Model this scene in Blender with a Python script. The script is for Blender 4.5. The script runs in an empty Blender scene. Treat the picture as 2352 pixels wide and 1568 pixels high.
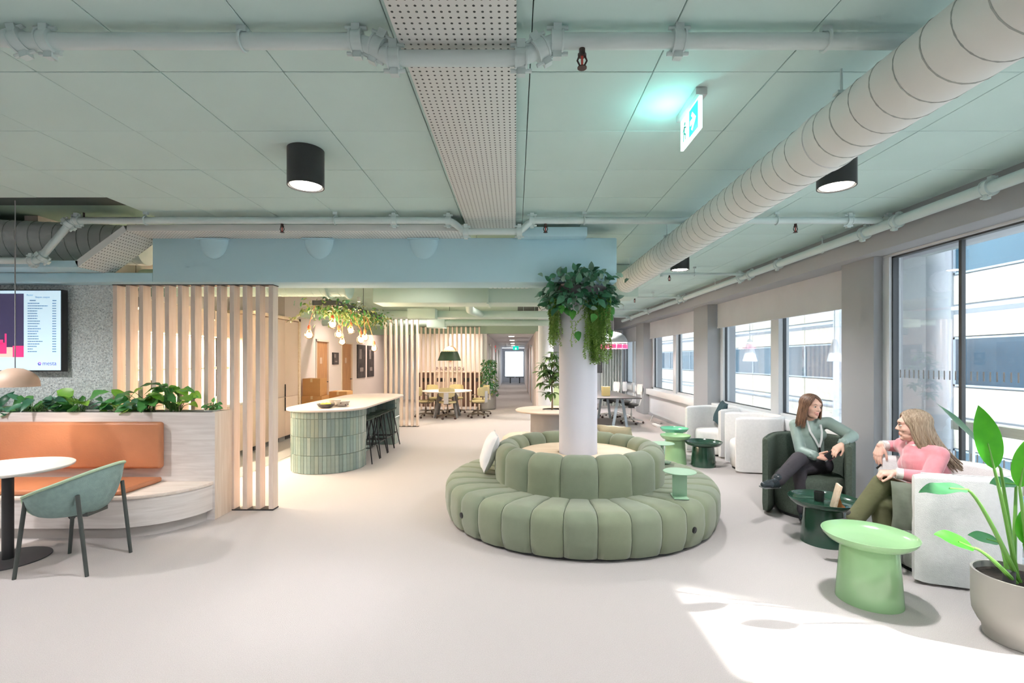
import bpy, bmesh, math, random
from mathutils import Vector, Matrix, Quaternion
PI = math.pi
R = math.radians
scene = bpy.context.scene
COL = scene.collection
rnd = random.Random(7)

# ------------------------------------------------------------------ camera, sky, sun, exposure
F = 1097.0            # focal length in pixels of the 2352 x 1568 frame
CX, CY = 1184.0, 826.0
EYE = 1.6
cam_d = bpy.data.cameras.new('camera')
cam = bpy.data.objects.new('camera', cam_d)
COL.objects.link(cam)
cam.location = (0, 0, EYE)
cam.rotation_euler = (PI / 2, 0, 0)
cam_d.sensor_width = 36.0
cam_d.lens = F / 2352.0 * 36.0
cam_d.shift_x = -(CX - 1176.0) / 2352.0
cam_d.shift_y = (CY - 784.0) / 2352.0
cam_d.clip_start = 0.05
cam_d.clip_end = 300
scene.camera = cam

world = bpy.data.worlds.new('sky')
scene.world = world
world.use_nodes = True
bg = world.node_tree.nodes['Background']
bg.inputs[0].default_value = (0.84, 0.92, 1.0, 1)
bg.inputs[1].default_value = 2.5

sun_d = bpy.data.lights.new('sun', 'SUN')
sun_d.energy = 16.0
sun_d.angle = R(0.9)
sun_d.color = (1.0, 0.95, 0.86)
sun = bpy.data.objects.new('sun', sun_d)
COL.objects.link(sun)
sun.rotation_euler = Vector((-1.09, 0.52, -0.90)).to_track_quat('-Z', 'Y').to_euler()

scene.view_settings.view_transform = 'Standard'
scene.view_settings.look = 'None'
scene.view_settings.gamma = 1.0
scene.view_settings.use_curve_mapping = False
scene.view_settings.exposure = 0.68
scene.cycles.use_denoising = True
scene.cycles.max_bounces = 8
scene.cycles.diffuse_bounces = 4
scene.cycles.glossy_bounces = 3
scene.cycles.use_adaptive_sampling = True
scene.cycles.adaptive_threshold = 0.12
scene.cycles.adaptive_min_samples = 20
scene.cycles.transparent_max_bounces = 12
scene.cycles.caustics_reflective = False
scene.cycles.caustics_refractive = False
scene.cycles.sample_clamp_indirect = 6.0

# ------------------------------------------------------------------ materials
def lin(c):
    out = []
    for v in c:
        v = v / 255.0
        out.append(v / 12.92 if v <= 0.04045 else ((v + 0.055) / 1.055) ** 2.4)
    return (out[0], out[1], out[2], 1.0)

MATS = {}
def mat(name, rgb, rough=0.6, var=0.05, scale=6.0, bump=0.0, bscale=120.0, metal=0.0, coat=0.0,
        emit=None, estr=0.0, spec=0.5, sheen=0.0, stretch=None, trans=0.0):
    """procedural principled material: noise-varied colour, optional fine relief"""
    m = bpy.data.materials.new(name); m.use_nodes = True
    nt = m.node_tree; n = nt.nodes; l = nt.links
    b = n['Principled BSDF']
    base = lin(rgb)
    tc = n.new('ShaderNodeTexCoord')
    mp = n.new('ShaderNodeMapping'); l.new(tc.outputs['Object'], mp.inputs[0])
    if stretch: mp.inputs['Scale'].default_value = stretch
    no = n.new('ShaderNodeTexNoise'); no.inputs['Scale'].default_value = scale; no.inputs['Detail'].default_value = 4
    l.new(mp.outputs[0], no.inputs['Vector'])
    ra = n.new('ShaderNodeMapRange')
    ra.inputs[1].default_value = 0.3; ra.inputs[2].default_value = 0.7
    ra.inputs[3].default_value = 1 - var; ra.inputs[4].default_value = 1 + var
    l.new(no.outputs[0], ra.inputs[0])
    mx = n.new('ShaderNodeVectorMath'); mx.operation = 'SCALE'
    mx.inputs[0].default_value = base[:3]
    l.new(ra.outputs[0], mx.inputs['Scale'])
    l.new(mx.outputs[0], b.inputs['Base Color'])
    b.inputs['Roughness'].default_value = rough
    b.inputs['Metallic'].default_value = metal
    b.inputs['Specular IOR Level'].default_value = spec
    if coat: b.inputs['Coat Weight'].default_value = coat; b.inputs['Coat Roughness'].default_value = 0.08
    if sheen: b.inputs['Sheen Weight'].default_value = sheen
    if trans: b.inputs['Transmission Weight'].default_value = trans
    if emit:
        b.inputs['Emission Color'].default_value = lin(emit); b.inputs['Emission Strength'].default_value = estr
    if bump:
        nb = n.new('ShaderNodeTexNoise'); nb.inputs['Scale'].default_value = bscale; nb.inputs['Detail'].default_value = 2
        l.new(tc.outputs['Object'], nb.inputs['Vector'])
        bp = n.new('ShaderNodeBump'); bp.inputs['Strength'].default_value = bump; bp.inputs['Distance'].default_value = 0.01
        l.new(nb.outputs[0], bp.inputs['Height']); l.new(bp.outputs[0], b.inputs['Normal'])
    MATS[name] = m
    return m

def wood(name, rgb_a, rgb_b, axis='Z', rough=0.5, scale=1.0):
    m = bpy.data.materials.new(name); m.use_nodes = True
    nt = m.node_tree; n = nt.nodes; l = nt.links; b = n['Principled BSDF']
    tc = n.new('ShaderNodeTexCoord'); mp = n.new('ShaderNodeMapping'); l.new(tc.outputs['Object'], mp.inputs[0])
    s = {'XY': (1.2, 1.2, 16), 'X': (1.2, 16, 16), 'Y': (16, 1.2, 16), 'Z': (16, 16, 1.2)}[axis]
    mp.inputs['Scale'].default_value = tuple(v * scale for v in s)
    no = n.new('ShaderNodeTexNoise'); no.inputs['Scale'].default_value = 1.6; no.inputs['Detail'].default_value = 6
    no.inputs['Distortion'].default_value = 0.9
    l.new(mp.outputs[0], no.inputs['Vector'])
    cr = n.new('ShaderNodeValToRGB')
    cr.color_ramp.elements[0].position = 0.32; cr.color_ramp.elements[0].color = lin(rgb_a)
    cr.color_ramp.elements[1].position = 0.68; cr.color_ramp.elements[1].color = lin(rgb_b)
    l.new(no.outputs[0], cr.inputs[0]); l.new(cr.outputs[0], b.inputs['Base Color'])
    b.inputs['Roughness'].default_value = rough
    MATS[name] = m
    return m

def glass(name, tint=(1, 1, 1), gloss=0.10):
    m = bpy.data.materials.new(name); m.use_nodes = True
    nt = m.node_tree; n = nt.nodes; l = nt.links
    n.remove(n['Principled BSDF']); out = n['Material Output']
    t = n.new('ShaderNodeBsdfTransparent'); t.inputs[0].default_value = (*tint, 1)
    g = n.new('ShaderNodeBsdfGlossy'); g.inputs['Roughness'].default_value = 0.02
    fr = n.new('ShaderNodeFresnel'); fr.inputs[0].default_value = 1.35
    ma = n.new('ShaderNodeMath'); ma.operation = 'MULTIPLY'; ma.inputs[1].default_value = gloss * 5
    l.new(fr.outputs[0], ma.inputs[0])
    mx = n.new('ShaderNodeMixShader'); l.new(ma.outputs[0], mx.inputs[0]); l.new(t.outputs[0], mx.inputs[1]); l.new(g.outputs[0], mx.inputs[2])
    l.new(mx.outputs[0], out.inputs[0]); MATS[name] = m
    return m

def emitter(name, rgb, strength):
    m = bpy.data.materials.new(name); m.use_nodes = True
    nt = m.node_tree; n = nt.nodes; l = nt.links
    b = n['Principled BSDF']; b.inputs['Base Color'].default_value = lin(rgb); b.inputs['Roughness'].default_value = 0.4
    b.inputs['Emission Color'].default_value = lin(rgb); b.inputs['Emission Strength'].default_value = strength
    MATS[name] = m
    return m

def leafmat(name, rgb_a, rgb_b, rough=0.35):
    m = bpy.data.materials.new(name); m.use_nodes = True
    nt = m.node_tree; n = nt.nodes; l = nt.links; b = n['Principled BSDF']
    oi = n.new('ShaderNodeObjectInfo'); tc = n.new('ShaderNodeTexCoord')
    no = n.new('ShaderNodeTexNoise'); no.inputs['Scale'].default_value = 14; l.new(tc.outputs['Object'], no.inputs['Vector'])
    ad = n.new('ShaderNodeMath'); ad.operation = 'ADD'; l.new(oi.outputs['Random'], ad.inputs[0]); l.new(no.outputs[0], ad.inputs[1])
    ml = n.new('ShaderNodeMath'); ml.operation = 'MULTIPLY'; ml.inputs[1].default_value = 0.6; l.new(ad.outputs[0], ml.inputs[0])
    cr = n.new('ShaderNodeValToRGB')
    cr.color_ramp.elements[0].position = 0.2; cr.color_ramp.elements[0].color = lin(rgb_a)
    cr.color_ramp.elements[1].position = 0.85; cr.color_ramp.elements[1].color = lin(rgb_b)
    l.new(ml.outputs[0], cr.inputs[0]); l.new(cr.outputs[0], b.inputs['Base Color'])
    b.inputs['Roughness'].default_value = rough
    tr = n.new('ShaderNodeBsdfTranslucent'); l.new(cr.outputs[0], tr.inputs[0])
    mx = n.new('ShaderNodeMixShader'); mx.inputs[0].default_value = 0.22
    l.new(b.outputs[0], mx.inputs[1]); l.new(tr.outputs[0], mx.inputs[2]); l.new(mx.outputs[0], n['Material Output'].inputs[0])
    MATS[name] = m
    return m

# ------------------------------------------------------------------ mesh building
def V(*a): return Vector(a)
def at(u, v, y):
    """point seen at pixel (u, v) of the photograph at depth y"""
    return Vector(((u - CX) * y / F, y, EYE - (v - CY) * y / F))
def floor_at(u, v, z=0.0):
    y = F * (EYE - z) / (v - CY)
    return Vector(((u - CX) * y / F, y, z))

class MB:
    def __init__(s): s.v = []; s.f = []; s.m = []; s.mi = 0
    def add(s, vs, fs):
        o = len(s.v); s.v += [tuple(p) for p in vs]; s.f += [tuple(i + o for i in f) for f in fs]; s.m += [s.mi] * len(fs)
        return s
    def box(s, x0, x1, y0, y1, z0, z1):
        return s.add([(x0,y0,z0),(x1,y0,z0),(x1,y1,z0),(x0,y1,z0),(x0,y0,z1),(x1,y0,z1),(x1,y1,z1),(x0,y1,z1)],
                     [(0,3,2,1),(4,5,6,7),(0,1,5,4),(1,2,6,5),(2,3,7,6),(3,0,4,7)])
    def bar(s, p0, p1, w, h, up=(0,0,1)):
        p0, p1 = Vector(p0), Vector(p1); d = (p1 - p0).normalized(); up = Vector(up)
        if abs(d.dot(up)) > 0.98: up = Vector((0, 1, 0))
        a = d.cross(up).normalized() * w / 2; b = a.cross(d).normalized() * h / 2
        vs = []
        for p in (p0, p1): vs += [p - a - b, p + a - b, p + a + b, p - a + b]
        return s.add(vs, [(0,1,2,3),(7,6,5,4),(0,4,5,1),(1,5,6,2),(2,6,7,3),(3,7,4,0)])
    def cyl(s, p0, p1, r0, r1=None, n=16, caps=True):
        if r1 is None: r1 = r0
        return s.tube([p0, p1], [r0, r1], n, caps)
    def tube(s, pts, r, n=8, caps=True, closed=False):
        pts = [Vector(p) for p in pts]; k = len(pts)
        rs = r if isinstance(r, (list, tuple)) else [r] * k
        tang = []
        for i in range(k):
            a = pts[(i - 1) % k] if (i > 0 or closed) else pts[i]
            b = pts[(i + 1) % k] if (i < k - 1 or closed) else pts[i]
            t = b - a; tang.append(t.normalized() if t.length > 1e-9 else Vector((0, 0, 1)))
        ref = Vector((0, 0, 1)) if abs(tang[0].z) < 0.9 else Vector((1, 0, 0))
        nrm = (ref - tang[0] * ref.dot(tang[0])).normalized()
        vs = []; fs = []
        for i in range(k):
            t = tang[i]; nrm = (nrm - t * nrm.dot(t))
            nrm = nrm.normalized() if nrm.length > 1e-6 else t.orthogonal().normalized()
            bi = t.cross(nrm)
            for j in range(n):
                a = 2 * PI * j / n
                vs.append(pts[i] + (nrm * math.cos(a) + bi * math.sin(a)) * rs[i])
        lim = k if closed else k - 1
        for i in range(lim):
            i2 = (i + 1) % k
            for j in range(n):
                j2 = (j + 1) % n
                fs.append((i * n + j, i * n + j2, i2 * n + j2, i2 * n + j))
        if caps and not closed:
            fs.append(tuple(range(n - 1, -1, -1))); fs.append(tuple((k - 1) * n + j for j in range(n)))
        return s.add(vs, fs)
    def lathe(s, prof, n=32, c=(0, 0, 0), cap0=True, cap1=True):
        vs = []; fs = []; k = len(prof)
        for (r, z) in prof:
            for j in range(n):
                a = 2 * PI * j / n
                vs.append((c[0] + r * math.cos(a), c[1] + r * math.sin(a), c[2] + z))
        for i in range(k - 1):
            for j in range(n):
                j2 = (j + 1) % n
                fs.append((i * n + j, i * n + j2, (i + 1) * n + j2, (i + 1) * n + j))
        if cap0: fs.append(tuple(range(n - 1, -1, -1)))
        if cap1: fs.append(tuple((k - 1) * n + j for j in range(n)))
        return s.add(vs, fs)
    def ell(s, c, rx, ry=None, rz=None, nu=16, nv=10, rot=None):
        ry = rx if ry is None else ry; rz = rx if rz is None else rz
        vs = []; fs = []; c = Vector(c)
        def put(p):
            p = Vector(p)
            if rot is not None: p = rot @ p
            vs.append(c + p)
        put((0, 0, -rz))
        for i in range(1, nv):
            th = -PI / 2 + PI * i / nv
            for j in range(nu):
                a = 2 * PI * j / nu
                put((rx * math.cos(th) * math.cos(a), ry * math.cos(th) * math.sin(a), rz * math.sin(th)))
        put((0, 0, rz)); top = len(vs) - 1
        for j in range(nu): fs.append((0, 1 + (j + 1) % nu, 1 + j))
        for i in range(nv - 2):
            for j in range(nu):
                j2 = (j + 1) % nu; a = 1 + i * nu; b = a + nu
                fs.append((a + j, a + j2, b + j2, b + j))
        a = 1 + (nv - 2) * nu
        for j in range(nu): fs.append((a + j, a + (j + 1) % nu, top))
        return s.add(vs, fs)
    def prism(s, poly, z0, z1):
        n = len(poly)
        vs = [(p[0], p[1], z0) for p in poly] + [(p[0], p[1], z1) for p in poly]
        fs = [tuple(range(n - 1, -1, -1)), tuple(range(n, 2 * n))] + [(i, (i + 1) % n, n + (i + 1) % n, n + i) for i in range(n)]
        return s.add(vs, fs)
    def slab(s, poly, d):
        """3-d polygon extruded along vector d"""
        n = len(poly); d = Vector(d); ps = [Vector(p) for p in poly]
        return s.add(ps + [p + d for p in ps], [tuple(range(n - 1, -1, -1)), tuple(range(n, 2 * n))] + [(i, (i + 1) % n, n + (i + 1) % n, n + i) for i in range(n)])
    def grid(s, fn, nu, nv, cu=False, cv=False):
        vs = [fn(i / (nu if cu else nu - 1), j / (nv if cv else nv - 1)) for i in range(nu) for j in range(nv)]
        fs = []
        for i in range(nu if cu else nu - 1):
            for j in range(nv if cv else nv - 1):
                i2 = (i + 1) % nu; j2 = (j + 1) % nv
                fs.append((i * nv + j, i2 * nv + j, i2 * nv + j2, i * nv + j2))
        return s.add(vs, fs)
    def mesh(s, name, mats, bevel=0.0, smooth=35, segs=2):
        me = bpy.data.meshes.new(name); me.from_pydata(s.v, [], s.f)
        mats = mats if isinstance(mats, (list, tuple)) else [mats]
        for m in mats: me.materials.append(MATS[m] if isinstance(m, str) else m)
        if len(mats) > 1: me.polygons.foreach_set('material_index', s.m)
        bm = bmesh.new(); bm.from_mesh(me)
        bmesh.ops.recalc_face_normals(bm, faces=bm.faces)
        if bevel:
            es = [e for e in bm.edges if len(e.link_faces) == 2 and e.calc_face_angle(0) > R(30)]
            bmesh.ops.bevel(bm, geom=es, offset=bevel, segments=segs, profile=0.5, affect='EDGES', clamp_overlap=True)
        bm.to_mesh(me); bm.free()
        if smooth:
            me.shade_smooth()
            if smooth < 180: me.set_sharp_from_angle(angle=R(smooth))
        return me
    def build(s, name, mats, parent=None, bevel=0.0, smooth=35, segs=2, label=None, kind=None):
        return link(s.mesh(name, mats, bevel, smooth, segs), name, parent, None, label, kind)

WORLDP = {}
LASTO = [None]
def link(me, name, parent=None, matrix=None, label=None, kind=None):
    o = bpy.data.objects.new(name, me); COL.objects.link(o)
    if parent is not None:
        o.parent = parent
        if parent.name in WORLDP: o.matrix_parent_inverse = WORLDP[parent.name].copy()
    if matrix is not None: o.matrix_basis = matrix
    if label: o['label'] = label
    if kind: o['kind'] = kind
    LASTO[0] = o
    return o
def thing(name, label, cat, loc=(0, 0, 0), rz=0.0, group=None, world=False, kind=None):
    o = bpy.data.objects.new(name, None); COL.objects.link(o)
    o.empty_display_size = 0.1
    o.location = loc; o.rotation_euler = (0, 0, rz)
    if kind: o['kind'] = kind
    else:
        o['label'] = label; o['category'] = cat
    if kind and label: o['label'] = label
    if group: o['group'] = group
    if world: WORLDP[o.name] = (Matrix.Translation(Vector(loc)) @ Matrix.Rotation(rz, 4, 'Z')).inverted()
    return o
def wthing(name, label, cat, loc=(0, 0, 0), group=None): return thing(name, label, cat, loc, 0, group, True)
def tag(o, label, cat, group=None):
    o['label'] = label; o['category'] = cat
    if group: o['group'] = group
    return o
def struct(o, label=None):
    o['kind'] = 'structure'
    if label: o['label'] = label
    return o
def sroot(name, label, loc=(0, 0, 0)): return thing(name, label, None, loc, 0, None, True, 'structure')
def dup(root, loc, rz=0.0, label=None, group=None):
    r = root.copy(); COL.objects.link(r); r.location = loc; r.rotation_euler = (0, 0, rz)
    if label: r['label'] = label
    if group: r['group'] = group
    for ch in list(root.children):
        c = ch.copy(); COL.objects.link(c); c.parent = r
        for g in ch.children:
            d = g.copy(); COL.objects.link(d); d.parent = c
    return r
def frame(d, up=(0, 0, 1), roll=0.0, loc=(0, 0, 0), s=1.0):
    """matrix whose local Y points along d and local Z leans to up"""
    y = Vector(d).normalized(); up = Vector(up)
    z = up - y * up.dot(y)
    if z.length < 1e-4: z = y.orthogonal()
    z.normalize(); x = y.cross(z)
    m = Matrix((x, y, z)).transposed().to_4x4()
    m = Matrix.Translation(Vector(loc)) @ m @ Matrix.Rotation(roll, 4, 'Y') @ Matrix.Scale(s, 4)
    return m
def leaf_mb(L, W, droop=0.2, fold=0.12, n=6, point=1.0, wave=0.0, belly=0.45, mb=None, M=None):
    """leaf blade from the origin along +Y, slightly folded at the midrib and drooping"""
    mb = mb or MB(); vs = []; fs = []
    for i in range(n + 1):
        t = i / n
        w = W / 2 * (math.sin(PI * (t ** (math.log(0.5) / math.log(belly)))) ** 0.8 if 0 < t < 1 else 0.0)
        if point > 1: w *= 1 - t ** 4 * 0.3
        y = L * t * (1 - 0.25 * droop * t); z = -droop * L * t * t
        wv = wave * W * math.sin(t * 11)
        for sx in (-1, 0, 1):
            p = Vector((sx * w, y, z + abs(sx) * w * fold * 2 + wv * sx * (1 if 0 < t < 1 else 0)))
            vs.append(M @ p if M is not None else p)
    for i in range(n):
        a = i * 3; fs += [(a, a + 1, a + 4, a + 3), (a + 1, a + 2, a + 5, a + 4)]
    mb.add(vs, fs)
    return mb
def text_mesh(name, txt, size, mname, M, parent, extrude=0.002, align='CENTER'):
    c = bpy.data.curves.new(name, 'FONT'); c.body = txt; c.size = size; c.extrude = extrude; c.align_x = align
    o = bpy.data.objects.new(name + '_tmp', c); COL.objects.link(o)
    dg = bpy.context.evaluated_depsgraph_get()
    me = bpy.data.meshes.new_from_object(o.evaluated_get(dg))
    bpy.data.objects.remove(o); bpy.data.curves.remove(c)
    me.materials.clear(); me.materials.append(MATS[mname]); me.name = name
    return link(me, name, parent, M)
def spot(name, loc, power, angle=150, blend=0.7, color=(1, 0.96, 0.9), radius=0.08, d=(0, 0, -1), parent=None):
    ld = bpy.data.lights.new(name, 'SPOT'); ld.energy = power; ld.spot_size = R(angle); ld.spot_blend = blend
    ld.color = color; ld.shadow_soft_size = radius
    o = bpy.data.objects.new(name, ld); COL.objects.link(o); o.location = loc
    o.rotation_euler = Vector(d).to_track_quat('-Z', 'Y').to_euler()
    return o
def point(name, loc, power, color=(1, 0.75, 0.5), radius=0.05):
    ld = bpy.data.lights.new(name, 'POINT'); ld.energy = power; ld.color = color; ld.shadow_soft_size = radius
    o = bpy.data.objects.new(name, ld); COL.objects.link(o); o.location = loc
    return o
def blob_mesh(name, prims, mats, voxel=0.012, it=4, fac=0.5):
    """one continuous skin over overlapping tapered capsules / ellipsoids"""
    mb = MB()
    for p in prims:
        if p[0] == 'cap':
            _, a, b, ra, rb = p; a = Vector(a); b = Vector(b); d = b - a; pts = []; rs = []
            L = d.length; t = d / L; k = 5
            for i in range(k + 1):
                th = PI / 2 * (1 - i / k); pts.append(a - t * ra * math.sin(th)); rs.append(max(ra * math.cos(th), 1e-4))
            for i in range(1, k + 1):
                th = PI / 2 * i / k; pts.append(b + t * rb * math.sin(th)); rs.append(max(rb * math.cos(th), 1e-4))
            pts.insert(k + 1, b); rs.insert(k + 1, rb)
            mb.tube(pts, rs, 16)
        else:
            _, c, r3, rot = p; mb.ell(c, r3[0], r3[1], r3[2], 20, 14, rot)
    me = bpy.data.meshes.new(name + '_src'); me.from_pydata(mb.v, [], mb.f)
    bm = bmesh.new(); bm.from_mesh(me); bmesh.ops.recalc_face_normals(bm, faces=bm.faces); bm.to_mesh(me); bm.free()
    o = bpy.data.objects.new(name + '_src', me); COL.objects.link(o)
    r = o.modifiers.new('r', 'REMESH'); r.mode = 'VOXEL'; r.voxel_size = voxel
    s = o.modifiers.new('s', 'SMOOTH'); s.factor = fac; s.iterations = it
    dg = bpy.context.evaluated_depsgraph_get()
    out = bpy.data.meshes.new_from_object(o.evaluated_get(dg))
    bpy.data.objects.remove(o); bpy.data.meshes.remove(me)
    out.name = name; out.materials.clear()
    for m in (mats if isinstance(mats, (list, tuple)) else [mats]): out.materials.append(MATS[m])
    out.shade_smooth()
    return out
def blob(name, prims, mname, parent, voxel=0.012, it=4, fac=0.5):
    return link(blob_mesh(name, prims, mname, voxel, it, fac), name, parent)
# ------------------------------------------------------------------ palette
mat('carpet', (189, 183, 181), 0.95, 0.09, 210, 0.5, 380, spec=0.1)
mat('kitchen_floor', (150, 148, 146), 0.6, 0.04, 20)
mat('ceiling_paint', (206, 231, 227), 0.8, 0.03, 1.2)
mat('plenum', (92, 102, 98), 0.9, 0.1, 3)
mat('beam_blue_lit', (190, 225, 236), 0.75, 0.02, 1.0)  # the ceiling's mint paint with the beam's bluish light mixed into the colour
mat('back_green', (176, 204, 188), 0.75, 0.03, 1.0)
mat('bulkhead_green', (160, 182, 166), 0.75, 0.03, 1.0)
mat('duct_paint', (238, 241, 239), 0.55, 0.03, 2.0)
mat('duct_seam', (170, 177, 174), 0.6, 0.03, 2.0)
mat('duct_green', (190, 212, 202), 0.6, 0.04, 2.0)
mat('pipe_paint', (212, 227, 227), 0.45, 0.03, 3.0)
mat('wall_white', (228, 231, 236), 0.8, 0.02, 1.0)
mat('wall_grey', (164, 167, 171), 0.8, 0.02, 1.0)
mat('wall_warm', (228, 214, 208), 0.8, 0.02, 1.0)
mat('frame_white', (214, 218, 222), 0.4, 0.02, 2.0)
mat('frame_dark', (52, 56, 60), 0.4, 0.05, 2.0)
mat('blind_grey', (206, 209, 214), 0.9, 0.03, 3.0)
mat('black_metal', (38, 38, 40), 0.45, 0.08, 8.0)
mat('dark_grey', (70, 70, 72), 0.6, 0.05, 6.0)
mat('mid_grey', (140, 140, 140), 0.6, 0.05, 6.0)
mat('light_metal', (196, 196, 196), 0.35, 0.04, 8, metal=0.4)
mat('white_paint', (236, 236, 236), 0.5, 0.02, 2.0)
wood('oak_light', (222, 203, 184), (236, 221, 206), 'Z')
wood('oak_slat', (226, 204, 188), (238, 221, 208), 'Z')
wood('oak_pale_x', (214, 205, 200), (234, 227, 223), 'XY', scale=1.0)
wood('oak_bench', (222, 206, 192), (236, 223, 212), 'X', scale=0.8)
wood('oak_disc', (222, 196, 166), (238, 218, 194), 'X')
wood('door_wood', (170, 120, 78), (196, 146, 100), 'Z')
wood('rail_wood', (226, 218, 190), (238, 232, 208), 'Y')
glass('window_glass', (0.97, 0.99, 1.0), 0.10)

def perf_material():
    m = bpy.data.materials.new('perforated_panel'); m.use_nodes = True
    nt = m.node_tree; n = nt.nodes; l = nt.links; b = n['Principled BSDF']
    tc = n.new('ShaderNodeTexCoord')
    mp = n.new('ShaderNodeMapping'); mp.inputs['Scale'].default_value = (32, 32, 32); mp.inputs['Location'].default_value = (0.5, 0.5, 0.5)
    l.new(tc.outputs['Object'], mp.inputs[0])
    fr = n.new('ShaderNodeVectorMath'); fr.operation = 'FRACTION'; l.new(mp.outputs[0], fr.inputs[0])
    su = n.new('ShaderNodeVectorMath'); su.operation = 'SUBTRACT'; su.inputs[1].default_value = (0.5, 0.5, 0.5); l.new(fr.outputs[0], su.inputs[0])
    mu = n.new('ShaderNodeVectorMath'); mu.operation = 'MULTIPLY'; mu.inputs[1].default_value = (1, 1, 0); l.new(su.outputs[0], mu.inputs[0])
    le = n.new('ShaderNodeVectorMath'); le.operation = 'LENGTH'; l.new(mu.outputs[0], le.inputs[0])
    lt = n.new('ShaderNodeMath'); lt.operation = 'LESS_THAN'; lt.inputs[1].default_value = 0.17; l.new(le.outputs['Value'], lt.inputs[0])
    mx = n.new('ShaderNodeMix'); mx.data_type = 'RGBA'
    mx.inputs['A'].default_value = lin((226, 229, 226)); mx.inputs['B'].default_value = lin((58, 66, 62))
    l.new(lt.outputs[0], mx.inputs['Factor']); l.new(mx.outputs['Result'], b.inputs['Base Color'])
    b.inputs['Roughness'].default_value = 0.7
    MATS['perforated_panel'] = m
perf_material()

def felt_material():
    m = bpy.data.materials.new('felt_wall'); m.use_nodes = True
    nt = m.node_tree; n = nt.nodes; l = nt.links; b = n['Principled BSDF']
    tc = n.new('ShaderNodeTexCoord')
    vo = n.new('ShaderNodeTexVoronoi'); vo.inputs['Scale'].default_value = 75; l.new(tc.outputs['Object'], vo.inputs['Vector'])
    no = n.new('ShaderNodeTexNoise'); no.inputs['Scale'].default_value = 60; no.inputs['Detail'].default_value = 5; l.new(tc.outputs['Object'], no.inputs['Vector'])
    cr = n.new('ShaderNodeValToRGB'); e = cr.color_ramp.elements
    e[0].position = 0.30; e[0].color = lin((138, 148, 150)); e[1].position = 0.62; e[1].color = lin((236, 240, 238))
    k = e.new(0.42); k.color = lin((222, 230, 231))
    l.new(no.outputs[0], cr.inputs[0])
    sp = n.new('ShaderNodeSeparateColor'); l.new(vo.outputs['Color'], sp.inputs[0])
    ra = n.new('ShaderNodeMapRange'); ra.inputs[3].default_value = 0.72; ra.inputs[4].default_value = 1.12; l.new(sp.outputs[0], ra.inputs[0])
    vm = n.new('ShaderNodeVectorMath'); vm.operation = 'SCALE'; l.new(cr.outputs[0], vm.inputs[0]); l.new(ra.outputs[0], vm.inputs['Scale'])
    l.new(vm.outputs[0], b.inputs['Base Color']); b.inputs['Roughness'].default_value = 0.95
    bp = n.new('ShaderNodeBump'); bp.inputs['Strength'].default_value = 0.5; bp.inputs['Distance'].default_value = 0.01
    l.new(no.outputs[0], bp.inputs['Height']); l.new(bp.outputs[0], b.inputs['Normal'])
    MATS['felt_wall'] = m
felt_material()

# ------------------------------------------------------------------ floor and walls
struct(MB().box(-8.3, 4.3, -4.2, 36.2, -0.3, 0).build('floor', 'carpet'), 'pale warm grey carpet floor')
struct(MB().box(-5.3, -3.75, 5.3, 10.6, 0.0, 0.004).build('floor_kitchen', 'kitchen_floor'), 'grey floor strip in front of the kitchen cabinets')
struct(MB().box(-8.3, 4.3, -4.4, -4.2, 0, 3.3).build('wall_back', 'wall_white'))
struct(MB().box(-8.5, -8.3, -4.4, 5.76, 0, 3.3).build('wall_left', 'wall_warm'))
struct(MB().box(-8.3, -5.3, 5.62, 5.76, 0, 3.2).build('wall_behind_felt', 'wall_warm'))
struct(MB().box(-8.3, -4.30, 5.12, 5.30, 0, 2.42).build('wall_felt', 'felt_wall'), 'grey speckled felt wall behind the screen')
struct(MB().box(-5.45, -5.3, 5.3, 10.35, 0, 3.2).build('wall_kitchen', 'wall_warm'))
# side wall of the passage behind the kitchen, with two doors
wl = MB()
wl.box(-5.2, -5.0, 10.35, 11.95, 0, 3.2).box(-5.2, -5.0, 12.8, 13.7, 0, 3.2).box(-5.2, -5.0, 14.65, 19.2, 0, 3.2)
wl.box(-5.2, -5.0, 11.95, 12.8, 2.12, 3.2).box(-5.2, -5.0, 13.7, 14.65, 2.12, 3.2)
struct(wl.build('wall_passage', 'wall_warm'), 'warm white passage wall with two doors')
struct(MB().box(-5.2, -3.3, 19.2, 19.4, 0, 3.2).build('wall_passage_end', 'wall_white'))
struct(MB().box(-3.45, -0.95, 17.0, 17.2, 0, 3.2).build('wall_recycling', 'wall_warm'), 'warm white wall behind the far slat screen')
struct(MB().box(-3.45, -3.3, 17.2, 19.2, 0, 3.2).build('wall_passage_side', 'wall_white'))
struct(MB().box(-1.10, -0.95, 15.9, 34.0, 0, 2.46).build('wall_corridor_left', 'wall_white'))
struct(MB().box(0.62, 0.80, 14.4, 34.0, 0, 2.46).build('wall_corridor_right', 'wall_warm'))
struct(MB().box(0.80, 4.3, 17.5, 17.7, 0, 3.2).build('wall_far', 'wall_white'))
# corridor end with its bright window opening
we = MB().box(-1.1, -0.78, 34, 34.2, 0, 2.42).box(0.60, 0.8, 34, 34.2, 0, 2.42).box(-0.78, 0.60, 34, 34.2, 2.25, 2.42).box(-0.78, 0.60, 34, 34.2, 0, 0.35)
struct(we.build('wall_corridor_end', 'wall_white'))
struct(MB().box(-1.1, 0.8, 15.85, 34.2, 2.46, 2.54).build('ceiling_corridor', 'wall_white'))

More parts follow.
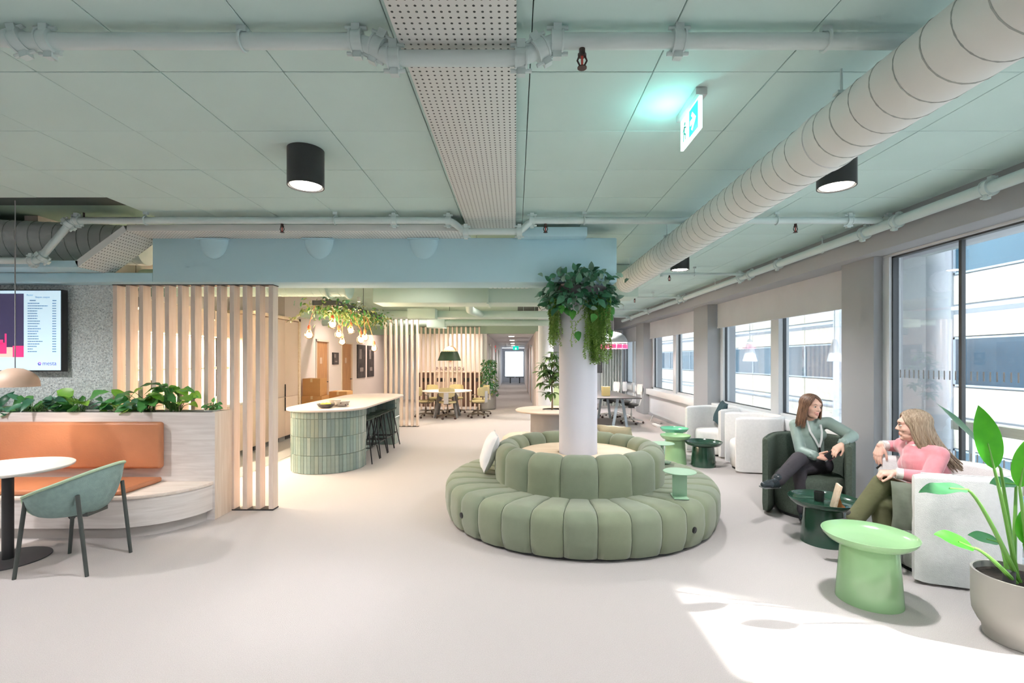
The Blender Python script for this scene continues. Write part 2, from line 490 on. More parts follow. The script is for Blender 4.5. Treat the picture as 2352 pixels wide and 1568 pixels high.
# ------------------------------------------------------------------ ceiling: slab, tiles, panels, beam
ceil = sroot('ceiling', 'sage green tiled ceiling', (0, 0, 3.0))
MB().box(-8.5, 4.3, -4.4, 4.95, 3.2, 3.3).build('slab', 'plenum', ceil)
MB().box(-8.5, 0.07, 4.95, 19.4, 3.2, 3.3).build('slab', 'back_green', ceil)
MB().box(0.07, 4.3, 4.95, 17.7, 3.2, 3.3).build('slab', 'plenum', ceil)
MB().box(-8.5, 4.3, -4.4, 1.12, 3.0, 3.03).build('panel', 'ceiling_paint', ceil)
tile_me = MB().box(-0.2978, 0.2978, -0.2978, 0.2978, 0.0, 0.024).mesh('tile', 'ceiling_paint', bevel=0.002, segs=1)
for ix in range(-14, 6):
    for iy in range(-2, 22):
        cx = 0.07 + 0.6 * ix + 0.3; cy = 2.325 + 0.6 * iy + 0.3
        if iy >= 5 and cx < 0.6: continue
        if cx < -3.8 and 4.4 < cy < 5.2: continue
        link(tile_me, 'tile', ceil, Matrix.Translation((cx, cy, 3.0 + rnd.uniform(-0.0012, 0.0012))))

# dropped beam over the column
beam = sroot('trim_1', 'pale blue green dropped beam across the room', (0, 5.13, 2.4))
MB().box(-3.75, 1.047, 4.93, 5.34, 2.40, 2.86).build('beam', 'beam_blue_lit', beam, bevel=0.012)
MB().box(-8.3, -3.75, 4.93, 5.34, 2.40, 2.50).build('beam', 'beam_blue_lit', beam, bevel=0.012)
MB().box(0.02, 0.72, 4.78, 4.93, 2.84, 2.93).build('box', 'beam_blue_lit', beam, bevel=0.006)
for u in (487, 730, 972):           # shallow half round cups on the beam face
    x = (u - CX) * 4.9 / F; mb = MB()
    def cup(a, b, x=x):
        an = PI * a; rr = 0.15 * math.sin(PI / 2 * b)
        return Vector((x + rr * math.cos(an), 4.93 - 0.05 * math.cos(PI / 2 * b), 2.835 - rr * 1.3 * math.sin(an)))
    mb.grid(cup, 15, 6); mb.box(x - 0.16, x + 0.16, 4.875, 4.93, 2.832, 2.846)
    mb.build('air_cup', 'beam_blue_lit', beam, smooth=60)

# perforated ceiling casings
pan = wthing('perforated_panel', 'long white perforated ceiling panel running away overhead', 'ceiling panel', (-0.24, 3.0, 2.92))
MB().box(-0.487, 0.004, 0.2, 4.93, 2.92, 2.985).build('panel_face', 'perforated_panel', pan, bevel=0.004)
pan2 = wthing('perforated_panel', 'white perforated casing along the beam that bends down at its left end', 'ceiling panel', (-2.0, 4.78, 2.85))
MB().box(-3.78, -0.487, 4.64, 4.93, 2.85, 2.915).build('panel_face', 'perforated_panel', pan2, bevel=0.004)
mbp = MB()
a0, a1 = V(-3.78, 4.64, 2.85), V(-4.25, 4.64, 2.50)
mbp.slab([a0, a1, a1 + V(0, 0.40, 0), a0 + V(0, 0.40, 0)], (-0.03, 0, 0.055))
mbp.build('slope', 'perforated_panel', pan2)
MB().box(-8.3, -4.25, 4.64, 4.93, 2.50, 2.565).build('panel_face', 'beam_blue_lit', pan2, bevel=0.004)

# green bulkhead and corridor portal at the back
struct(MB().box(-3.3, 0.85, 15.6, 15.85, 2.46, 3.2).build('trim_2', 'bulkhead_green'), 'sage green bulkhead over the corridor mouth')
struct(MB().box(-5.0, -3.3, 15.6, 15.8, 2.42, 3.2).build('trim_3', 'bulkhead_green'))

# ------------------------------------------------------------------ window wall on the right
XG = 4.06
ww = MB()
for (y0, y1) in ((5.5, 9.33), (10.06, 14.0), (14.85, 17.6)):
    ww.box(3.92, 4.3, y0, y1, 0, 0.66)
struct(ww.build('wall_right', 'wall_white', bevel=0.004), 'white parapet wall under the windows')
wp = MB()
for (y0, y1) in ((5.0, 5.5), (9.33, 10.06), (14.0, 14.85), (0.35, 0.9), (-4.3, -3.6)):
    struct(MB().box(3.75, 4.3, y0, y1, 0, 3.02).build('wall_pilaster', 'wall_grey', bevel=0.01), 'grey pilaster between the windows')
struct(MB().box(3.6, 4.3, -4.3, 17.6, 2.68, 3.22).build('trim_4', 'wall_grey', bevel=0.01), 'pale bulkhead above the windows')
struct(MB().box(3.9, 4.3, -3.6, 0.35, 0, 3.0).build('wall_right_near', 'wall_white'))
for i, (y0, y1) in enumerate(((5.5, 9.33), (10.06, 14.0), (14.85, 17.5))):
    w = sroot('window_%d' % (i + 2), 'white framed double window looking onto the courtyard', (XG, (y0 + y1) / 2, 0.76))
    fr = MB(); zt = 2.62; zb = 0.74
    fr.box(4.0, 4.12, y0, y1, zb, zb + 0.06).box(4.0, 4.12, y0, y1, zt, zt + 0.07)
    fr.box(4.0, 4.12, y0, y0 + 0.06, zb, zt).box(4.0, 4.12, y1 - 0.12, y1, zb, zt)
    fr.build('frame', 'frame_white', w, bevel=0.004)
    mid = y0 + (y1 - y0) * 0.475
    MB().box(3.97, 4.13, mid - 0.11, mid + 0.11, zb, zt).build('mullion', 'frame_white', w, bevel=0.004)
    for (a, b) in ((y0 + 0.06, mid - 0.11), (mid + 0.11, y1 - 0.12)):
        pane_ = MB().box(XG - 0.004, XG + 0.004, a, b, zb + 0.06, zt).build('pane', 'window_glass', w)
        g = MB()
        for (c, d, e, f) in ((a, a + 0.012, zb + 0.06, zt), (b - 0.012, b, zb + 0.06, zt), (a, b, zb + 0.06, zb + 0.072)):
            g.box(XG - 0.02, XG + 0.02, c, d, e, f)
        g.build('gasket', 'frame_dark', pane_)
    MB().box(3.82, 4.02, y0, y1, 0.60, 0.76).build('sill', 'white_paint', w, bevel=0.012)
    MB().box(3.93, 3.94, y0 + 0.03, y1 - 0.04, 2.23, 2.68).box(3.92, 3.95, y0 + 0.03, y1 - 0.04, 2.21, 2.235).build('roller_blind', 'blind_grey', w)
# tall glazed front, nearest the camera
w1 = sroot('window_1', 'tall dark gasketed glass front down to the floor', (3.9, 3.0, 0))
fr = MB(); y0, y1 = 0.9, 5.0; XF = 3.90
fr.box(XF - 0.06, XF + 0.06, y0, y1, 0, 0.06).box(XF - 0.06, XF + 0.06, y0, y1, 2.66, 2.76)
fr.box(XF - 0.06, XF + 0.06, y1 - 0.09, y1, 0.06, 2.66).box(XF - 0.06, XF + 0.06, y0, y0 + 0.09, 0.06, 2.66)
fr.build('frame', 'frame_white', w1, bevel=0.005)
edges = [y1 - 0.09, 4.17, 3.2, 2.2, y0 + 0.09]
for k in range(4):
    b, a = edges[k], edges[k + 1]
    pane_ = MB().box(XF - 0.005, XF + 0.005, a + 0.012, b - 0.012, 0.06, 2.66).build('pane', 'window_glass', w1)
    if k < 3:
        MB().box(XF - 0.018, XF + 0.018, a - 0.014, a + 0.014, 0.06, 2.66).build('mullion', 'frame_dark', w1)
    st = MB(); y = a + 0.05
    while y < b - 0.05:
        st.box(XF - 0.0075, XF - 0.0055, y, y + 0.012, 1.42, 1.50).box(XF - 0.0075, XF - 0.0055, y, y + 0.012, 0.72, 0.80)
        y += 0.055
    st.build('manifestation', 'mid_grey', pane_, kind='stuff')
MB().box(XF - 0.03, XF + 0.03, y1 - 0.105, y1 - 0.09, 0.06, 2.66).box(XF - 0.03, XF + 0.03, y0 + 0.09, y1 - 0.09, 2.645, 2.66).build('gasket', 'frame_dark', w1)
struct(MB().box(3.75, 3.93, -4.3, 17.5, 2.60, 2.70).build('trim_5', 'wall_grey', bevel=0.004)) if False else None
# skirting, radiator ledge cable
struct(MB().box(3.885, 3.92, 5.5, 9.33, 0, 0.07).box(3.885, 3.92, 10.06, 14.0, 0, 0.07).build('baseboard_right', 'wall_grey'))

# ------------------------------------------------------------------ the building across the courtyard
mat('facade_white', (206, 212, 220), 0.7, 0.02, 0.6)
mat('facade_cream', (218, 211, 194), 0.7, 0.02, 0.8)
mat('facade_glass', (62, 100, 118), 0.12, 0.15, 0.5, spec=0.8)
mat('facade_glass_dark', (56, 82, 98), 0.12, 0.2, 0.7, spec=0.8)
mat('facade_frame', (176, 190, 200), 0.5, 0.02, 1.0)
mat('courtyard', (214, 218, 222), 0.8, 0.05, 0.5)
XB = 12.0
ob = wthing('opposite_building', 'white office block with cream panels and dark window bands across the courtyard', 'building', (XB + 4, 14, -7))
MB().box(XB + 0.12, XB + 8, -1.9, 46, -7, 13).build('wall', 'facade_white', ob)
pil = [13.35 + 4.35 * k for k in range(-3, 8)]
for yp in pil:
    if yp > -1.8:
        MB().box(XB - 0.12, XB + 0.14, yp - 0.17, yp + 0.17, -7, 13).build('pier', 'facade_white', ob)
cream_me = {}; cnt = 0
for s in range(-2, 4):
    zf = 0.88 + 3.05 * s
    for k, yp in enumerate(pil[:-1]):
        a, b = yp + 0.22, pil[k + 1] - 0.22
        if a < -1.8: continue
        far = s < -1 or s > 1
        mid = (a + b) / 2
        g = MB().box(XB + 0.06, XB + 0.1, a, b, zf + 0.05, zf + 1.28).build('window', 'facade_glass' if (k + s) % 2 else 'facade_glass_dark', ob)
        MB().box(XB + 0.03, XB + 0.09, mid - 0.04, mid + 0.04, zf + 0.05, zf + 1.28).box(XB + 0.03, XB + 0.09, a, b, zf, zf + 0.05).box(XB + 0.03, XB + 0.09, a, b, zf + 1.28, zf + 1.33).box(XB + 0.03, XB + 0.09, a, a + 0.05, zf, zf + 1.33).box(XB + 0.03, XB + 0.09, b - 0.05, b, zf, zf + 1.33).build('window_frame', 'facade_frame', g)
        for (c, d) in ((a + 0.02, mid - 0.02), (mid + 0.02, b - 0.02)):
            MB().box(XB + 0.03, XB + 0.12, c, d, zf - 0.82, zf - 0.04).build('panel', 'facade_cream', ob)
            MB().box(XB + 0.03, XB + 0.12, c, d, zf + 1.36, zf + 1.95).build('panel', 'facade_cream', ob)
for s in range(-2, 4):
    zf = 0.88 + 3.05 * s
    MB().box(XB - 0.06, XB + 0.12, -1.9, 46, zf - 0.98, zf - 0.88).build('cornice', 'facade_white', ob)
struct(MB().box(4.3, 60, -30, 46, -7.2, -7).build('ground_courtyard', 'courtyard'), 'pale paved courtyard below')
struct(MB().box(4.32, 5.1, 0.5, 5.6, -0.2, -0.02).build('balcony_slab', 'courtyard'), 'narrow pale balcony slab outside the glass front')
col_o = MB().cyl((4.75, 5.45, -7), (4.75, 5.45, 9), 0.16, n=24).build('exterior_column', 'facade_white')
tag(col_o, 'round white outdoor column just outside the tall glass front', 'column')
rail = wthing('balcony_railing', 'pale timber balcony railing outside the tall glass front', 'railing', (4.8, 3.2, 0))
for z in (0.90, 0.38): MB().box(4.72, 4.84, 0.7, 5.18, z - 0.05, z + 0.05).build('rail', 'rail_wood', rail, bevel=0.004)
for y in (0.8, 2.9, 5.1): MB().box(4.86, 4.89, y - 0.02, y + 0.02, -0.02, 0.94).build('post', 'frame_white', rail)
# ------------------------------------------------------------------ sprinkler pipes
mat('sprinkler_dark', (60, 40, 38), 0.4, 0.1, 20)
mat('bulb_red', (200, 60, 50), 0.3, 0.05, 20)
PR = 0.032
def coupling(parent, p, d, r=PR):
    p = Vector(p); d = Vector(d).normalized(); mb = MB()
    mb.cyl(p - d * 0.022, p + d * 0.022, r * 1.28, n=20)
    mb.cyl(p - d * 0.026, p - d * 0.018, r * 1.42, n=20); mb.cyl(p + d * 0.018, p + d * 0.026, r * 1.42, n=20)
    side = d.cross(V(0, 0, 1)).normalized() if abs(d.z) < 0.9 else V(0, 1, 0)
    up = side.cross(d).normalized()
    for s in (-1, 1):
        q = p + (up * s + side * 0.25 * s) * r * 1.45
        mb.bar(q - up * 0.02, q + up * 0.02, 0.035, 0.03, side)
        mb.cyl(q - d * 0.045, q + d * 0.045, 0.009, n=8)
    mb.build('coupling', 'pipe_paint', parent)
def hanger(parent, p, zc, r=PR):
    x, y, z = p; mb = MB()
    mb.cyl((x, y, z + r), (x, y, zc), 0.006, n=8)
    n = 16; ring = [V(x + 0.0, y + (r + 0.006) * math.cos(2 * PI * k / n), z + (r + 0.006) * math.sin(2 * PI * k / n)) for k in range(n)]
    mb.tube(ring, 0.007, 6, closed=True)
    mb.box(x - 0.02, x + 0.02, y - 0.012, y + 0.012, zc - 0.025, zc)
    mb.build('hanger', 'pipe_paint', parent)
def sprinkler(parent, x, y, z, r=PR):
    mb = MB(); mb.cyl((x, y, z - r), (x, y, z - r - 0.02), 0.013, n=10)
    mb.cyl((x, y, z - r - 0.02), (x, y, z - r - 0.032), 0.018, n=6)
    for s in (-1, 1): mb.tube([(x + s * 0.012, y, z - r - 0.03), (x + s * 0.02, y, z - r - 0.05), (x + s * 0.006, y, z - r - 0.078)], 0.004, 6)
    mb.cyl((x, y, z - r - 0.078), (x, y, z - r - 0.082), 0.02, n=12)
    o = mb.build('sprinkler_head', 'sprinkler_dark', parent)
    MB().cyl((x, y, z - r - 0.03), (x, y, z - r - 0.074), 0.005, n=8).build('glass_bulb', 'bulb_red', o)
def pipe_run(label, pts, r=PR, couplings=(), hangers=(), sprinklers=(), zc=3.0):
    pts = [Vector(p) for p in pts]
    t = wthing('sprinkler_pipe', label, 'pipe', pts[0])
    # rounded elbows
    fine = [pts[0]]
    for i in range(1, len(pts) - 1):
        a, b, c = pts[i - 1], pts[i], pts[i + 1]; k = min(0.05, (b - a).length / 2, (c - b).length / 2)
        p, q = b + (a - b).normalized() * k, b + (c - b).normalized() * k
        for j in range(5):
            s = j / 4; fine.append(p * (1 - s) ** 2 + b * 2 * s * (1 - s) + q * s * s)
    fine.append(pts[-1])
    MB().tube(fine, r, 18).build('pipe', 'pipe_paint', t)
    for (p, d) in couplings: coupling(t, p, d, r)
    for p in hangers: hanger(t, p, zc, r)
    for p in sprinklers: sprinkler(t, *p, r)
    return t
def ux(u, y): return (u - CX) * y / F
Y1 = 2.01; Z1h, Z1l = 2.940, 2.868
c1 = [((ux(u, Y1), Y1, z), (1, 0, dz)) for (u, z, dz) in ((110, Z1h, 0), (45, Z1h, 0.3), (820, Z1h, 0), (868, 2.915, -0.5), (905, Z1l, 0), (1197, Z1l, 0), (1242, 2.905, 0.6), (1280, Z1h, 0), (1558, Z1h, 0))]
pipe_run('white sprinkler pipe crossing the ceiling nearest the camera',
         [(-3.4, Y1 - 0.5, 2.94), (-2.2, Y1, 2.955), (ux(60, Y1), Y1, Z1h), (ux(830, Y1), Y1, Z1h), (ux(895, Y1), Y1, Z1l), (ux(1205, Y1), Y1, Z1l), (ux(1268, Y1), Y1, Z1h), (3.45, Y1, Z1h)],
         couplings=c1, hangers=[(ux(557, Y1), Y1, Z1h), (ux(1897, Y1), Y1, Z1h)], sprinklers=[(ux(1337, Y1), Y1, Z1h)])
Y2 = 4.53; Z2 = 2.92
c2 = [((ux(u, Y2), Y2, z), d) for (u, z, d) in ((178, Z2, (1, 0, 0)), (158, 2.885, (1, 0, 1)), (98, 2.565, (1, 0, 1)), (75, 2.54, (1, 0, 0)), (905, Z2, (1, 0, 0)), (1030, Z2, (1, 0, 0)), (1070, 2.815, (1, 0, 0)), (1193, 2.815, (1, 0, 0)), (1222, Z2, (1, 0, 0)), (1950, Z2, (1, 0, 0)), (2040, Z2, (1, 0, 0)), (2080, Z2, (1, 0, 0)))]
pipe_run('white sprinkler pipe running in front of the blue beam',
         [(-6.5, Y2, 2.54), (ux(88, Y2), Y2, 2.54), (ux(166, Y2), Y2, Z2), (ux(1035, Y2), Y2, Z2), (ux(1068, Y2), Y2, 2.815), (ux(1195, Y2), Y2, 2.815), (ux(1220, Y2), Y2, Z2), (3.46, Y2, Z2)],
         couplings=c2, hangers=[(ux(u, Y2), Y2, Z2) for u in (335, 770, 1342, 1784)], sprinklers=[(ux(u, Y2), Y2, Z2) for u in (648, 1253, 1827)])
XM, ZM = 3.47, 2.86
pipe_run('long white main sprinkler pipe running along above the windows', [(XM, -2, ZM), (XM, 15.5, ZM)], 0.045,
         couplings=[((XM, y, ZM), (0, 1, 0)) for y in (3.5, 4.35, 4.75, 6.3, 7.05, 7.35, 9.8, 10.1, 12.4, 14.3)],
         hangers=[(XM, y, ZM) for y in (2.6, 5.4, 8.3, 11.2, 13.4)])
for (y, x0, nm) in ((7.2, 2.2, 'thin white branch pipe behind the second black downlight'), (9.9, 2.35, 'thin white branch pipe with a bent end beside the third downlight'), (12.4, 2.3, 'thin far branch pipe, third along the window ceiling'), (14.4, 2.0, 'thin farthest branch pipe along the window ceiling')):
    pipe_run(nm, [(XM, y, 2.89), (x0, y, 2.89), (x0, y + 0.001, 2.85)], 0.02, couplings=[((XM - 0.1, y, 2.89), (1, 0, 0))], hangers=[(x0 + 0.5, y, 2.89)], sprinklers=[(x0 + 0.12, y, 2.89)])

# ------------------------------------------------------------------ spiral ducts
def helix(c0, c1, r, pitch, rs=0.0045, n=22):
    c0, c1 = Vector(c0), Vector(c1); d = c1 - c0; L = d.length; t = d / L
    a = t.orthogonal().normalized() if abs(t.z) > 0.9 else t.cross(V(0, 0, 1)).normalized(); b = t.cross(a)
    k = int(L / pitch * n); pts = []
    for i in range(k + 1):
        an = 2 * PI * i / n; pts.append(c0 + t * (L * i / k) + (a * math.cos(an) + b * math.sin(an)) * r)
    return MB().tube(pts, rs, 4)
dk = wthing('spiral_duct', 'large white spiral ventilation duct running along the ceiling to the right', 'duct', (1.62, 3.5, 2.6))
DX, DZ, DR = 1.62, 2.735, 0.148
MB().cyl((DX, -1.5, DZ), (DX, 6.95, DZ), DR, n=48).build('duct', 'duct_paint', dk)
helix((DX, -0.2, DZ), (DX, 6.95, DZ), DR, 0.125, 0.0035).build('seam', 'duct_seam', dk)
for y in (2.48, 6.95): MB().cyl((DX, y - 0.03, DZ), (DX, y + 0.03, DZ), DR + 0.006, n=48).build('collar', 'duct_paint', dk)
for y in (2.30, 4.95, 6.55):
    MB().cyl((DX - 0.05, y, DZ + DR), (DX - 0.05, y, 3.0), 0.006, n=8).box(DX - 0.08, DX - 0.02, y - 0.02, y + 0.02, DZ + DR - 0.008, DZ + DR + 0.006).build('hanger', 'pipe_paint', dk)
MB().box(DX - 0.3, DX + 0.18, 6.98, 7.5, 2.52, 2.99).build('plenum_box', 'duct_green', dk, bevel=0.01)
dl = wthing('spiral_duct', 'white spiral duct entering the dark ceiling opening at far left', 'duct', (-4.6, 4.2, 2.5))
A, B = V(-6.4, 4.92, 2.87), V(-4.12, 5.34, 2.87)
MB().cyl(A, B, 0.215, n=40).build('duct', 'duct_paint', dl)
helix(A, B, 0.215, 0.11, 0.005).build('seam', 'duct_seam', dl)
MB().cyl(V(-4.7, 5.2, 3.0), V(-4.7, 5.2, 3.2), 0.01, n=8).build('hanger', 'dark_grey', dl)
# ducts above the zone behind the beam
bd = wthing('rectangular_duct', 'wide sage painted rectangular duct behind the beam', 'duct', (-0.7, 7.4, 2.45))
MB().box(-2.15, 1.0, 7.2, 7.75, 2.46, 2.74).build('duct', 'duct_green', bd, bevel=0.006)
for x in (-1.8, 0.5): MB().cyl((x, 7.5, 2.73), (x, 7.5, 3.2), 0.006, n=6).build('hanger', 'duct_green', bd)
for x in (-0.42, 0.98): MB().box(x - 0.015, x + 0.015, 7.17, 7.78, 2.44, 2.77).build('flange', 'duct_green', bd)
rd = wthing('round_duct', 'round sage painted duct with ring flanges behind the beam', 'duct', (-3.2, 6.7, 2.4))
MB().cyl((-5.2, 6.72, 2.68), (-2.35, 6.72, 2.68), 0.19, n=32).build('duct', 'duct_green', rd)
helix((-5.0, 6.72, 2.68), (-2.35, 6.72, 2.68), 0.19, 0.12, 0.005).build('seam', 'duct_green', rd)
for x in (-2.62, -2.35): MB().cyl((x - 0.012, 6.72, 2.68), (x + 0.012, 6.72, 2.68), 0.222, n=32).build('flange', 'duct_green', rd)
for x in (-4.6, -2.9): MB().cyl((x, 6.72, 2.86), (x, 6.72, 3.2), 0.006, n=6).build('hanger', 'duct_green', rd)
b2 = wthing('rectangular_duct', 'low sage rectangular duct, second row behind the beam', 'duct', (-1.5, 9.6, 2.45))
MB().box(-4.4, 1.1, 9.78, 10.24, 2.47, 2.60).build('duct', 'duct_green', b2, bevel=0.006)
for x in (-3.6, 0.4): MB().cyl((x, 10.0, 2.59), (x, 10.0, 3.2), 0.006, n=6).build('hanger', 'duct_green', b2)
MB().box(-2.15, -1.6, 9.5, 9.8, 2.42, 2.62).build('damper_box', 'duct_green', b2, bevel=0.006)
b3 = wthing('round_duct', 'thin sage round duct, third row behind the beam', 'duct', (-1.5, 11.9, 2.4))
MB().cyl((-4.8, 11.9, 2.52), (1.2, 11.9, 2.52), 0.075, n=20).build('duct', 'duct_green', b3)
for x in (-3.8, 0.2): MB().cyl((x, 11.9, 2.58), (x, 11.9, 3.2), 0.006, n=6).build('hanger', 'duct_green', b3)
MB().box(-2.2, -1.75, 11.8, 12.2, 2.40, 2.62).build('damper_box', 'duct_green', b3, bevel=0.006)
MB().tube([(-0.78, 7.80, 2.62), (-0.8, 8.3, 2.57), (-0.85, 8.9, 2.53), (-0.72, 9.8, 2.53)], 0.075, 18).build('elbow', 'duct_green', b2)
b5 = wthing('rectangular_duct', 'sage duct with white grille nearest behind the beam', 'duct', (0.2, 6.2, 2.6))
MB().box(-0.7, 1.0, 5.9, 6.4, 2.56, 2.75).build('duct', 'duct_green', b5, bevel=0.006)
for x in (-0.5, 0.8): MB().cyl((x, 6.15, 2.74), (x, 6.15, 3.2), 0.006, n=6).build('hanger', 'duct_green', b5)
g = MB()
for k in range(9): g.box(-0.35 + k * 0.06, -0.31 + k * 0.06, 5.95, 6.35, 2.548, 2.56)
g.build('grille', 'white_paint', b5, kind='stuff')

# ------------------------------------------------------------------ downlights
emitter('lamp_white', (255, 246, 230), 9.0)
emitter('lamp_warm', (255, 214, 150), 8.0)
def downlight(x, y, label, zc=3.0, r=0.116, h=0.245, power=200, color=(1, 0.968, 0.978), angle=150, group=None, inview=True):
    t = wthing('ceiling_downlight', label, 'lamp', (x, y, zc - h), group)
    mb = MB(); mb.lathe([(r, 0), (r, -h), (r * 0.94, -h), (r * 0.90, -h + 0.02)], 40, (x, y, zc), cap0=True, cap1=True)
    hs_ = mb.build('housing', 'black_metal', t)
    MB().lathe([(0.001, -h + 0.012), (r * 0.86, -h + 0.012), (r * 0.80, -h + 0.004), (0.001, -h + 0.001)], 32, (x, y, zc), False, False).build('lens', 'lamp_white', hs_)
    s = spot('downlight_lamp', (x, y, zc - h - 0.01), power, angle, 0.8, color, 0.09)
    s.parent = t; s.matrix_parent_inverse = WORLDP[t.name].copy()
    return t
downlight(-1.40, 3.19, 'black cylinder downlight on the ceiling at left of the perforated panel')
downlight(-4.95, 3.19, 'added black cylinder downlight, unseen just outside the left edge above the cafe table')  # added out of view to brighten the felt wall
downlight(2.15, 3.2, 'largest black downlight on the right, half hidden behind the big duct')
downlight(2.12, 6.16, 'black downlight below the far end of the big duct')
downlight(2.09, 9.0, 'small far black downlight near the column greenery')
downlight(2.1, 12.0, 'far black downlight above the dark table')
downlight(2.1, 15.0, 'added farthest black downlight for the far wall beyond the dark table')  # added to lift the light on the far wall
for (x, y, nm_) in ((-5.0, 0.4, 'left end of the added row beside the viewpoint'), (-1.4, 0.4, 'middle of the added row beside the viewpoint'), (2.15, 0.4, 'right end of the added row beside the viewpoint'), (-5.0, -2.5, 'left end of the added rearmost row'), (-1.4, -2.5, 'middle of the added rearmost row'), (2.15, -2.5, 'right end of the added rearmost row'), (-6.6, 2.6, 'near the left wall, added unseen')):  # unseen fixtures added to even out the room light
    downlight(x, y, 'black cylinder downlight at the ' + nm_ if nm_[0] != 'n' else 'black cylinder downlight ' + nm_, group='added downlights outside the frame', power=150)
def small_spot(x, y, zc, label, power=70, color=(1, 0.86, 0.76), angle=140):
    t = wthing('spotlight', label, 'lamp', (x, y, zc - 0.12))
    MB().lathe([(0.045, 0), (0.045, -0.12), (0.038, -0.12), (0.036, -0.105)], 20, (x, y, zc), True, True).build('housing', 'white_paint', t)
    MB().lathe([(0.001, -0.108), (0.034, -0.108), (0.03, -0.118), (0.001, -0.119)], 16, (x, y, zc), False, False).build('lens', 'lamp_warm', t)
    s = spot('spot_lamp', (x, y, zc - 0.13), power, angle, 0.8, color, 0.05)
    s.parent = t; s.matrix_parent_inverse = WORLDP[t.name].copy()
for (x, y, lb, pw) in ((-2.45, 11.2, 'small white spotlight above the slat screen by the island', 70), (-1.2, 10.6, 'small white spotlight before the round meeting table', 80), (-4.0, 12.2, 'small white spotlight in the passage with doors', 90),
                   (-4.2, 16.5, 'small white spotlight at the end of the door passage', 90), (-0.2, 8.6, 'small white spotlight behind the column greenery', 80), (-3.0, 6.3, 'small white spotlight behind the near slat screen', 50), (-1.4, 6.4, 'small white spotlight close behind the beam', 45), (-2.0, 16.2, 'small white spotlight washing the recycling wall', 110), (-0.2, 13.2, 'small white spotlight at the corridor mouth', 60)):
    small_spot(x, y, 3.2, lb, pw * 1.5)
for y, nm_ in ((17.5, 'nearest'), (21, 'second'), (25, 'third'), (29, 'farthest')):
    t = wthing('ceiling_panel_light', nm_ + ' of the four recessed lights in the corridor ceiling', 'lamp', (-0.15, y, 2.44), 'recessed corridor lights')
    MB().cyl((-0.15, y, 2.45), (-0.15, y, 2.465), 0.1, n=20).build('lens', 'lamp_white', t)
    s = spot('corridor_lamp', (-0.15, y, 2.43), 60, 150, 0.8, (1, 0.93, 0.85), 0.08)
    s.parent = t; s.matrix_parent_inverse = WORLDP[t.name].copy()

# ------------------------------------------------------------------ emergency exit sign
emitter('sign_white', (225, 255, 250), 0.8)
emitter('sign_green', (0, 200, 176), 0.7)
mat('sign_print', (70, 120, 110), 0.5, 0.02, 5)
SX = 0.955; ya, yb = 2.46, 2.74; zb_, zt_ = 2.795, 2.955
es = wthing('exit_sign', 'glowing green and white emergency exit sign hanging from the ceiling', 'sign', (SX, 2.6, 2.79))
MB().box(SX - 0.03, SX + 0.03, ya - 0.01, yb + 0.01, 2.962, 3.0).build('mount', 'light_metal', es, bevel=0.003)
es_p = MB().box(SX - 0.008, SX + 0.008, ya, yb, zb_, 2.962).build('plate', 'sign_white', es)
ym = ya + (yb - ya) * 0.50
MB().box(SX - 0.0095, SX - 0.008, ya + 0.02, ym, zb_ + 0.014, zt_ - 0.006).build('green_field', 'sign_green', es_p)
# arrow, drawn as flat print on the face turned to the room
def sp(y, z): return V(SX - 0.0105, y, z)
zc_ = (zb_ + zt_) / 2; yc_ = (ya + 0.02 + ym) / 2
ar = MB()
ar.slab([sp(yc_ + 0.045, zc_ + 0.014), sp(yc_ - 0.005, zc_ + 0.014), sp(yc_ - 0.005, zc_ - 0.014), sp(yc_ + 0.045, zc_ - 0.014)], (0.0008, 0, 0))
ar.slab([sp(yc_ + 0.012, zc_ + 0.05), sp(yc_ - 0.04, zc_), sp(yc_ + 0.012, zc_ - 0.05), sp(yc_ + 0.03, zc_ - 0.036), sp(yc_ - 0.008, zc_), sp(yc_ + 0.03, zc_ + 0.036)], (0.0008, 0, 0))
ar.build('arrow', 'sign_white', es_p)
yr = (ym + yb) / 2
rn = MB()                             # running figure in the doorway
rn.cyl(sp(yr - 0.005, zc_ + 0.04), sp(yr - 0.005, zc_ + 0.04) + V(-0.0008, 0, 0), 0.010, n=12)
rn.bar(sp(yr, zc_ + 0.028), sp(yr + 0.006, zc_ - 0.01), 0.0008, 0.016, (0, 1, 0))
rn.bar(sp(yr + 0.006, zc_ - 0.01), sp(yr - 0.02, zc_ - 0.024), 0.0008, 0.010, (0, 1, 0)); rn.bar(sp(yr - 0.02, zc_ - 0.024), sp(yr - 0.014, zc_ - 0.05), 0.0008, 0.008, (0, 1, 0))
rn.bar(sp(yr + 0.006, zc_ - 0.01), sp(yr + 0.02, zc_ - 0.05), 0.0008, 0.010, (0, 1, 0)); rn.bar(sp(yr, zc_ + 0.024), sp(yr - 0.026, zc_ + 0.012), 0.0008, 0.008, (0, 1, 0)); rn.bar(sp(yr, zc_ + 0.024), sp(yr + 0.026, zc_ + 0.004), 0.0008, 0.008, (0, 1, 0))
rn.build('pictogram', 'sign_print', es_p, kind='stuff')
q = point('exit_sign_lamp', (SX - 0.12, 2.62, 2.86), 1.3, (0.35, 1.0, 0.95), 0.02)
q.parent = es; q.matrix_parent_inverse = WORLDP[es.name].copy()
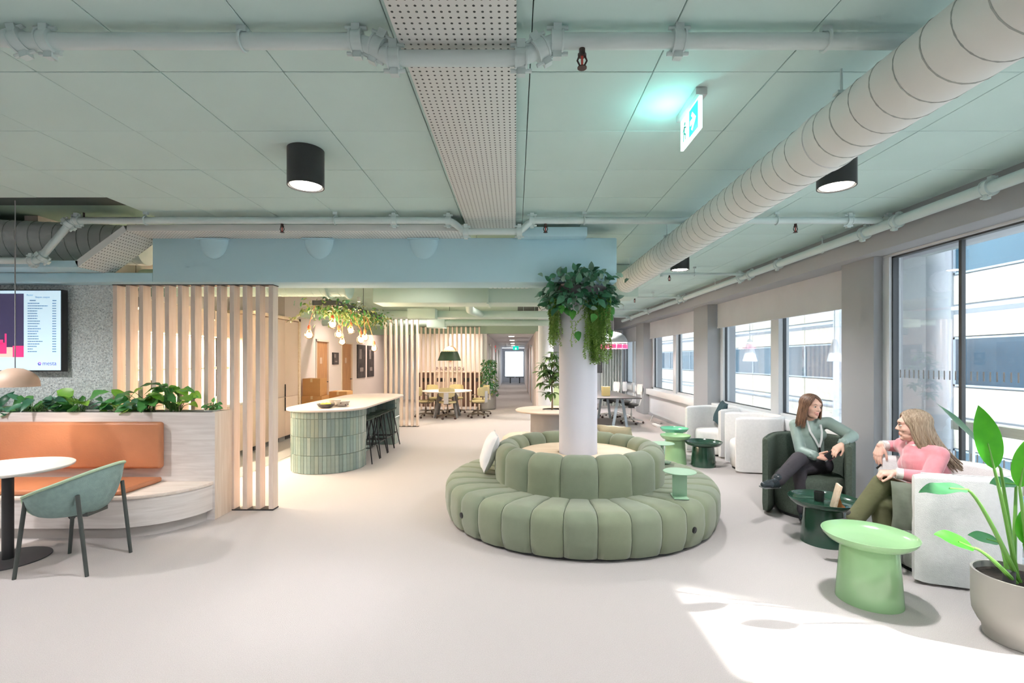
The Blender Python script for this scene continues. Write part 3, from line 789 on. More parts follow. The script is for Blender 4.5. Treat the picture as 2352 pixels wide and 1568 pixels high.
# ------------------------------------------------------------------ slat screens
def slat_screen(label, x0, n, pitch, y, z1, w=0.046, d=0.112, z0=0.012, rails=True):
    t = wthing('slat_screen', label, 'room divider', (x0 + n * pitch / 2, y, 0))
    me = MB().box(0, w, 0, d, z0, z1).mesh('slat', 'oak_slat', bevel=0.002, segs=1)
    for k in range(n): link(me, 'slat', t, Matrix.Translation((x0 + k * pitch, y, 0)))
    if rails:
        MB().box(x0 - 0.005, x0 + (n - 1) * pitch + w + 0.005, y - 0.003, y + d + 0.003, 0, 0.012).build('floor_rail', 'black_metal', t)
        MB().box(x0 - 0.005, x0 + (n - 1) * pitch + w + 0.005, y - 0.003, y + d + 0.003, z1, z1 + 0.008).build('top_rail', 'black_metal', t)
    return t
slat_screen('pale oak slat screen beside the grey felt wall', -4.28, 13, 0.138, 5.075, 2.392)
slat_screen('pale oak slat screen just behind the island stools', -3.14, 7, 0.128, 11.4, 2.62)
slat_screen('pale oak slat screen behind the round meeting table', -3.02, 14, 0.142, 15.15, 2.64)

# ------------------------------------------------------------------ planter bench
PX = -3.01; PY0, PY1 = 4.78, 5.06; PZ = 1.073
mat('leather', (186, 122, 86), 0.42, 0.06, 5, 0.15, 60)
mat('soil', (48, 40, 34), 0.95, 0.2, 40, 0.6, 80)
mat('plinth_grey', (190, 184, 180), 0.6, 0.03, 4)
bench = wthing('planter_bench', 'pale oak bench with rounded end and a planter trough as its back', 'bench', (-5.0, 4.6, 0))
mb = MB(); XL = -8.0
mb.box(XL, PX, PY0, PY0 + 0.035, 0.0, PZ).box(XL, PX, PY1 - 0.03, PY1, 0.0, PZ).box(XL, PX - 0.035, PY0 + 0.035, PY1 - 0.03, 0.80, 0.84)
mb.build('planter_body', 'oak_pale_x', bench)
MB().box(PX - 0.035, PX + 0.004, PY0 + 0.002, PY1 + 0.002, 0.0, PZ + 0.004).build('end_panel', 'oak_light', bench, bevel=0.003)
MB().box(XL, PX - 0.04, PY0 + 0.036, PY1 - 0.031, 0.95, 1.035).build('soil', 'soil', bench)
MB().box(XL, PX - 0.036, PY0 + 0.030, PY0 + 0.040, 1.05, PZ + 0.006).build('liner', 'black_metal', bench)
def bench_poly(off):
    pts = [(XL, PY0), (XL, 4.22 + off)]
    cx, cy = -3.62, 4.78
    for k in range(0, 17):
        a = -PI / 2 + (PI / 2) * k / 16
        pts.append((cx + (0.60 - off) * math.cos(a), cy + (0.56 - off) * math.sin(a)))
    return pts
MB().prism(bench_poly(0.0), 0.355, 0.385).build('seat', 'oak_bench', bench, bevel=0.004)
MB().prism(bench_poly(0.012), 0.105, 0.355).build('seat_front', 'oak_pale_x', bench)
MB().prism(bench_poly(0.07), 0.0, 0.105).build('plinth', 'plinth_grey', bench)
sock = MB().cyl((-3.93, 4.229, 0.22), (-3.93, 4.238, 0.22), 0.035, n=20).cyl((-3.93, 4.222, 0.22), (-3.93, 4.229, 0.22), 0.022, n=16)
sock.build('socket', 'black_metal', bench)
def cushion(x0, x1, y0, y1, z0, z1, r):
    return MB().box(x0, x1, y0, y1, z0, z1), r
m_, r_ = cushion(-5.3, -3.50, 4.70, 4.775, 0.525, 0.985, 0.03)
m_.build('back_cushion', 'leather', bench, bevel=0.03, segs=4, smooth=60)
m_, r_ = cushion(-7.15, -5.305, 4.70, 4.775, 0.525, 0.985, 0.03)
m_.build('back_cushion', 'leather', bench, bevel=0.03, segs=4, smooth=60)
o = MB().box(-7.1, -3.52, 4.26, 4.765, 0.387, 0.437).build('seat_cushion', 'leather', bevel=0.02, segs=4, smooth=60)
tag(o, 'flat tan leather seat cushion on the oak bench', 'cushion')

# ------------------------------------------------------------------ wall screen
emitter('screen_glow', (208, 236, 250), 0.42)
emitter('screen_dark', (66, 62, 96), 0.35)
emitter('screen_pink', (255, 60, 130), 0.4)
emitter('screen_peach', (255, 206, 190), 0.4)
emitter('screen_grey', (110, 140, 176), 0.25)
emitter('screen_purple', (86, 82, 186), 0.3)
emitter('screen_violet', (190, 120, 220), 0.3)
tvx1 = -4.764; tvx0 = tvx1 - 1.53; tz0, tz1 = 1.476, 2.338; ty = 5.02
tv = wthing('wall_screen', 'large wall mounted screen showing a photograph and a departure list', 'screen', ((tvx0 + tvx1) / 2, 5.1, tz0))
MB().box(tvx0, tvx1, ty, ty + 0.065, tz0, tz1).build('casing', 'black_metal', tv, bevel=0.004)
MB().box((tvx0+tvx1)/2 - 0.2, (tvx0+tvx1)/2 + 0.2, ty + 0.065, 5.12, tz0 + 0.25, tz1 - 0.25).build('bracket', 'black_metal', tv)
yf = ty - 0.001
def pane_xz(u0, v0, u1, v1, d=0.0):
    a, b = at(u0, v0, ty), at(u1, v1, ty)
    return (min(a.x, b.x), max(a.x, b.x), yf - d - 0.0006, yf - d, min(a.z, b.z), max(a.z, b.z))
tvd = MB().box(tvx0 + 0.012, tvx1 - 0.014, yf - 0.0006, yf, tz0 + 0.014, tz1 - 0.012).build('display', 'screen_glow', tv)
MB().box(*pane_xz(-96, 674, 55, 820, 0.001)).build('photo_area', 'screen_dark', tvd)
MB().box(*pane_xz(30, 794, 55, 820, 0.002)).build('photo_sunset', 'screen_pink', tvd)
MB().box(*pane_xz(-70, 797, 30, 820, 0.002)).build('photo_road', 'screen_peach', tvd)
tr = MB()
for (a, b, c, d) in ((-60, 787, 16, 812), (12, 766, 16, 788), (-60, 780, 8, 790)): tr.box(*pane_xz(a, b, c, d, 0.003))
tr.build('photo_vehicle', 'screen_pink', tvd, kind='stuff')
# departure list: 20 rows of two columns
rows = MB(); lens = [27, 46, 34, 22, 22, 23, 22, 28, 27, 23, 30, 25, 21, 25, 25, 34, 27, 21, 12, 21]
for k, w in enumerate(lens):
    v = 696.5 + k * 5.82
    x = 64.0
    while x < 64 + w:
        e = min(x + rnd.uniform(2.5, 6), 64 + w); rows.box(*pane_xz(x, v - 1.1, e, v + 1.0, 0.001)); x = e + 0.6
    rows.box(*pane_xz(120.5, v - 1.0, 129.5, v + 1.0, 0.001))
rows.build('departure_list', 'screen_grey', tvd, kind='stuff')
hd = MB().box(*pane_xz(68.5, 688.6, 82.5, 691, 0.001)).box(*pane_xz(121, 688.8, 130, 691.2, 0.001))
hd.build('list_heading', 'screen_grey', tvd, kind='stuff')
def xz_text(nm, txt, u, v, size, mname, parent, y=yf - 0.0015, align='LEFT'):
    p = at(u, v, ty); p.y = y
    return text_mesh(nm, txt, size, mname, Matrix.Translation(p) @ Matrix.Rotation(PI / 2, 4, 'X'), parent, 0.0003, align)
xz_text('line_name', 'Ruter', 61.5, 679.5, 0.030, 'screen_grey', tvd)
xz_text('stop_name', 'Skøyen stasjon', 81, 684, 0.026, 'screen_grey', tvd)
xz_text('logo_word', 'mesta', 98, 838.5, 0.062, 'screen_purple', tvd)
lg = MB(); lc = at(91.2, 835, ty)
for k in range(6):
    a = 2 * PI * k / 6
    p = V(lc.x + 0.013 * math.cos(a), yf - 0.0015, lc.z + 0.013 * math.sin(a)); lg.mi = 0 if k in (3, 4, 5) else 1
    lg.cyl(p, p + V(0, 0.0006, 0), 0.0075, n=8)
lg.build('logo_mark', ['screen_purple', 'screen_violet'], tvd, kind='stuff')

# ------------------------------------------------------------------ pendant over the cafe table
mat('clay_shade', (206, 176, 154), 0.45, 0.03, 4)
pl = wthing('pendant_lamp', 'dusty pink dome pendant lamp on a thin cord over the white table', 'lamp', (-4.40, 4.2, 1.36))
prof = [(0.012, 0.165), (0.05, 0.160), (0.085, 0.142), (0.115, 0.122), (0.142, 0.09), (0.157, 0.05), (0.163, 0.0), (0.158, 0.0), (0.150, 0.05), (0.135, 0.085), (0.105, 0.114), (0.05, 0.148), (0.012, 0.152)]
MB().lathe(prof, 40, (-4.40, 4.2, 1.363), False, False).build('shade', 'clay_shade', pl, smooth=60)
MB().cyl((-4.40, 4.2, 1.52), (-4.40, 4.2, 3.0), 0.004, n=8).build('cord', 'mid_grey', pl)
MB().cyl((-4.40, 4.2, 1.44), (-4.40, 4.2, 1.52), 0.02, n=12).build('socket', 'black_metal', pl)
MB().ell((-4.40, 4.2, 1.415), 0.032, nu=14, nv=10).build('bulb', 'lamp_warm', pl)
s = spot('pendant_light', (-4.40, 4.2, 1.37), 16, 140, 0.6, (1, 0.85, 0.7), 0.06); s.parent = pl; s.matrix_parent_inverse = WORLDP[pl.name].copy()

# ------------------------------------------------------------------ cafe table
mat('table_white', (240, 232, 226), 0.4, 0.02, 3)
ct = wthing('cafe_table', 'round white cafe table on a black pillar at the left edge', 'table', (-4.06, 3.82, 0))
MB().lathe([(0.02, 0.722), (0.395, 0.722), (0.403, 0.733), (0.403, 0.742), (0.397, 0.746), (0.02, 0.746)], 56, (-4.06, 3.82, 0)).build('tabletop', 'table_white', ct)
MB().cyl((-4.06, 3.82, 0.012), (-4.06, 3.82, 0.722), 0.036, n=28).build('pillar', 'black_metal', ct)
MB().lathe([(0.26, 0.0), (0.26, 0.008), (0.25, 0.012), (0.05, 0.013)], 48, (-4.06, 3.82, 0)).build('base', 'dark_grey', ct)

# ------------------------------------------------------------------ green shell armchair
mat('chair_felt', (126, 150, 146), 0.8, 0.08, 30, 0.3, 200)
mat('chair_rim', (172, 196, 166), 0.7, 0.05, 12)
mat('chair_leg', (62, 68, 66), 0.45, 0.05, 10)
ac = thing('shell_armchair', 'sage green moulded tub armchair with dark tube legs at the cafe table', 'chair', (-3.43, 3.73, 0), R(184))
# local: seat faces +X, back at -X
def rim_z(a):    # a = angle from the back (0) to the front (pi)
    c = math.cos(a); return 0.66 + 0.13 * max(0, c) ** 1.2 - 0.10 * max(0, -c) ** 0.9
def shell_pt(s, t, inset=0.0):
    """s: 0..1 around from front-left over the back to front-right; t: 0 floor of the tub, 1 rim"""
    a = (s - 0.5) * 2 * R(146)
    rz = rim_z(abs(a)); z = 0.425 + (rz - 0.425) * t ** 1.2
    k = 0.66 + 0.34 * math.sin(PI / 2 * min(1, t * 1.02)) ** 0.7
    lean = 0.05 * t
    rx = (0.275 - inset) * k + lean * max(0, math.cos(a)); ry = (0.285 - inset) * k
    return V(-rx * math.cos(a) + 0.02, ry * math.sin(a), z + inset * (1 - t))
mo = MB(); mo.grid(lambda s, t: shell_pt(s, t), 33, 12)
mo.grid(lambda s, t: shell_pt(1 - s, t, 0.018), 33, 12)
n_ = 33
mo.grid(lambda s, t: shell_pt(s, 0.0) * (1 - t) + V(0.02, 0, 0.415) * t, 33, 3)
sh = mo.build('shell', 'chair_felt', ac, smooth=70)
MB().tube([shell_pt(0.0, t / 6.0) for t in range(0, 7)] + [shell_pt(i / 40, 1.0) for i in range(1, 40)] + [shell_pt(1.0, 1 - t / 6.0) for t in range(0, 7)], 0.012, 8).build('rim', 'chair_rim', ac)
MB().prism([(0.03 + 0.185 * math.cos(2 * PI * k / 24), 0.170 * math.sin(2 * PI * k / 24)) for k in range(24)], 0.45, 0.475).build('seat', 'chair_felt', ac, bevel=0.008)
for (bx, by, tx, ty2, tz) in ((0.24, -0.235, 0.150, -0.175, 0.56), (0.24, 0.235, 0.150, 0.175, 0.56), (-0.25, -0.22, -0.150, -0.180, 0.60), (-0.25, 0.22, -0.150, 0.180, 0.60)):
    k = 1.0
    q = V(tx, ty2, tz); dirv = (q - V(bx, by, 0)).normalized()
    q = V(tx * 1.22, ty2 * 1.22, tz)
    MB().tube([V(bx, by, 0.0), V(bx, by, 0.0) * 0.45 + q * 0.55 + V(0, 0, 0), q], [0.0125, 0.014, 0.014], 12).build('leg', 'chair_leg', ac)
MB().bar((-0.16, 0, 0.42), (0.18, 0, 0.42), 0.20, 0.03).build('seat_frame', 'chair_leg', ac)

# ------------------------------------------------------------------ trough plants
leafmat('leaf_mid', (44, 112, 56), (104, 176, 90))
leafmat('leaf_lime', (78, 150, 40), (156, 206, 80))
leafmat('leaf_dark', (34, 92, 62), (86, 146, 112))
leafmat('leaf_olive', (70, 96, 40), (140, 156, 84))
leafmat('leaf_teal', (78, 116, 96), (164, 196, 176))
mat('stem_green', (84, 120, 60), 0.6, 0.1, 12)
LEAVES = {}
def leaf_variants(key, mname, specs):
    LEAVES[key] = [leaf_mb(*sp).mesh('leaf', mname, smooth=80) for sp in specs]
leaf_variants('arum', 'leaf_dark', [(0.20, 0.075, 0.35, 0.15, 7), (0.17, 0.065, 0.6, 0.2, 7), (0.14, 0.06, 0.2, 0.12, 7)])
leaf_variants('heart', 'leaf_lime', [(0.15, 0.11, 0.3, 0.1, 7, 1.0, 0.03, 0.36), (0.12, 0.10, 0.5, 0.14, 7, 1.0, 0.04, 0.36), (0.17, 0.12, 0.15, 0.06, 7, 1.0, 0.05, 0.36)])
leaf_variants('broad', 'leaf_mid', [(0.15, 0.10, 0.3, 0.12, 7, 1.0, 0.06, 0.42), (0.18, 0.11, 0.45, 0.12, 7, 1.0, 0.08, 0.42), (0.12, 0.08, 0.2, 0.1, 7, 1.0, 0.03, 0.42)])
def leafy(name, label, base, n, spread, hmin, hmax, kinds, cat='plant', group=None, size=1.0, yspread=0.10, tilt=(0.1, 1.0)):
    t = wthing(name, label, cat, base, group)
    st = MB(); base = Vector(base)
    for k in range(n):
        a = rnd.uniform(0, 2 * PI); rr = math.sqrt(rnd.random())
        b0 = base + V(rnd.uniform(-0.35, 0.35) * spread, rnd.uniform(-0.5, 0.5) * yspread, 0)
        p = base + V(math.cos(a) * rr * spread, math.sin(a) * rr * yspread, rnd.uniform(hmin, hmax))
        mid = (b0 + p) / 2 + V(0, 0, 0.03)
        st.tube([b0, mid, p], [0.004, 0.0035, 0.0025], 5)
        outw = Vector((math.cos(a), math.sin(a) * 0.45 - 0.45, rnd.uniform(-0.35, 0.6)))
        up = Vector((rnd.uniform(-0.3, 0.3), -0.55, 0.8))
        me = rnd.choice(LEAVES[rnd.choice(kinds)])
        link(me, 'leaf', t, frame(outw, up, rnd.uniform(-0.5, 0.5), p, size * rnd.uniform(0.8, 1.15)))
    st.build('stems', 'stem_green', t, kind='stuff')
    return t
ZS = 1.036
def px(u, y=4.92): return (u - CX) * y / F
leafy('trough_plant', 'dense dark green long leaved plant at the far left of the trough', (px(-20), 4.89, ZS), 26, 0.28, 0.02, 0.13, ['arum'])
leafy('trough_plant', 'dark green long leaved plant in the trough below the screen corner', (px(85), 4.89, ZS), 32, 0.32, 0.02, 0.17, ['arum', 'arum', 'broad'])
leafy('trough_plant', 'bright green plant with one tall leaf before the felt wall', (px(185), 4.92, ZS), 12, 0.12, 0.04, 0.22, ['heart', 'broad'])
leafy('trough_plant', 'bushy plant with upright pointed leaves at the screen edge', (px(278), 4.92, ZS), 16, 0.14, 0.03, 0.22, ['arum', 'heart', 'broad'])
leafy('trough_plant', 'wide mid green bushy plant in front of the oak slats', (px(340), 4.92, ZS), 26, 0.2, 0.02, 0.24, ['broad', 'broad', 'heart'])
leafy('trough_plant', 'tallest bright green plant in front of the oak slats', (px(400), 4.92, ZS), 22, 0.2, 0.04, 0.31, ['heart', 'broad'])
sp_ = leafy('potted_plant', 'small leafy plant in a white saucer pot at the trough end', (px(487, 4.9), 4.9, 1.082), 16, 0.07, 0.02, 0.075, ['broad'], 'plant', None, 0.42, 0.06)
MB().lathe([(0.05, 0.0), (0.066, 0.012), (0.07, 0.032), (0.062, 0.034), (0.05, 0.02)], 28, (px(487, 4.9), 4.9, 1.052)).build('saucer_pot', 'white_paint', sp_)
MB().box(px(487, 4.9) - 0.08, px(487, 4.9) + 0.08, PY0 + 0.03, PY1 - 0.02, 1.04, 1.05).build('shelf', 'black_metal', bench)

# ------------------------------------------------------------------ kitchen behind the slat screen
mat('cabinet', (222, 200, 182), 0.55, 0.015, 2)
mat('counter', (226, 220, 214), 0.35, 0.02, 3)
mat('splash', (250, 236, 214), 0.4, 0.02, 2)
KX = -4.52
for i, (y0, y1) in enumerate(((8.2, 8.78), (8.78, 9.37), (9.37, 9.93))):
    c = wthing('tall_cabinet', ['beige tall cabinet, nearest of three beyond the slat screen', 'beige tall cabinet in the middle of three with a black pull', 'beige tall cabinet beside the oak end panel'][i], 'cabinet', (-4.8, (y0 + y1) / 2, 0))
    MB().box(-5.12, KX - 0.022, y0, y1, 0.10, 2.38).build('body', 'cabinet', c)
    MB().box(-5.12, KX - 0.05, y0, y1, 0.004, 0.10).build('kick_plate', 'mid_grey', c)
    drs = []
    for (z0, z1) in ((0.105, 0.868), (0.874, 2.375)):
        d = MB().box(KX - 0.02, KX, y0 + 0.003, y1 - 0.003, z0, z1).build('door', 'cabinet', c, bevel=0.002); drs.append(d)
    if i == 1:
        MB().box(KX, KX + 0.018, y1 - 0.02, y1 - 0.004, 0.60, 0.866).build('handle', 'black_metal', drs[0])
        MB().box(KX, KX + 0.018, y1 - 0.02, y1 - 0.004, 0.876, 1.12).build('handle', 'black_metal', drs[1])
    gr = MB()
    for k in range(5): gr.box(KX - 0.05, KX - 0.046, y0 + 0.1 + k * 0.07, y0 + 0.15 + k * 0.07, 0.02, 0.085)
    gr.build('vent', 'black_metal', c, kind='stuff')
MB_ = MB().box(-5.12, KX + 0.02, 9.935, 10.02, 0.004, 2.45).box(-5.12, KX + 0.02, 8.15, 10.02, 2.39, 2.45)
tag(MB_.build('oak_end_panel', 'oak_disc', bevel=0.003), 'warm oak frame panel closing the run of tall cabinets', 'panel')
lo = None
for i in range(4):
    y0 = 5.42 + i * 0.69; y1 = y0 + 0.685
    c = wthing('base_cabinet', ['beige base cabinet nearest the felt wall end', 'beige base cabinet, second from the felt wall end', 'beige base cabinet, third from the felt wall end', 'beige base cabinet next to the tall cabinets'][i], 'cabinet', (-4.8, (y0 + y1) / 2, 0))
    MB().box(-5.12, KX - 0.022, y0, y1, 0.10, 0.86).build('body', 'cabinet', c)
    MB().box(-5.12, KX - 0.05, y0, y1, 0.004, 0.10).build('kick_plate', 'mid_grey', c)
    MB().box(KX - 0.02, KX, y0 + 0.003, y1 - 0.003, 0.105, 0.858).build('door', 'cabinet', c, bevel=0.002)
tag(MB().box(-5.14, KX + 0.02, 5.4, 8.18, 0.862, 0.90).build('worktop', 'counter', bevel=0.003), 'pale kitchen worktop behind the oak slats', 'worktop')
ks = wthing('wall_shelf', 'oak wall shelf with a light strip over the worktop', 'shelf', (-5.05, 6.8, 1.45))
MB().box(-5.14, -4.9, 5.42, 8.18, 1.45, 1.48).build('board', 'oak_disc', ks)
emitter('strip_light', (255, 226, 180), 7.0)
MB().box(-5.12, -5.10, 5.45, 8.15, 1.44, 1.449).build('light_strip', 'strip_light', ks)
struct(MB().box(-5.16, -5.14, 5.4, 8.19, 0.9, 2.45).build('wall_splashback', 'splash'), 'cream tiled splashback')
for i, (y0, y1) in enumerate(((5.42, 6.8), (6.8, 8.18))):
    c = wthing('wall_cabinet', ['beige wall cabinet over the shelf near the felt wall', 'beige wall cabinet over the shelf near the tall cabinets'][i], 'cabinet', (-4.95, (y0 + y1) / 2, 1.95))
    MB().box(-5.14, -4.80, y0, y1 - 0.003, 1.98, 2.38).build('body', 'cabinet', c)
    MB().box(-4.798, -4.78, y0 + 0.002, y1 - 0.005, 1.975, 2.378).build('door', 'cabinet', c, bevel=0.002)
ld = bpy.data.lights.new('strip_lamp', 'AREA'); ld.energy = 130; ld.shape = 'RECTANGLE'; ld.size = 2.6; ld.size_y = 0.04; ld.color = (1, 0.82, 0.6)
o = bpy.data.objects.new('strip_lamp', ld); COL.objects.link(o); o.location = (-5.0, 6.8, 1.44); o.rotation_euler = (0, 0, PI / 2)
o.parent = ks; o.matrix_parent_inverse = WORLDP[ks.name].copy()
ld = bpy.data.lights.new('strip_lamp_upper', 'AREA'); ld.energy = 130; ld.shape = 'RECTANGLE'; ld.size = 2.6; ld.size_y = 0.04; ld.color = (1, 0.82, 0.6)
o = bpy.data.objects.new('strip_lamp_upper', ld); COL.objects.link(o); o.location = (-4.98, 6.8, 1.965); o.rotation_euler = (0, 0, PI / 2)
o.parent = c; o.matrix_parent_inverse = WORLDP[c.name].copy()
MB().box(-5.0, -4.96, 5.45, 8.15, 1.968, 1.978).build('light_strip', 'strip_light', c)
for (u, v, y, lb) in ((312, 705, 5.6, 'tiny black pendant lamp seen between the left oak slats'), (488, 733, 7.1, 'small black pendant lamp glowing between the right oak slats')):
    p = at(u, v, y); t = wthing('pendant_lamp', lb, 'lamp', p)
    MB().cyl(p, p + V(0, 0, 0.12), 0.032, n=18).build('shade', 'black_metal', t)
    MB().cyl(p + V(0, 0, 0.12), (p.x, p.y, 3.2), 0.003, n=6).build('cord', 'black_metal', t)
    MB().ell(p - V(0, 0, 0.012), 0.028, nu=12, nv=8).build('bulb', 'lamp_warm', t)
    q = spot('kitchen_lamp', p - V(0, 0, 0.05), 25, 140, 0.7, (1, 0.8, 0.6), 0.03); q.parent = t; q.matrix_parent_inverse = WORLDP[t.name].copy()
# things on the worktop
cm = wthing('coffee_machine', 'black coffee machine on the worktop seen between slats', 'machine', (-4.85, 6.1, 0.9))
MB().box(-5.05, -4.68, 5.95, 6.25, 0.90, 1.02).box(-5.05, -4.88, 5.95, 6.25, 1.02, 1.32).box(-5.05, -4.66, 5.95, 6.25, 1.22, 1.34).build('body', 'black_metal', cm, bevel=0.01)
MB().box(-4.86, -4.70, 6.0, 6.2, 1.02, 1.03).build('drip_tray', 'light_metal', cm)
bt = wthing('bottle', 'dark soap bottle with orange label at the end of the worktop', 'bottle', (-4.7, 7.55, 0.9))
MB().lathe([(0.03, 0), (0.032, 0.01), (0.032, 0.11), (0.012, 0.14), (0.012, 0.17)], 16, (-4.7, 7.55, 0.9)).build('body', 'dark_grey', bt)
mat('orange_label', (226, 120, 50), 0.5, 0.03, 5)
MB().lathe([(0.0325, 0.03), (0.0328, 0.035), (0.0328, 0.085), (0.0325, 0.09)], 16, (-4.7, 7.55, 0.9), False, False).build('label_band', 'orange_label', bt)

# ------------------------------------------------------------------ passage with doors and pictures
for i, (y0, y1, lb, wd) in enumerate(((11.95, 12.8, 'brown wooden door in the passage beside the cardboard boxes', 1), (13.7, 14.65, 'tan wooden door with a black lever handle in the passage', 0))):
    d = sroot('door_%d' % (i + 1), lb, (-5.05, (y0 + y1) / 2, 0))
    dl_ = MB().box(-5.07, -5.03, y0 + 0.05, y1 - 0.05, 0.005, 2.07).build('leaf', 'door_wood', d)
    MB().box(-5.21, -4.985, y0, y0 + 0.05, 0, 2.12).box(-5.21, -4.985, y1 - 0.05, y1, 0, 2.12).box(-5.21, -4.985, y0, y1, 2.07, 2.12).build('door_frame', 'oak_light', d)
    MB().cyl((-5.03, y1 - 0.12, 1.02), (-4.97, y1 - 0.12, 1.02), 0.012, n=10).cyl((-4.97, y1 - 0.12, 1.02), (-4.97, y1 - 0.25, 1.02), 0.009, n=10).build('handle', 'black_metal', dl_)
    MB().box(-5.03, -5.028, (y0 + y1) / 2 - 0.1, (y0 + y1) / 2 + 0.05, 1.5, 1.66).build('sign_plate', 'clay_shade', dl_)
mat('print_dark', (74, 66, 66), 0.5, 0.5, 5, stretch=(3, 1, 1))
mat('print_grey', (150, 140, 136), 0.5, 0.2, 9)
for (y0, y1, z0, z1, lb) in ((13.02, 13.45, 1.47, 1.80, 'small dark framed plaque between the two passage doors'), (15.05, 15.85, 1.02, 2.08, 'tall dark photo print hanging nearer the tan door'), (16.1, 16.8, 1.02, 2.08, 'tall dark photo print hanging farther down the passage')):
    t = wthing('picture', lb, 'picture', (-4.98, (y0 + y1) / 2, z0))
    bd_ = MB().box(-5.0, -4.975, y0, y1, z0, z1).build('board', 'black_metal', t)
    MB().box(-4.975, -4.972, y0 + 0.02, y1 - 0.02, z0 + 0.02, z1 - 0.02).build('print', 'print_dark', bd_)
    sp2 = MB()
    for (fy, fz, w, h) in ((0.35, 0.72, 0.28, 0.3), (0.5, 0.25, 0.4, 0.12)):
        a = y0 + (y1 - y0) * fy; b = z0 + (z1 - z0) * fz
        sp2.box(-4.972, -4.971, a - w * (y1 - y0) / 2, a + w * (y1 - y0) / 2, b - h * (z1 - z0) / 2, b + h * (z1 - z0) / 2)
    sp2.build('print_light_area', 'print_grey', bd_, kind='stuff')
mat('cardboard', (200, 150, 96), 0.8, 0.05, 6)
mat('tape', (222, 196, 150), 0.4, 0.02, 5)
for (x, y, z, sx, sy, sz, lb) in ((-4.62, 11.1, 0, 0.5, 0.5, 0.42, 'bottom cardboard box of the stack behind the island'), (-4.64, 11.1, 0.42, 0.46, 0.46, 0.35, 'middle cardboard box of the stack behind the island'), (-4.66, 11.1, 0.77, 0.40, 0.40, 0.40, 'topmost cardboard box of the stack behind the island'), (-4.2, 11.5, 0, 0.45, 0.45, 0.45, 'lower cardboard box right of the tall stack'), (-4.2, 11.5, 0.45, 0.42, 0.42, 0.40, 'upper cardboard box right of the tall stack')):
    t = wthing('cardboard_box', lb, 'box', (x, y, z))
    cb_ = MB().box(x - sx / 2, x + sx / 2, y - sy / 2, y + sy / 2, z, z + sz).build('carton', 'cardboard', t, bevel=0.004)
    MB().box(x - 0.025, x + 0.025, y - sy / 2 - 0.001, y + sy / 2 + 0.001, z + sz * 0.8, z + sz + 0.001).build('tape', 'tape', cb_)
# ------------------------------------------------------------------ tiled island
TILES = []
for i, c in enumerate(((134, 152, 146), (142, 160, 154), (122, 142, 138), (152, 168, 162), (128, 148, 146), (138, 154, 146), (136, 158, 154))):
    mat('glazed_tile_%d' % i, c, 0.25, 0.06, 14, coat=0.4); TILES.append('glazed_tile_%d' % i)
mat('grout', (120, 132, 124), 0.9, 0.05, 10)
mat('island_top', (222, 208, 202), 0.4, 0.02, 3)
isl = wthing('kitchen_island', 'long rounded kitchen island clad in upright sage tiles with a pale top', 'counter', (-2.8, 8.2, 0))
IC = V(-2.8, 7.17, 0); IR = 0.52; IY1 = 9.35
def stadium(cx, y0, y1, r, n=24):
    return [(cx + r * math.cos(PI + PI * k / n), y0 + r * math.sin(PI + PI * k / n)) for k in range(n + 1)] + [(cx + r * math.cos(PI * k / n), y1 + r * math.sin(PI * k / n)) for k in range(n + 1)]
MB().prism(stadium(-2.8, 7.17, 9.40, 0.58, 32), 0.872, 0.90).build('top', 'island_top', isl, bevel=0.004)
body = MB()
body.prism([(-2.8 + 0.51 * math.cos(PI + PI * k / 24), 7.17 + 0.51 * math.sin(PI + PI * k / 24)) for k in range(25)] + [(-2.29, 7.30), (-2.62, 7.30), (-2.62, 9.02), (-2.29, 9.02), (-2.29, 9.35), (-3.31, 9.35)], 0.0, 0.872)
body.build('body', 'grout', isl)
rows_z = [(0.004, 0.255), (0.260, 0.512), (0.517, 0.768), (0.773, 0.870)]
tile_mes = {}
TWd = 0.0545
for ri, (z0, z1) in enumerate(rows_z):
    for m in TILES: tile_mes[(ri, m)] = MB().box(-TWd / 2 + 0.0015, TWd / 2 - 0.0015, -0.012, 0.0, z0, z1).mesh('tile', m, bevel=0.0015, segs=1)
def put_tile(ri, p, out):
    link(tile_mes[(ri, rnd.choice(TILES))], 'tile', isl, frame(-Vector(out), (0, 0, 1), 0, p + Vector(out) * rnd.uniform(-0.0005, 0.0015)))
nt_ = 30
for ri in range(4):
    for k in range(nt_):
        a = PI + PI * (k + 0.5) / nt_
        out = V(math.cos(a), math.sin(a), 0); put_tile(ri, V(-2.8, 7.17, 0) + out * 0.511, out)
    for k in range(2): put_tile(ri, V(-2.289, 7.20 + k * 0.06, 0), V(1, 0, 0))
    for k in range(6): put_tile(ri, V(-2.59 + k * 0.0545 - 0.003, 9.02, 0), V(0, -1, 0))
    for k in range(31): put_tile(ri, V(-2.619, 7.33 + k * 0.0545, 0), V(1, 0, 0))
    for k in range(6): put_tile(ri, V(-2.289, 9.05 + k * 0.0545, 0), V(1, 0, 0))

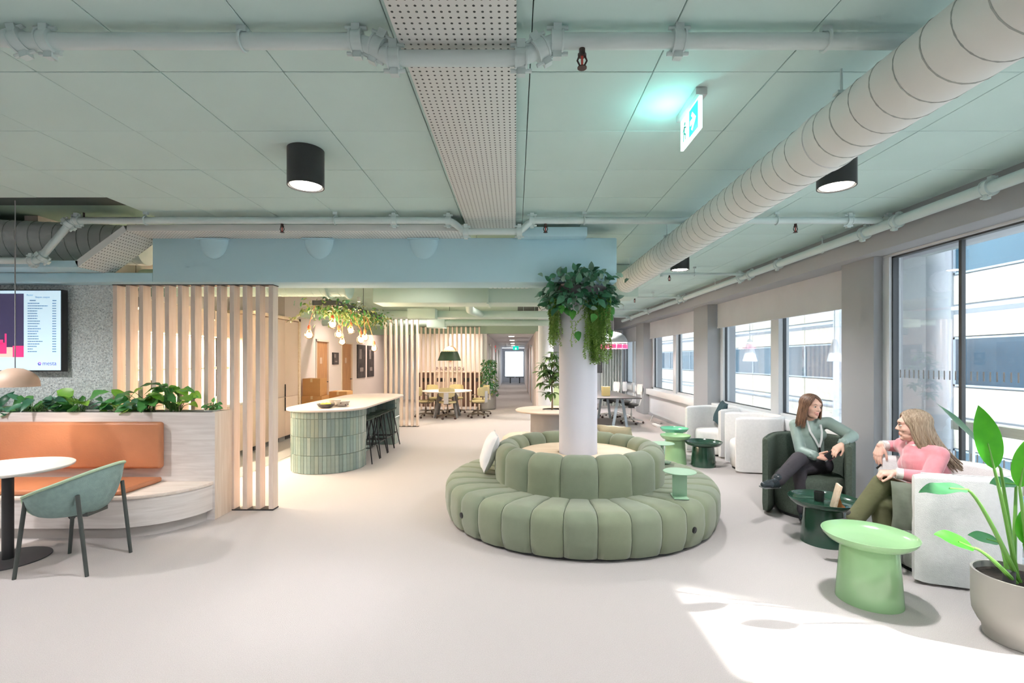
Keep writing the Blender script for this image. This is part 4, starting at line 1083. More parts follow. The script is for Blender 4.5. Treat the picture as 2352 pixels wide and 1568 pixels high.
# ------------------------------------------------------------------ bar stools
mat('stool_seat', (86, 104, 92), 0.5, 0.06, 10)
st = thing('bar_stool', 'x', 'stool', (0, 0, 0), 0, 'bar stools along the island')
def stool_seat(i, j):
    a = 2 * PI * i; r = 0.19 * j
    z = 0.655 + 0.012 * j * j + 0.055 * j ** 3 * max(0, math.cos(a))
    return V(r * math.cos(a), r * 1.05 * math.sin(a), z)
mb = MB(); mb.grid(stool_seat, 28, 7, cu=True); mb.grid(lambda i, j: stool_seat(1 - i, j) - V(0, 0, 0.02), 28, 7, cu=True)
mb.build('seat', 'stool_seat', st, smooth=70)
for (sx, sy) in ((1, 1), (1, -1), (-1, 1), (-1, -1)):
    MB().cyl((sx * 0.205, sy * 0.205, 0), (sx * 0.10, sy * 0.10, 0.648), 0.010, n=10).build('leg', 'black_metal', st)
fr = MB(); zr = 0.24; k = 0.166
ring = [V(k, k, zr), V(-k, k, zr), V(-k, -k, zr), V(k, -k, zr)]
for a, b in zip(ring, ring[1:] + ring[:1]): fr.cyl(a, b, 0.008, n=8)
fr.build('footrest', 'black_metal', st)
sl = ['dark green bar stool nearest the rounded island end', 'dark green bar stool, second from the rounded island end', 'dark green bar stool, third from the rounded island end', 'dark green bar stool at the far island end']
st.location = (-2.40, 7.52, 0); st['label'] = sl[0]
for i, y in enumerate((7.98, 8.44, 8.86)): dup(st, (-2.40, y, 0), 0, sl[i + 1])

# ------------------------------------------------------------------ bowls and fruit
mat('bowl_dark', (88, 86, 84), 0.5, 0.06, 10)
mat('bowl_spot', (228, 220, 212), 0.45, 0.04, 12)
mat('spot_brown', (96, 72, 62), 0.5, 0.05, 10)
mat('banana', (232, 206, 84), 0.5, 0.08, 12)
mat('lemon', (240, 220, 90), 0.5, 0.05, 12)
def bowl(name, label, c, r, h, mname):
    t = wthing(name, label, 'bowl', c)
    prof = [(0.01, 0.0), (r * 0.5, 0.0), (r * 0.8, h * 0.35), (r, h), (r * 0.96, h), (r * 0.76, h * 0.42), (r * 0.46, 0.012), (0.01, 0.012)]
    MB().lathe(prof, 36, c).build('dish', mname, t, smooth=60)
    return t
bc = V(-2.76, 6.95, 0.90); bowl('fruit_bowl', 'dark grey bowl holding yellow fruit on the island', bc, 0.125, 0.062, 'bowl_dark')
bc2 = V(-2.60, 7.16, 0.90); tb = bowl('spotted_bowl', 'pale bowl with brown spots on the island', bc2, 0.115, 0.085, 'bowl_spot')
for k in range(9):
    a = 2 * PI * k / 9; z = 0.03 + 0.03 * (k % 2); rr = 0.115 * (0.72 + z * 2.9)
    q = bc2 + V(math.cos(a) * rr, math.sin(a) * rr, z); q2 = bc2 + V(math.cos(a) * (rr + 0.004), math.sin(a) * (rr + 0.004), z)
    MB().cyl(q, q2, 0.010, n=10).build('spot', 'spot_brown', tb.children[0])
bc3 = V(-2.74, 7.22, 0.90); tb3 = bowl('spotted_bowl', 'cream spotted bowl tilted up behind the dark fruit bowl', bc3, 0.10, 0.10, 'bowl_spot')
for k in range(4):
    tag(MB().ell(bc + V(0.045 * math.cos(k * 1.7), 0.045 * math.sin(k * 1.7), 0.05), 0.032, 0.028, 0.026, 14, 10).build('lemon', 'lemon'), 'yellow lemon heaped in the dark island bowl', 'fruit', 'lemons in the dark bowl')

# ------------------------------------------------------------------ hanging greenery with bare bulbs over the island
hg = wthing('hanging_planter', 'long leafy hanging planter above the island', 'planter', (-2.8, 8.1, 2.3))
MB().box(-2.98, -2.62, 7.0, 9.4, 2.40, 2.47).build('trough', 'dark_grey', hg)
for (x, y) in ((-2.9, 7.3), (-2.9, 9.1)): MB().cyl((x, y, 2.47), (x, y, 3.2), 0.004, n=6).build('wire', 'dark_grey', hg)
leafmat('leaf_pale', (110, 128, 60), (190, 190, 120))
def scatter(n, fn, L, W, mb, jitter=1.0, droop=(0.1, 0.6)):
    for _ in range(n):
        p, d = fn(); l = L * rnd.uniform(0.6, 1.2)
        leaf_mb(l, W * l / L, rnd.uniform(*droop), 0.15, 3, mb=mb, M=frame(d, (rnd.uniform(-.6, .6), rnd.uniform(-.6, .6), 1), rnd.uniform(-.6, .6), p))
def hang_pt(edge):
    def fn():
        y = rnd.uniform(6.95, 9.5); x = rnd.gauss(-2.8, 0.16); z = 2.40 + rnd.gauss(0.0, 0.055) - (0.07 if rnd.random() < 0.3 else 0) * rnd.random() * 2
        return V(x, y, z), V(x + 2.8 + rnd.uniform(-.4, .4), rnd.uniform(-.8, .8) - 0.2, rnd.uniform(-.9, .6))
    return fn
for (mname, n, L, W) in (('leaf_olive', 900, 0.075, 0.03), ('leaf_pale', 500, 0.07, 0.024), ('leaf_mid', 350, 0.085, 0.035)):
    mb = MB(); scatter(n, hang_pt(0), L, W, mb); mb.build('foliage', mname, hg, kind='stuff', smooth=80)
big = leaf_mb(0.09, 0.075, 0.3, 0.12, 5, 1.0, 0.0, 0.42).mesh('leaf', 'leaf_dark', smooth=80)
for k in range(22):
    y = rnd.choice((7.0, 7.05, 7.1, 7.3, 7.6, 8.0, 9.3, 9.4)) + rnd.uniform(-.1, .1)
    link(big, 'leaf', hg, frame((rnd.uniform(-1, 1), -0.6, rnd.uniform(-.4, .9)), (0, -0.6, 0.7), 0, (rnd.gauss(-2.85, 0.2), y, 2.45 + rnd.uniform(-.05, .08))))
trail = MB(); scatter(40, lambda: ((lambda s: (V(-3.02 - 0.35 * s, 7.0 + rnd.uniform(-.04, .04), 2.36 - 0.30 * s + 0.1 * s * s + rnd.uniform(-.02, .02)), V(-0.5, -0.5, rnd.uniform(-1, .3))))(rnd.random())), 0.045, 0.025, trail)
trail.tube([(-2.98, 7.05, 2.40), (-3.15, 7.02, 2.28), (-3.36, 7.0, 2.15)], 0.003, 5)
trail.build('trailing_vine', 'leaf_pale', hg, kind='stuff', smooth=80)
mat('cord_orange', (236, 116, 72), 0.5, 0.03, 5)
glass('bulb_glass', (1.0, 0.93, 0.80), 0.08)
emitter('filament', (255, 196, 110), 60.0)
emitter('bulb_core', (255, 228, 176), 3.2)
bul = [(710, 769, 7.05, 0.066), (764, 745, 7.10, 0.066), (778, 768, 7.5, 0.062), (786, 785, 8.1, 0.062), (806, 759, 8.0, 0.062), (829, 780, 7.6, 0.066), (838, 775, 8.3, 0.066), (859, 800, 8.4, 0.060)]
bl = ['bare globe bulb on an orange cord, leftmost over the island', 'large globe bulb tight under the greenery with a short orange socket', 'globe bulb right below the short orange socket bulb', 'lowest globe bulb in the middle of the cluster', 'single globe bulb between the two clusters', 'left globe bulb of the touching pair', 'right globe bulb of the touching pair', 'rightmost globe bulb on a long orange cord']
for (u, v, y, r), lb in zip(bul, bl):
    p = at(u, v, y); t = wthing('globe_bulb_lamp', lb, 'lamp', p - V(0, 0, r))
    MB().lathe([(0.001, -r), (r * 0.5, -r * 0.87), (r * 0.87, -r * 0.5), (r, 0), (r * 0.87, r * 0.5), (r * 0.55, r * 0.85), (0.024, r * 1.15), (0.018, r * 1.35)], 24, p, False, False).build('globe', 'bulb_glass', t, smooth=80)
    MB().ell(p, r * 0.55, nu=14, nv=10).build('glow_core', 'bulb_core', t)
    f = MB()
    for k in range(4):
        a = k * PI / 2; f.tube([p + V(0.012 * math.cos(a), 0.012 * math.sin(a), 0.035), p + V(0.026 * math.cos(a), 0.026 * math.sin(a), -0.028)], 0.002, 5)
    f.build('filament', 'filament', t, kind='stuff')
    MB().lathe([(0.020, r * 1.1), (0.024, r * 1.3), (0.022, r * 1.9), (0.010, r * 2.2)], 16, p).build('socket', 'cord_orange', t)
    MB().tube([p + V(0, 0, r * 2.1), V(p.x, p.y, p.z + r * 2.4), V(min(max(p.x, -2.96), -2.64), min(max(p.y, 7.02), 9.38), max(2.41, p.z + r * 2.5))], 0.004, 6).build('cord', 'cord_orange', t)
    q = point('bulb_light', p, 11, (1, 0.80, 0.62), r); q.parent = t; q.matrix_parent_inverse = WORLDP[t.name].copy()

# ------------------------------------------------------------------ round meeting table, office chairs, lamp
mat('seat_khaki', (198, 186, 142), 0.8, 0.05, 20)
mat('chair_base', (112, 100, 86), 0.4, 0.05, 10)
mat('castor', (66, 48, 44), 0.5, 0.05, 10)
mat('plate_grey', (200, 200, 204), 0.5, 0.03, 6)
mt = wthing('meeting_table', 'round white meeting table on splayed grey legs before the slat screen', 'table', (-1.92, 13.4, 0))
MC = V(-1.92, 13.4, 0)
MB().lathe([(0.02, 0.715), (0.69, 0.715), (0.70, 0.725), (0.70, 0.738), (0.69, 0.742), (0.02, 0.742)], 48, MC).build('tabletop', 'table_white', mt)
for k in range(4):
    a = PI / 4 + k * PI / 2
    MB().bar(MC + V(math.cos(a) * 0.44, math.sin(a) * 0.44, 0), MC + V(math.cos(a) * 0.26, math.sin(a) * 0.26, 0.715), 0.07, 0.05).build('leg', 'mid_grey', mt)
def office_chair(label, group, seatm, basem, saddle=False):
    c = thing('office_chair', label, 'chair', (0, 0, 0), 0, group)
    for k in range(5):
        a = 2 * PI * k / 5 + 0.3; d = V(math.cos(a), math.sin(a), 0)
        MB().tube([V(0, 0, 0.115), d * 0.16 + V(0, 0, 0.10), d * 0.29 + V(0, 0, 0.075)], [0.022, 0.017, 0.013], 8).build('base_leg', basem, c); bl_ = c.children[-1] if False else LASTO[-1]
        q = d * 0.29; sd = V(-d.y, d.x, 0)
        MB().cyl(q + V(0, 0, 0.028) - sd * 0.02, q + V(0, 0, 0.028) + sd * 0.02, 0.028, n=12).build('castor', 'castor', bl_)
    MB().cyl((0, 0, 0.10), (0, 0, 0.27), 0.026, n=14).cyl((0, 0, 0.27), (0, 0, 0.40), 0.016, n=12).build('column', basem, c)
    if saddle:
        MB().ell((0, 0, 0.47), 0.19, 0.17, 0.05, 20, 10).build('seat', seatm, c)
        MB().box(-0.06, 0.06, -0.06, 0.06, 0.39, 0.43).build('mechanism', 'black_metal', c)
        MB().tube([V(-0.06, 0, 0.42), V(-0.22, 0, 0.46), V(-0.27, 0, 0.62), V(-0.26, 0, 0.80)], [0.016, 0.016, 0.014, 0.012], 8).build('back_stem', basem, c)
        mb = MB(); mb.grid(lambda i, j: V(-0.27 + 0.05 * (2 * i - 1) ** 2, (i - 0.5) * 0.34 * (0.45 + 0.55 * math.sin(PI * (0.2 + 0.6 * j))), 0.72 + 0.26 * j), 12, 8)
        mb.grid(lambda i, j: V(-0.295 + 0.05 * (2 * i - 1) ** 2, (0.5 - i) * 0.34 * (0.45 + 0.55 * math.sin(PI * (0.2 + 0.6 * j))), 0.72 + 0.26 * j), 12, 8)
        mb.build('backrest', 'white_paint', c)
        return c
    MB().prism([(0.235 * math.cos(2 * PI * k / 28) * (1.0 if abs(math.cos(2 * PI * k / 28)) > .3 else 1.0), 0.235 * math.sin(2 * PI * k / 28)) for k in range(28)], 0.425, 0.475).build('seat', seatm, c, bevel=0.018, segs=3)
    MB().box(-0.14, 0.12, -0.09, 0.09, 0.39, 0.425).build('mechanism', basem, c)
    def bk(i, j, off=0.0):
        y = (i - 0.5) * 0.44; rnd_ = 1 - 0.10 * abs(2 * j - 1) ** 3
        return V(-0.235 - off + 0.10 * (2 * i - 1) ** 2, y * rnd_, 0.60 + 0.25 * j - 0.02 * abs(2 * i - 1) ** 4 * (2 * j - 1))
    mb = MB(); mb.grid(lambda i, j: bk(i, j), 14, 8); mb.grid(lambda i, j: bk(1 - i, j, 0.03), 14, 8)
    mb.grid(lambda i, j: bk(i, 1, 0.03 * j), 14, 2); mb.grid(lambda i, j: bk(i, 0, 0.03 * (1 - j)), 14, 2)
    mb.grid(lambda i, j: bk(0, i, 0.03 * j), 8, 2); mb.grid(lambda i, j: bk(1, i, 0.03 * (1 - j)), 8, 2)
    mb.build('backrest', seatm, c, smooth=50)
    MB().box(-0.285, -0.272, -0.065, 0.065, 0.42, 0.74).build('back_plate', 'plate_grey', c, bevel=0.006)
    for s in (-1, 1):
        MB().tube([V(0.0, s * 0.22, 0.43), V(0.02, s * 0.27, 0.44), V(0.02, s * 0.27, 0.62), V(-0.1, s * 0.26, 0.66)], 0.011, 8).build('armrest', basem, c)
    return c
oc = office_chair('x', 'khaki office chairs around the round meeting table', 'seat_khaki', 'chair_base')
seats = [(1028, 961, 90, 'khaki swivel chair with its back to the camera at the round table'), (978, 958, 20, 'khaki swivel chair at the left of the round table'), (1098, 958, 148, 'khaki swivel chair at the right of the round table, nearer one'),
         (1000, 949, -40, 'khaki swivel chair behind the round table on the left'), (1046, 948, -95, 'khaki swivel chair directly behind the round table'), (1104, 951, 200, 'khaki swivel chair at the right of the round table, farther one')]
for i, (u, v, a, lb) in enumerate(seats):
    p = floor_at(u, v)
    if i == 0: oc.location = p; oc.rotation_euler = (0, 0, R(a)); oc['label'] = lb
    else: dup(oc, p, R(a), lb)
mat('lamp_green', (58, 84, 62), 0.45, 0.05, 6)
lp = wthing('pendant_lamp', 'large dark green bell pendant over the round meeting table', 'lamp', (-1.84, 13.3, 1.6))
LC = V(-1.84, 13.3, 1.575)
MB().lathe([(0.31, 0.0), (0.325, 0.0), (0.25, 0.20), (0.22, 0.25), (0.205, 0.25), (0.24, 0.19), (0.31, 0.0)], 44, LC, False, False).build('shade', 'lamp_green', lp)
fl = MB()
for k in range(26):
    a = 2 * PI * k / 26; d = V(math.cos(a), math.sin(a), 0)
    fl.bar(LC + d * 0.262 + V(0, 0, 0.17), LC + d * 0.222 + V(0, 0, 0.255), 0.022, 0.008, d)
fl.build('pleats', 'lamp_green', lp, kind='stuff')
MB().ell(LC + V(0, 0, 0.14), 0.12, nu=20, nv=12).build('globe', 'lamp_warm', lp)
MB().lathe([(0.02, 0.40), (0.14, 0.33), (0.19, 0.25), (0.18, 0.25), (0.13, 0.32), (0.02, 0.39)], 30, LC, False, False).build('cap', 'oak_disc', lp)
MB().cyl(LC + V(0, 0, 0.38), (LC.x, LC.y, 3.2), 0.005, n=6).build('cord', 'dark_grey', lp)
q = point('meeting_lamp', LC + V(0, 0, -0.05), 40, (1, 0.8, 0.6), 0.1); q.parent = lp; q.matrix_parent_inverse = WORLDP[lp.name].copy()
q = point('meeting_lamp_up', LC + V(0, 0, 0.55), 40, (1, 0.78, 0.56), 0.06); q.parent = lp; q.matrix_parent_inverse = WORLDP[lp.name].copy()
# recycling station on the wall behind
mat('letter_dark', (84, 58, 50), 0.6, 0.03, 5)
ws = wthing('wall_lettering', 'dark wall lettering reading MILJØSTASJON behind the far slats', 'sign', (-2.2, 16.99, 1.3))
p = at(1034, 849, 16.98)
text_mesh('letters', 'MILJØSTASJON', 0.15, 'letter_dark', Matrix.Translation(p) @ Matrix.Rotation(PI / 2, 4, 'X'), ws, 0.004)
em = wthing('wall_emblem', 'round coppery recycling emblem on the wall above the lettering', 'sign', (-2.1, 16.98, 1.6))
ec = at(1036, 812, 16.97); rg = [ec + V(0.21 * math.cos(2 * PI * k / 40), 0, 0.26 * math.sin(2 * PI * k / 40)) for k in range(40)]
MB().tube(rg, 0.02, 6, closed=True).build('ring', 'door_wood', em)
mat('bin_brown', (120, 92, 80), 0.6, 0.05, 5)
mat('bin_panel', (232, 210, 192), 0.6, 0.03, 5)
for i, (u0, u1) in enumerate(((962, 997), (998, 1028), (1029, 1058), (1059, 1086), (1087, 1110))):
    x0, x1 = ux(u0, 16.3), ux(u1, 16.3)
    t = wthing('recycling_bin', ['brown recycling cabinet, leftmost behind the far slats', 'pale recycling cabinet, second from left behind the far slats', 'pale recycling cabinet in the middle behind the far slats', 'brown recycling cabinet, second from right behind the far slats', 'brown recycling cabinet, rightmost behind the far slats'][i], 'bin', ((x0 + x1) / 2, 16.5, 0))
    MB().box(x0, x1 - 0.01, 16.3, 16.95, 0, 1.16).build('body', 'bin_brown' if i in (0, 3, 4) else 'bin_panel', t, bevel=0.01)
    MB().box(x0 + 0.08, x1 - 0.09, 16.29, 16.30, 0.85, 0.98).build('slot', 'black_metal', t)
    MB().box(x0 - 0.0, x1 - 0.01, 16.28, 16.96, 1.16, 1.19).build('lid', 'bin_panel', t)

# tall plant in a grey pot at the corridor mouth
pp = wthing('potted_plant', 'tall slim leafy plant in a grey pot at the corridor mouth', 'plant', (-0.85, 14.0, 0))
PCn = floor_at(1121, 941); PCn.y += 0.22
MB().lathe([(0.22, 0.0), (0.25, 0.03), (0.25, 0.50), (0.235, 0.50), (0.23, 0.45), (0.02, 0.45)], 32, PCn).build('pot', 'mid_grey', pp)
for (mname, n) in (('leaf_mid', 420), ('leaf_pale', 110), ('leaf_dark', 200)):
    mb = MB()
    def fn():
        z = 0.45 + rnd.random() * 1.15; rr = 0.26 * math.sqrt(rnd.random()) * (1.15 - 0.25 * (z - 0.5)); a = rnd.uniform(0, 2 * PI)
        return PCn + V(rr * math.cos(a), rr * math.sin(a), z), V(math.cos(a), math.sin(a), rnd.uniform(-1, .4))
    scatter(n, fn, 0.11, 0.05, mb); mb.build('foliage', mname, pp, kind='stuff', smooth=80)
MB().tube([PCn + V(0, 0, 0.45), PCn + V(0.02, 0, 1.0), PCn + V(0, 0, 1.6)], 0.012, 6).build('stem', 'stem_green', pp)

# ------------------------------------------------------------------ corridor details
emitter('sign_red', (220, 60, 60), 0.5)
for (x, y, z, w, h, m, lb, ct_) in ((-0.94, 22, 1.95, 0.3, 0.3, 'sign_red', 'small red fire sign on the corridor wall', 'sign'),):
    t = wthing('fire_sign', lb, ct_, (x, y, z)); MB().box(x, x + 0.02, y, y + w, z, z + h).build('plate', m, t)
xs = wthing('exit_sign', 'tiny green exit sign at the far end of the corridor', 'sign', (0, 30, 2.2))
MB().box(-0.16, 0.2, 30.0, 30.03, 2.22, 2.462).build('plate', 'sign_green', xs); MB().box(-0.02, 0.06, 29.99, 30.0, 2.24, 2.36).build('pictogram', 'sign_white', xs)
for (x, y0, nm) in ((-0.955, 17.0, 'dark glazed corridor door, nearest on the left'), (-0.955, 21.5, 'dark glazed corridor door, second on the left'), (-0.955, 26, 'dark glazed corridor door, third on the left'), (0.60, 18, 'oak corridor door, nearest on the right'), (0.60, 23, 'oak corridor door farther on the right')):
    d = sroot('door_%d' % int(10 + y0), nm, (x, y0, 0))
    MB().box(x - 0.01, x + 0.03, y0, y0 + 0.95, 0.01, 2.1).build('leaf', 'mid_grey' if x < 0 else 'door_wood', d)
    MB().box(x - 0.015, x + 0.04, y0 - 0.05, y0, 0, 2.15).box(x - 0.015, x + 0.04, y0 + 0.95, y0 + 1.0, 0, 2.15).box(x - 0.015, x + 0.04, y0, y0 + 0.95, 2.1, 2.15).build('door_frame', 'frame_white', d)
wn = sroot('window_9', 'bright window at the far end of the corridor', (0, 34.1, 0.35))
MB().box(-0.78, 0.60, 34.05, 34.06, 0.35, 2.25).build('pane', 'window_glass', wn)
MB().box(-0.80, -0.74, 34.0, 34.1, 0.35, 2.25).box(0.56, 0.62, 34.0, 34.1, 0.35, 2.25).box(-0.74, 0.56, 34.0, 34.1, 2.19, 2.25).box(-0.74, 0.56, 34.0, 34.1, 0.35, 0.42).build('frame', 'frame_white', wn)
for i, x in enumerate((-0.35, 0.28)):
    t = wthing('bench_seat', ['low grey seat at the corridor end on the left', 'low grey seat at the corridor end on the right'][i], 'seat', (x, 32.6, 0))
    MB().box(x - 0.28, x + 0.28, 32.4, 32.9, 0.38, 0.46).build('seat', 'mid_grey', t, bevel=0.02)
    MB().cyl((x, 32.65, 0), (x, 32.65, 0.38), 0.04, n=10).build('leg', 'dark_grey', t)
# ------------------------------------------------------------------ column
CC = V(0.672, 5.13, 0)
mat('column_white', (224, 222, 232), 0.6, 0.015, 1.5)
cl = MB().cyl((CC.x, CC.y, 0.0), (CC.x, CC.y, 2.40), 0.203, n=64).build('column', 'column_white')
tag(cl, 'smooth round white column rising from the middle of the green sofa', 'column')

# ------------------------------------------------------------------ round channelled sofa
def sofa_fabric(name, rgb):
    m = mat(name, rgb, 0.9, 0.05, 8, 0.25, 300, sheen=0.3, spec=0.2)
    return m
sofa_fabric('sofa_green', (128, 136, 113)); sofa_fabric('sofa_green_b', (125, 134, 114))
sf = thing('round_sofa', 'round sage green channelled sofa wrapped around the white column', 'sofa', CC)
def channel(name, n, prof, bulge, mname, gap=0.0015):
    """one upholstered segment: profile (r, z) swept over its angle, pinched towards the seams"""
    half = PI / n - gap; na = 17; k = len(prof)
    cr = sum(p[0] for p in prof) / k; cz = min(p[1] for p in prof)
    vs = []; fs = []
    # outward normals of the profile
    nr = []
    for i in range(k):
        a = prof[max(i - 1, 0)]; b = prof[min(i + 1, k - 1)]
        d = Vector((b[0] - a[0], b[1] - a[1])); d.normalize(); nr.append((-d.y, d.x))
    for j in range(na):
        t = -1 + 2 * j / (na - 1); pin = bulge * (abs(t) ** 6)
        an = half * t
        for i, (r, z) in enumerate(prof):
            w = 1.0 if 0 < i < k - 1 else 0.3
            rr = r - nr[i][0] * pin * w * SGN; zz = z - nr[i][1] * pin * w * SGN
            vs.append((rr * math.cos(an), rr * math.sin(an), zz))
    for j in range(na - 1):
        for i in range(k - 1): fs.append((j * k + i, j * k + i + 1, (j + 1) * k + i + 1, (j + 1) * k + i))
    fs.append(tuple(range(k))); fs.append(tuple((na - 1) * k + i for i in range(k - 1, -1, -1)))
    mb = MB(); mb.add(vs, fs)
    return mb.mesh(name, mname, smooth=50)
def arc(cx, cz, r, a0, a1, n): return [(cx + r * math.cos(R(a0 + (a1 - a0) * i / n)), cz + r * math.sin(R(a0 + (a1 - a0) * i / n))) for i in range(n + 1)]
# seat ring: from the outer foot up over the front edge to the back
seat_prof = [(1.34, 0.014), (1.375, 0.026), (1.40, 0.10), (1.412, 0.18), (1.408, 0.26)] + arc(1.30, 0.285, 0.108, 5, 82, 7) + [(1.22, 0.397), (1.10, 0.39), (0.98, 0.375), (0.86, 0.36)]
SGN = -1
seat_me = [channel('seat_segment', 32, seat_prof, 0.020, m) for m in ('sofa_green', 'sofa_green_b')]
a_off = R(-90 + 4.6)
for k in range(32):
    link(seat_me[k % 2 if rnd.random() < 0.8 else 0], 'seat_segment', sf, Matrix.Rotation(a_off + 2 * PI * k / 32, 4, 'Z'))
back_prof = [(0.885, 0.33), (0.895, 0.45), (0.892, 0.58)] + arc(0.765, 0.60, 0.128, 8, 172, 14) + [(0.632, 0.58), (0.63, 0.50), (0.63, 0.40)]
back_me = [channel('back_segment', 16, back_prof, 0.03, m) for m in ('sofa_green', 'sofa_green_b')]
for k in range(16):
    link(back_me[k % 2], 'back_segment', sf, Matrix.Rotation(a_off + PI / 32 + 2 * PI * (k + 0.25) / 16, 4, 'Z'))
MB().lathe([(1.28, 0.0), (1.335, 0.0), (1.335, 0.016), (1.28, 0.018)], 72, (0, 0, 0), True, True).build('plinth', 'dark_grey', sf)
rng = MB(); rng.lathe([(0.212, 0.585), (0.64, 0.585), (0.64, 0.608), (0.212, 0.608)], 64, (0, 0, 0), False, False); rng.build('wood_disc', 'oak_disc', sf)
def on_cyl(u, v, r):
    d = Vector(((u - CX) / F, 1.0, -(v - CY) / F)); o = Vector((-CC.x, -CC.y))
    a = d.x * d.x + 1; b = 2 * (d.x * o.x + o.y); c = o.x * o.x + o.y * o.y - r * r
    t = (-b - math.sqrt(b * b - 4 * a * c)) / (2 * a)
    return Vector((d.x * t - CC.x, t - CC.y, EYE + d.z * t))
for (u, v) in ((1060, 1183), (1595, 1217)):
    q = on_cyl(u, v, 1.412); out = V(q.x, q.y, 0).normalized()
    MB().cyl(q - out * 0.01, q + out * 0.006, 0.026, n=20).cyl(q + out * 0.006, q + out * 0.009, 0.014, n=14).build('socket', 'black_metal', sf)

# two little tables clipped on the sofa
mat('sage_metal', (146, 180, 152), 0.4, 0.03, 5)
def clip_table(label, x, y, rz):
    t = thing('clip_table', label, 'table', (x, y, 0.395), rz)
    MB().lathe([(0.01, 0.222), (0.137, 0.222), (0.142, 0.226), (0.137, 0.230), (0.01, 0.230)], 40).build('top', 'sage_metal', t)
    MB().box(-0.062, 0.062, -0.006, 0.006, 0.012, 0.222).build('post', 'sage_metal', t, bevel=0.002)
    MB().box(-0.062, 0.062, -0.09, 0.09, 0.004, 0.012).build('foot_plate', 'sage_metal', t)
    return t
clip_table('small sage round table standing on the sofa seat at the right front', 1.44, 4.19, R(-8))
clip_table('small pale round table at the far right of the sofa', 1.72, 5.6, R(60))

# ------------------------------------------------------------------ cushions
def pillow(name, label, M, w, h, th, mname, group=None):
    mb = MB()
    def f(s):
        def g(i, j):
            x = 2 * i - 1; y = 2 * j - 1
            e = (1 - abs(x) ** 2.6) * (1 - abs(y) ** 2.6)
            pinch = 1 - 0.06 * (1 - abs(y) ** 2) * abs(x) ** 4 - 0.0
            pinch2 = 1 - 0.06 * (1 - abs(x) ** 2) * abs(y) ** 4
            return V(x * w / 2 * pinch, y * h / 2 * pinch2, s * th / 2 * max(e, 0) ** 0.55 + 0.004 * math.sin(9 * x + 5 * y))
        return g
    mb.grid(f(1), 18, 18); mb.grid(lambda i, j: f(-1)(1 - i, j), 18, 18)
    me = mb.mesh('pillow', mname, smooth=80)
    o = link(me, name, None, M); tag(o, label, 'pillow', group)
    return o
mat('pillow_white', (236, 234, 236), 0.85, 0.03, 14, 0.2, 120)
mat('pillow_cream', (232, 218, 190), 0.85, 0.03, 14, 0.2, 120)
mat('pillow_green', (48, 78, 72), 0.85, 0.06, 14, 0.2, 120)
mat('pillow_velvet', (112, 118, 104), 0.7, 0.12, 6, 0.5, 14, sheen=0.5)
mat('pillow_teal', (38, 66, 74), 0.85, 0.05, 14)
Mx = Matrix.Translation((-0.285, 5.22, 0.605)) @ Matrix.Rotation(R(8), 4, 'Z') @ Matrix.Rotation(R(-70), 4, 'Y') @ Matrix.Rotation(R(88), 4, 'Z')
pillow('throw_pillow', 'white throw pillow leaning on the left side of the sofa back', Mx, 0.42, 0.42, 0.15, 'pillow_white')
Mx = Matrix.Translation((1.02, 6.16, 0.56)) @ Matrix.Rotation(R(-12), 4, 'Z') @ Matrix.Rotation(R(8), 4, 'Y') @ Matrix.Rotation(R(60), 4, 'X')
Mx = Matrix.Translation((1.28, 6.05, 0.60)) @ Matrix.Rotation(R(-36), 4, 'Z') @ Matrix.Rotation(R(-58), 4, 'X')
pillow('throw_pillow', 'cream throw pillow behind the sofa back right of the column', Mx, 0.48, 0.42, 0.14, 'pillow_cream')
Mx = Matrix.Translation((0.93, 6.22, 0.62)) @ Matrix.Rotation(R(-20), 4, 'Z') @ Matrix.Rotation(R(-66), 4, 'X')
pillow('throw_pillow', 'dark green throw pillow showing just beside the column', Mx, 0.30, 0.42, 0.12, 'pillow_green')

# ------------------------------------------------------------------ greenery around the column top
cg = wthing('column_greenery', 'ring of trailing plants around the top of the white column', 'plant', (CC.x, CC.y, 2.0))
MB().lathe([(0.206, 2.28), (0.30, 2.27), (0.31, 2.36), (0.206, 2.37)], 40, (CC.x, CC.y, 0), False, False).build('planter_ring', 'dark_grey', cg)
LV = {}
LV['teal'] = [leaf_mb(*sp).mesh('leaf', 'leaf_teal', smooth=80) for sp in ((0.085, 0.05, 0.3, 0.12, 5, 1, 0, 0.42), (0.07, 0.045, 0.5, 0.16, 5, 1, 0, 0.42))]
LV['dark'] = [leaf_mb(*sp).mesh('leaf', 'leaf_dark', smooth=80) for sp in ((0.12, 0.075, 0.4, 0.1, 5, 1, 0, 0.40), (0.10, 0.06, 0.3, 0.12, 5, 1, 0, 0.42))]
leafmat('leaf_bright', (34, 110, 40), (96, 176, 76))
leafmat('leaf_fern', (112, 152, 66), (172, 198, 112))
LV['bright'] = [leaf_mb(*sp).mesh('leaf', 'leaf_bright', smooth=80) for sp in ((0.11, 0.085, 0.5, 0.1, 6, 1, 0.02, 0.36), (0.13, 0.09, 0.3, 0.1, 6, 1, 0.03, 0.36))]
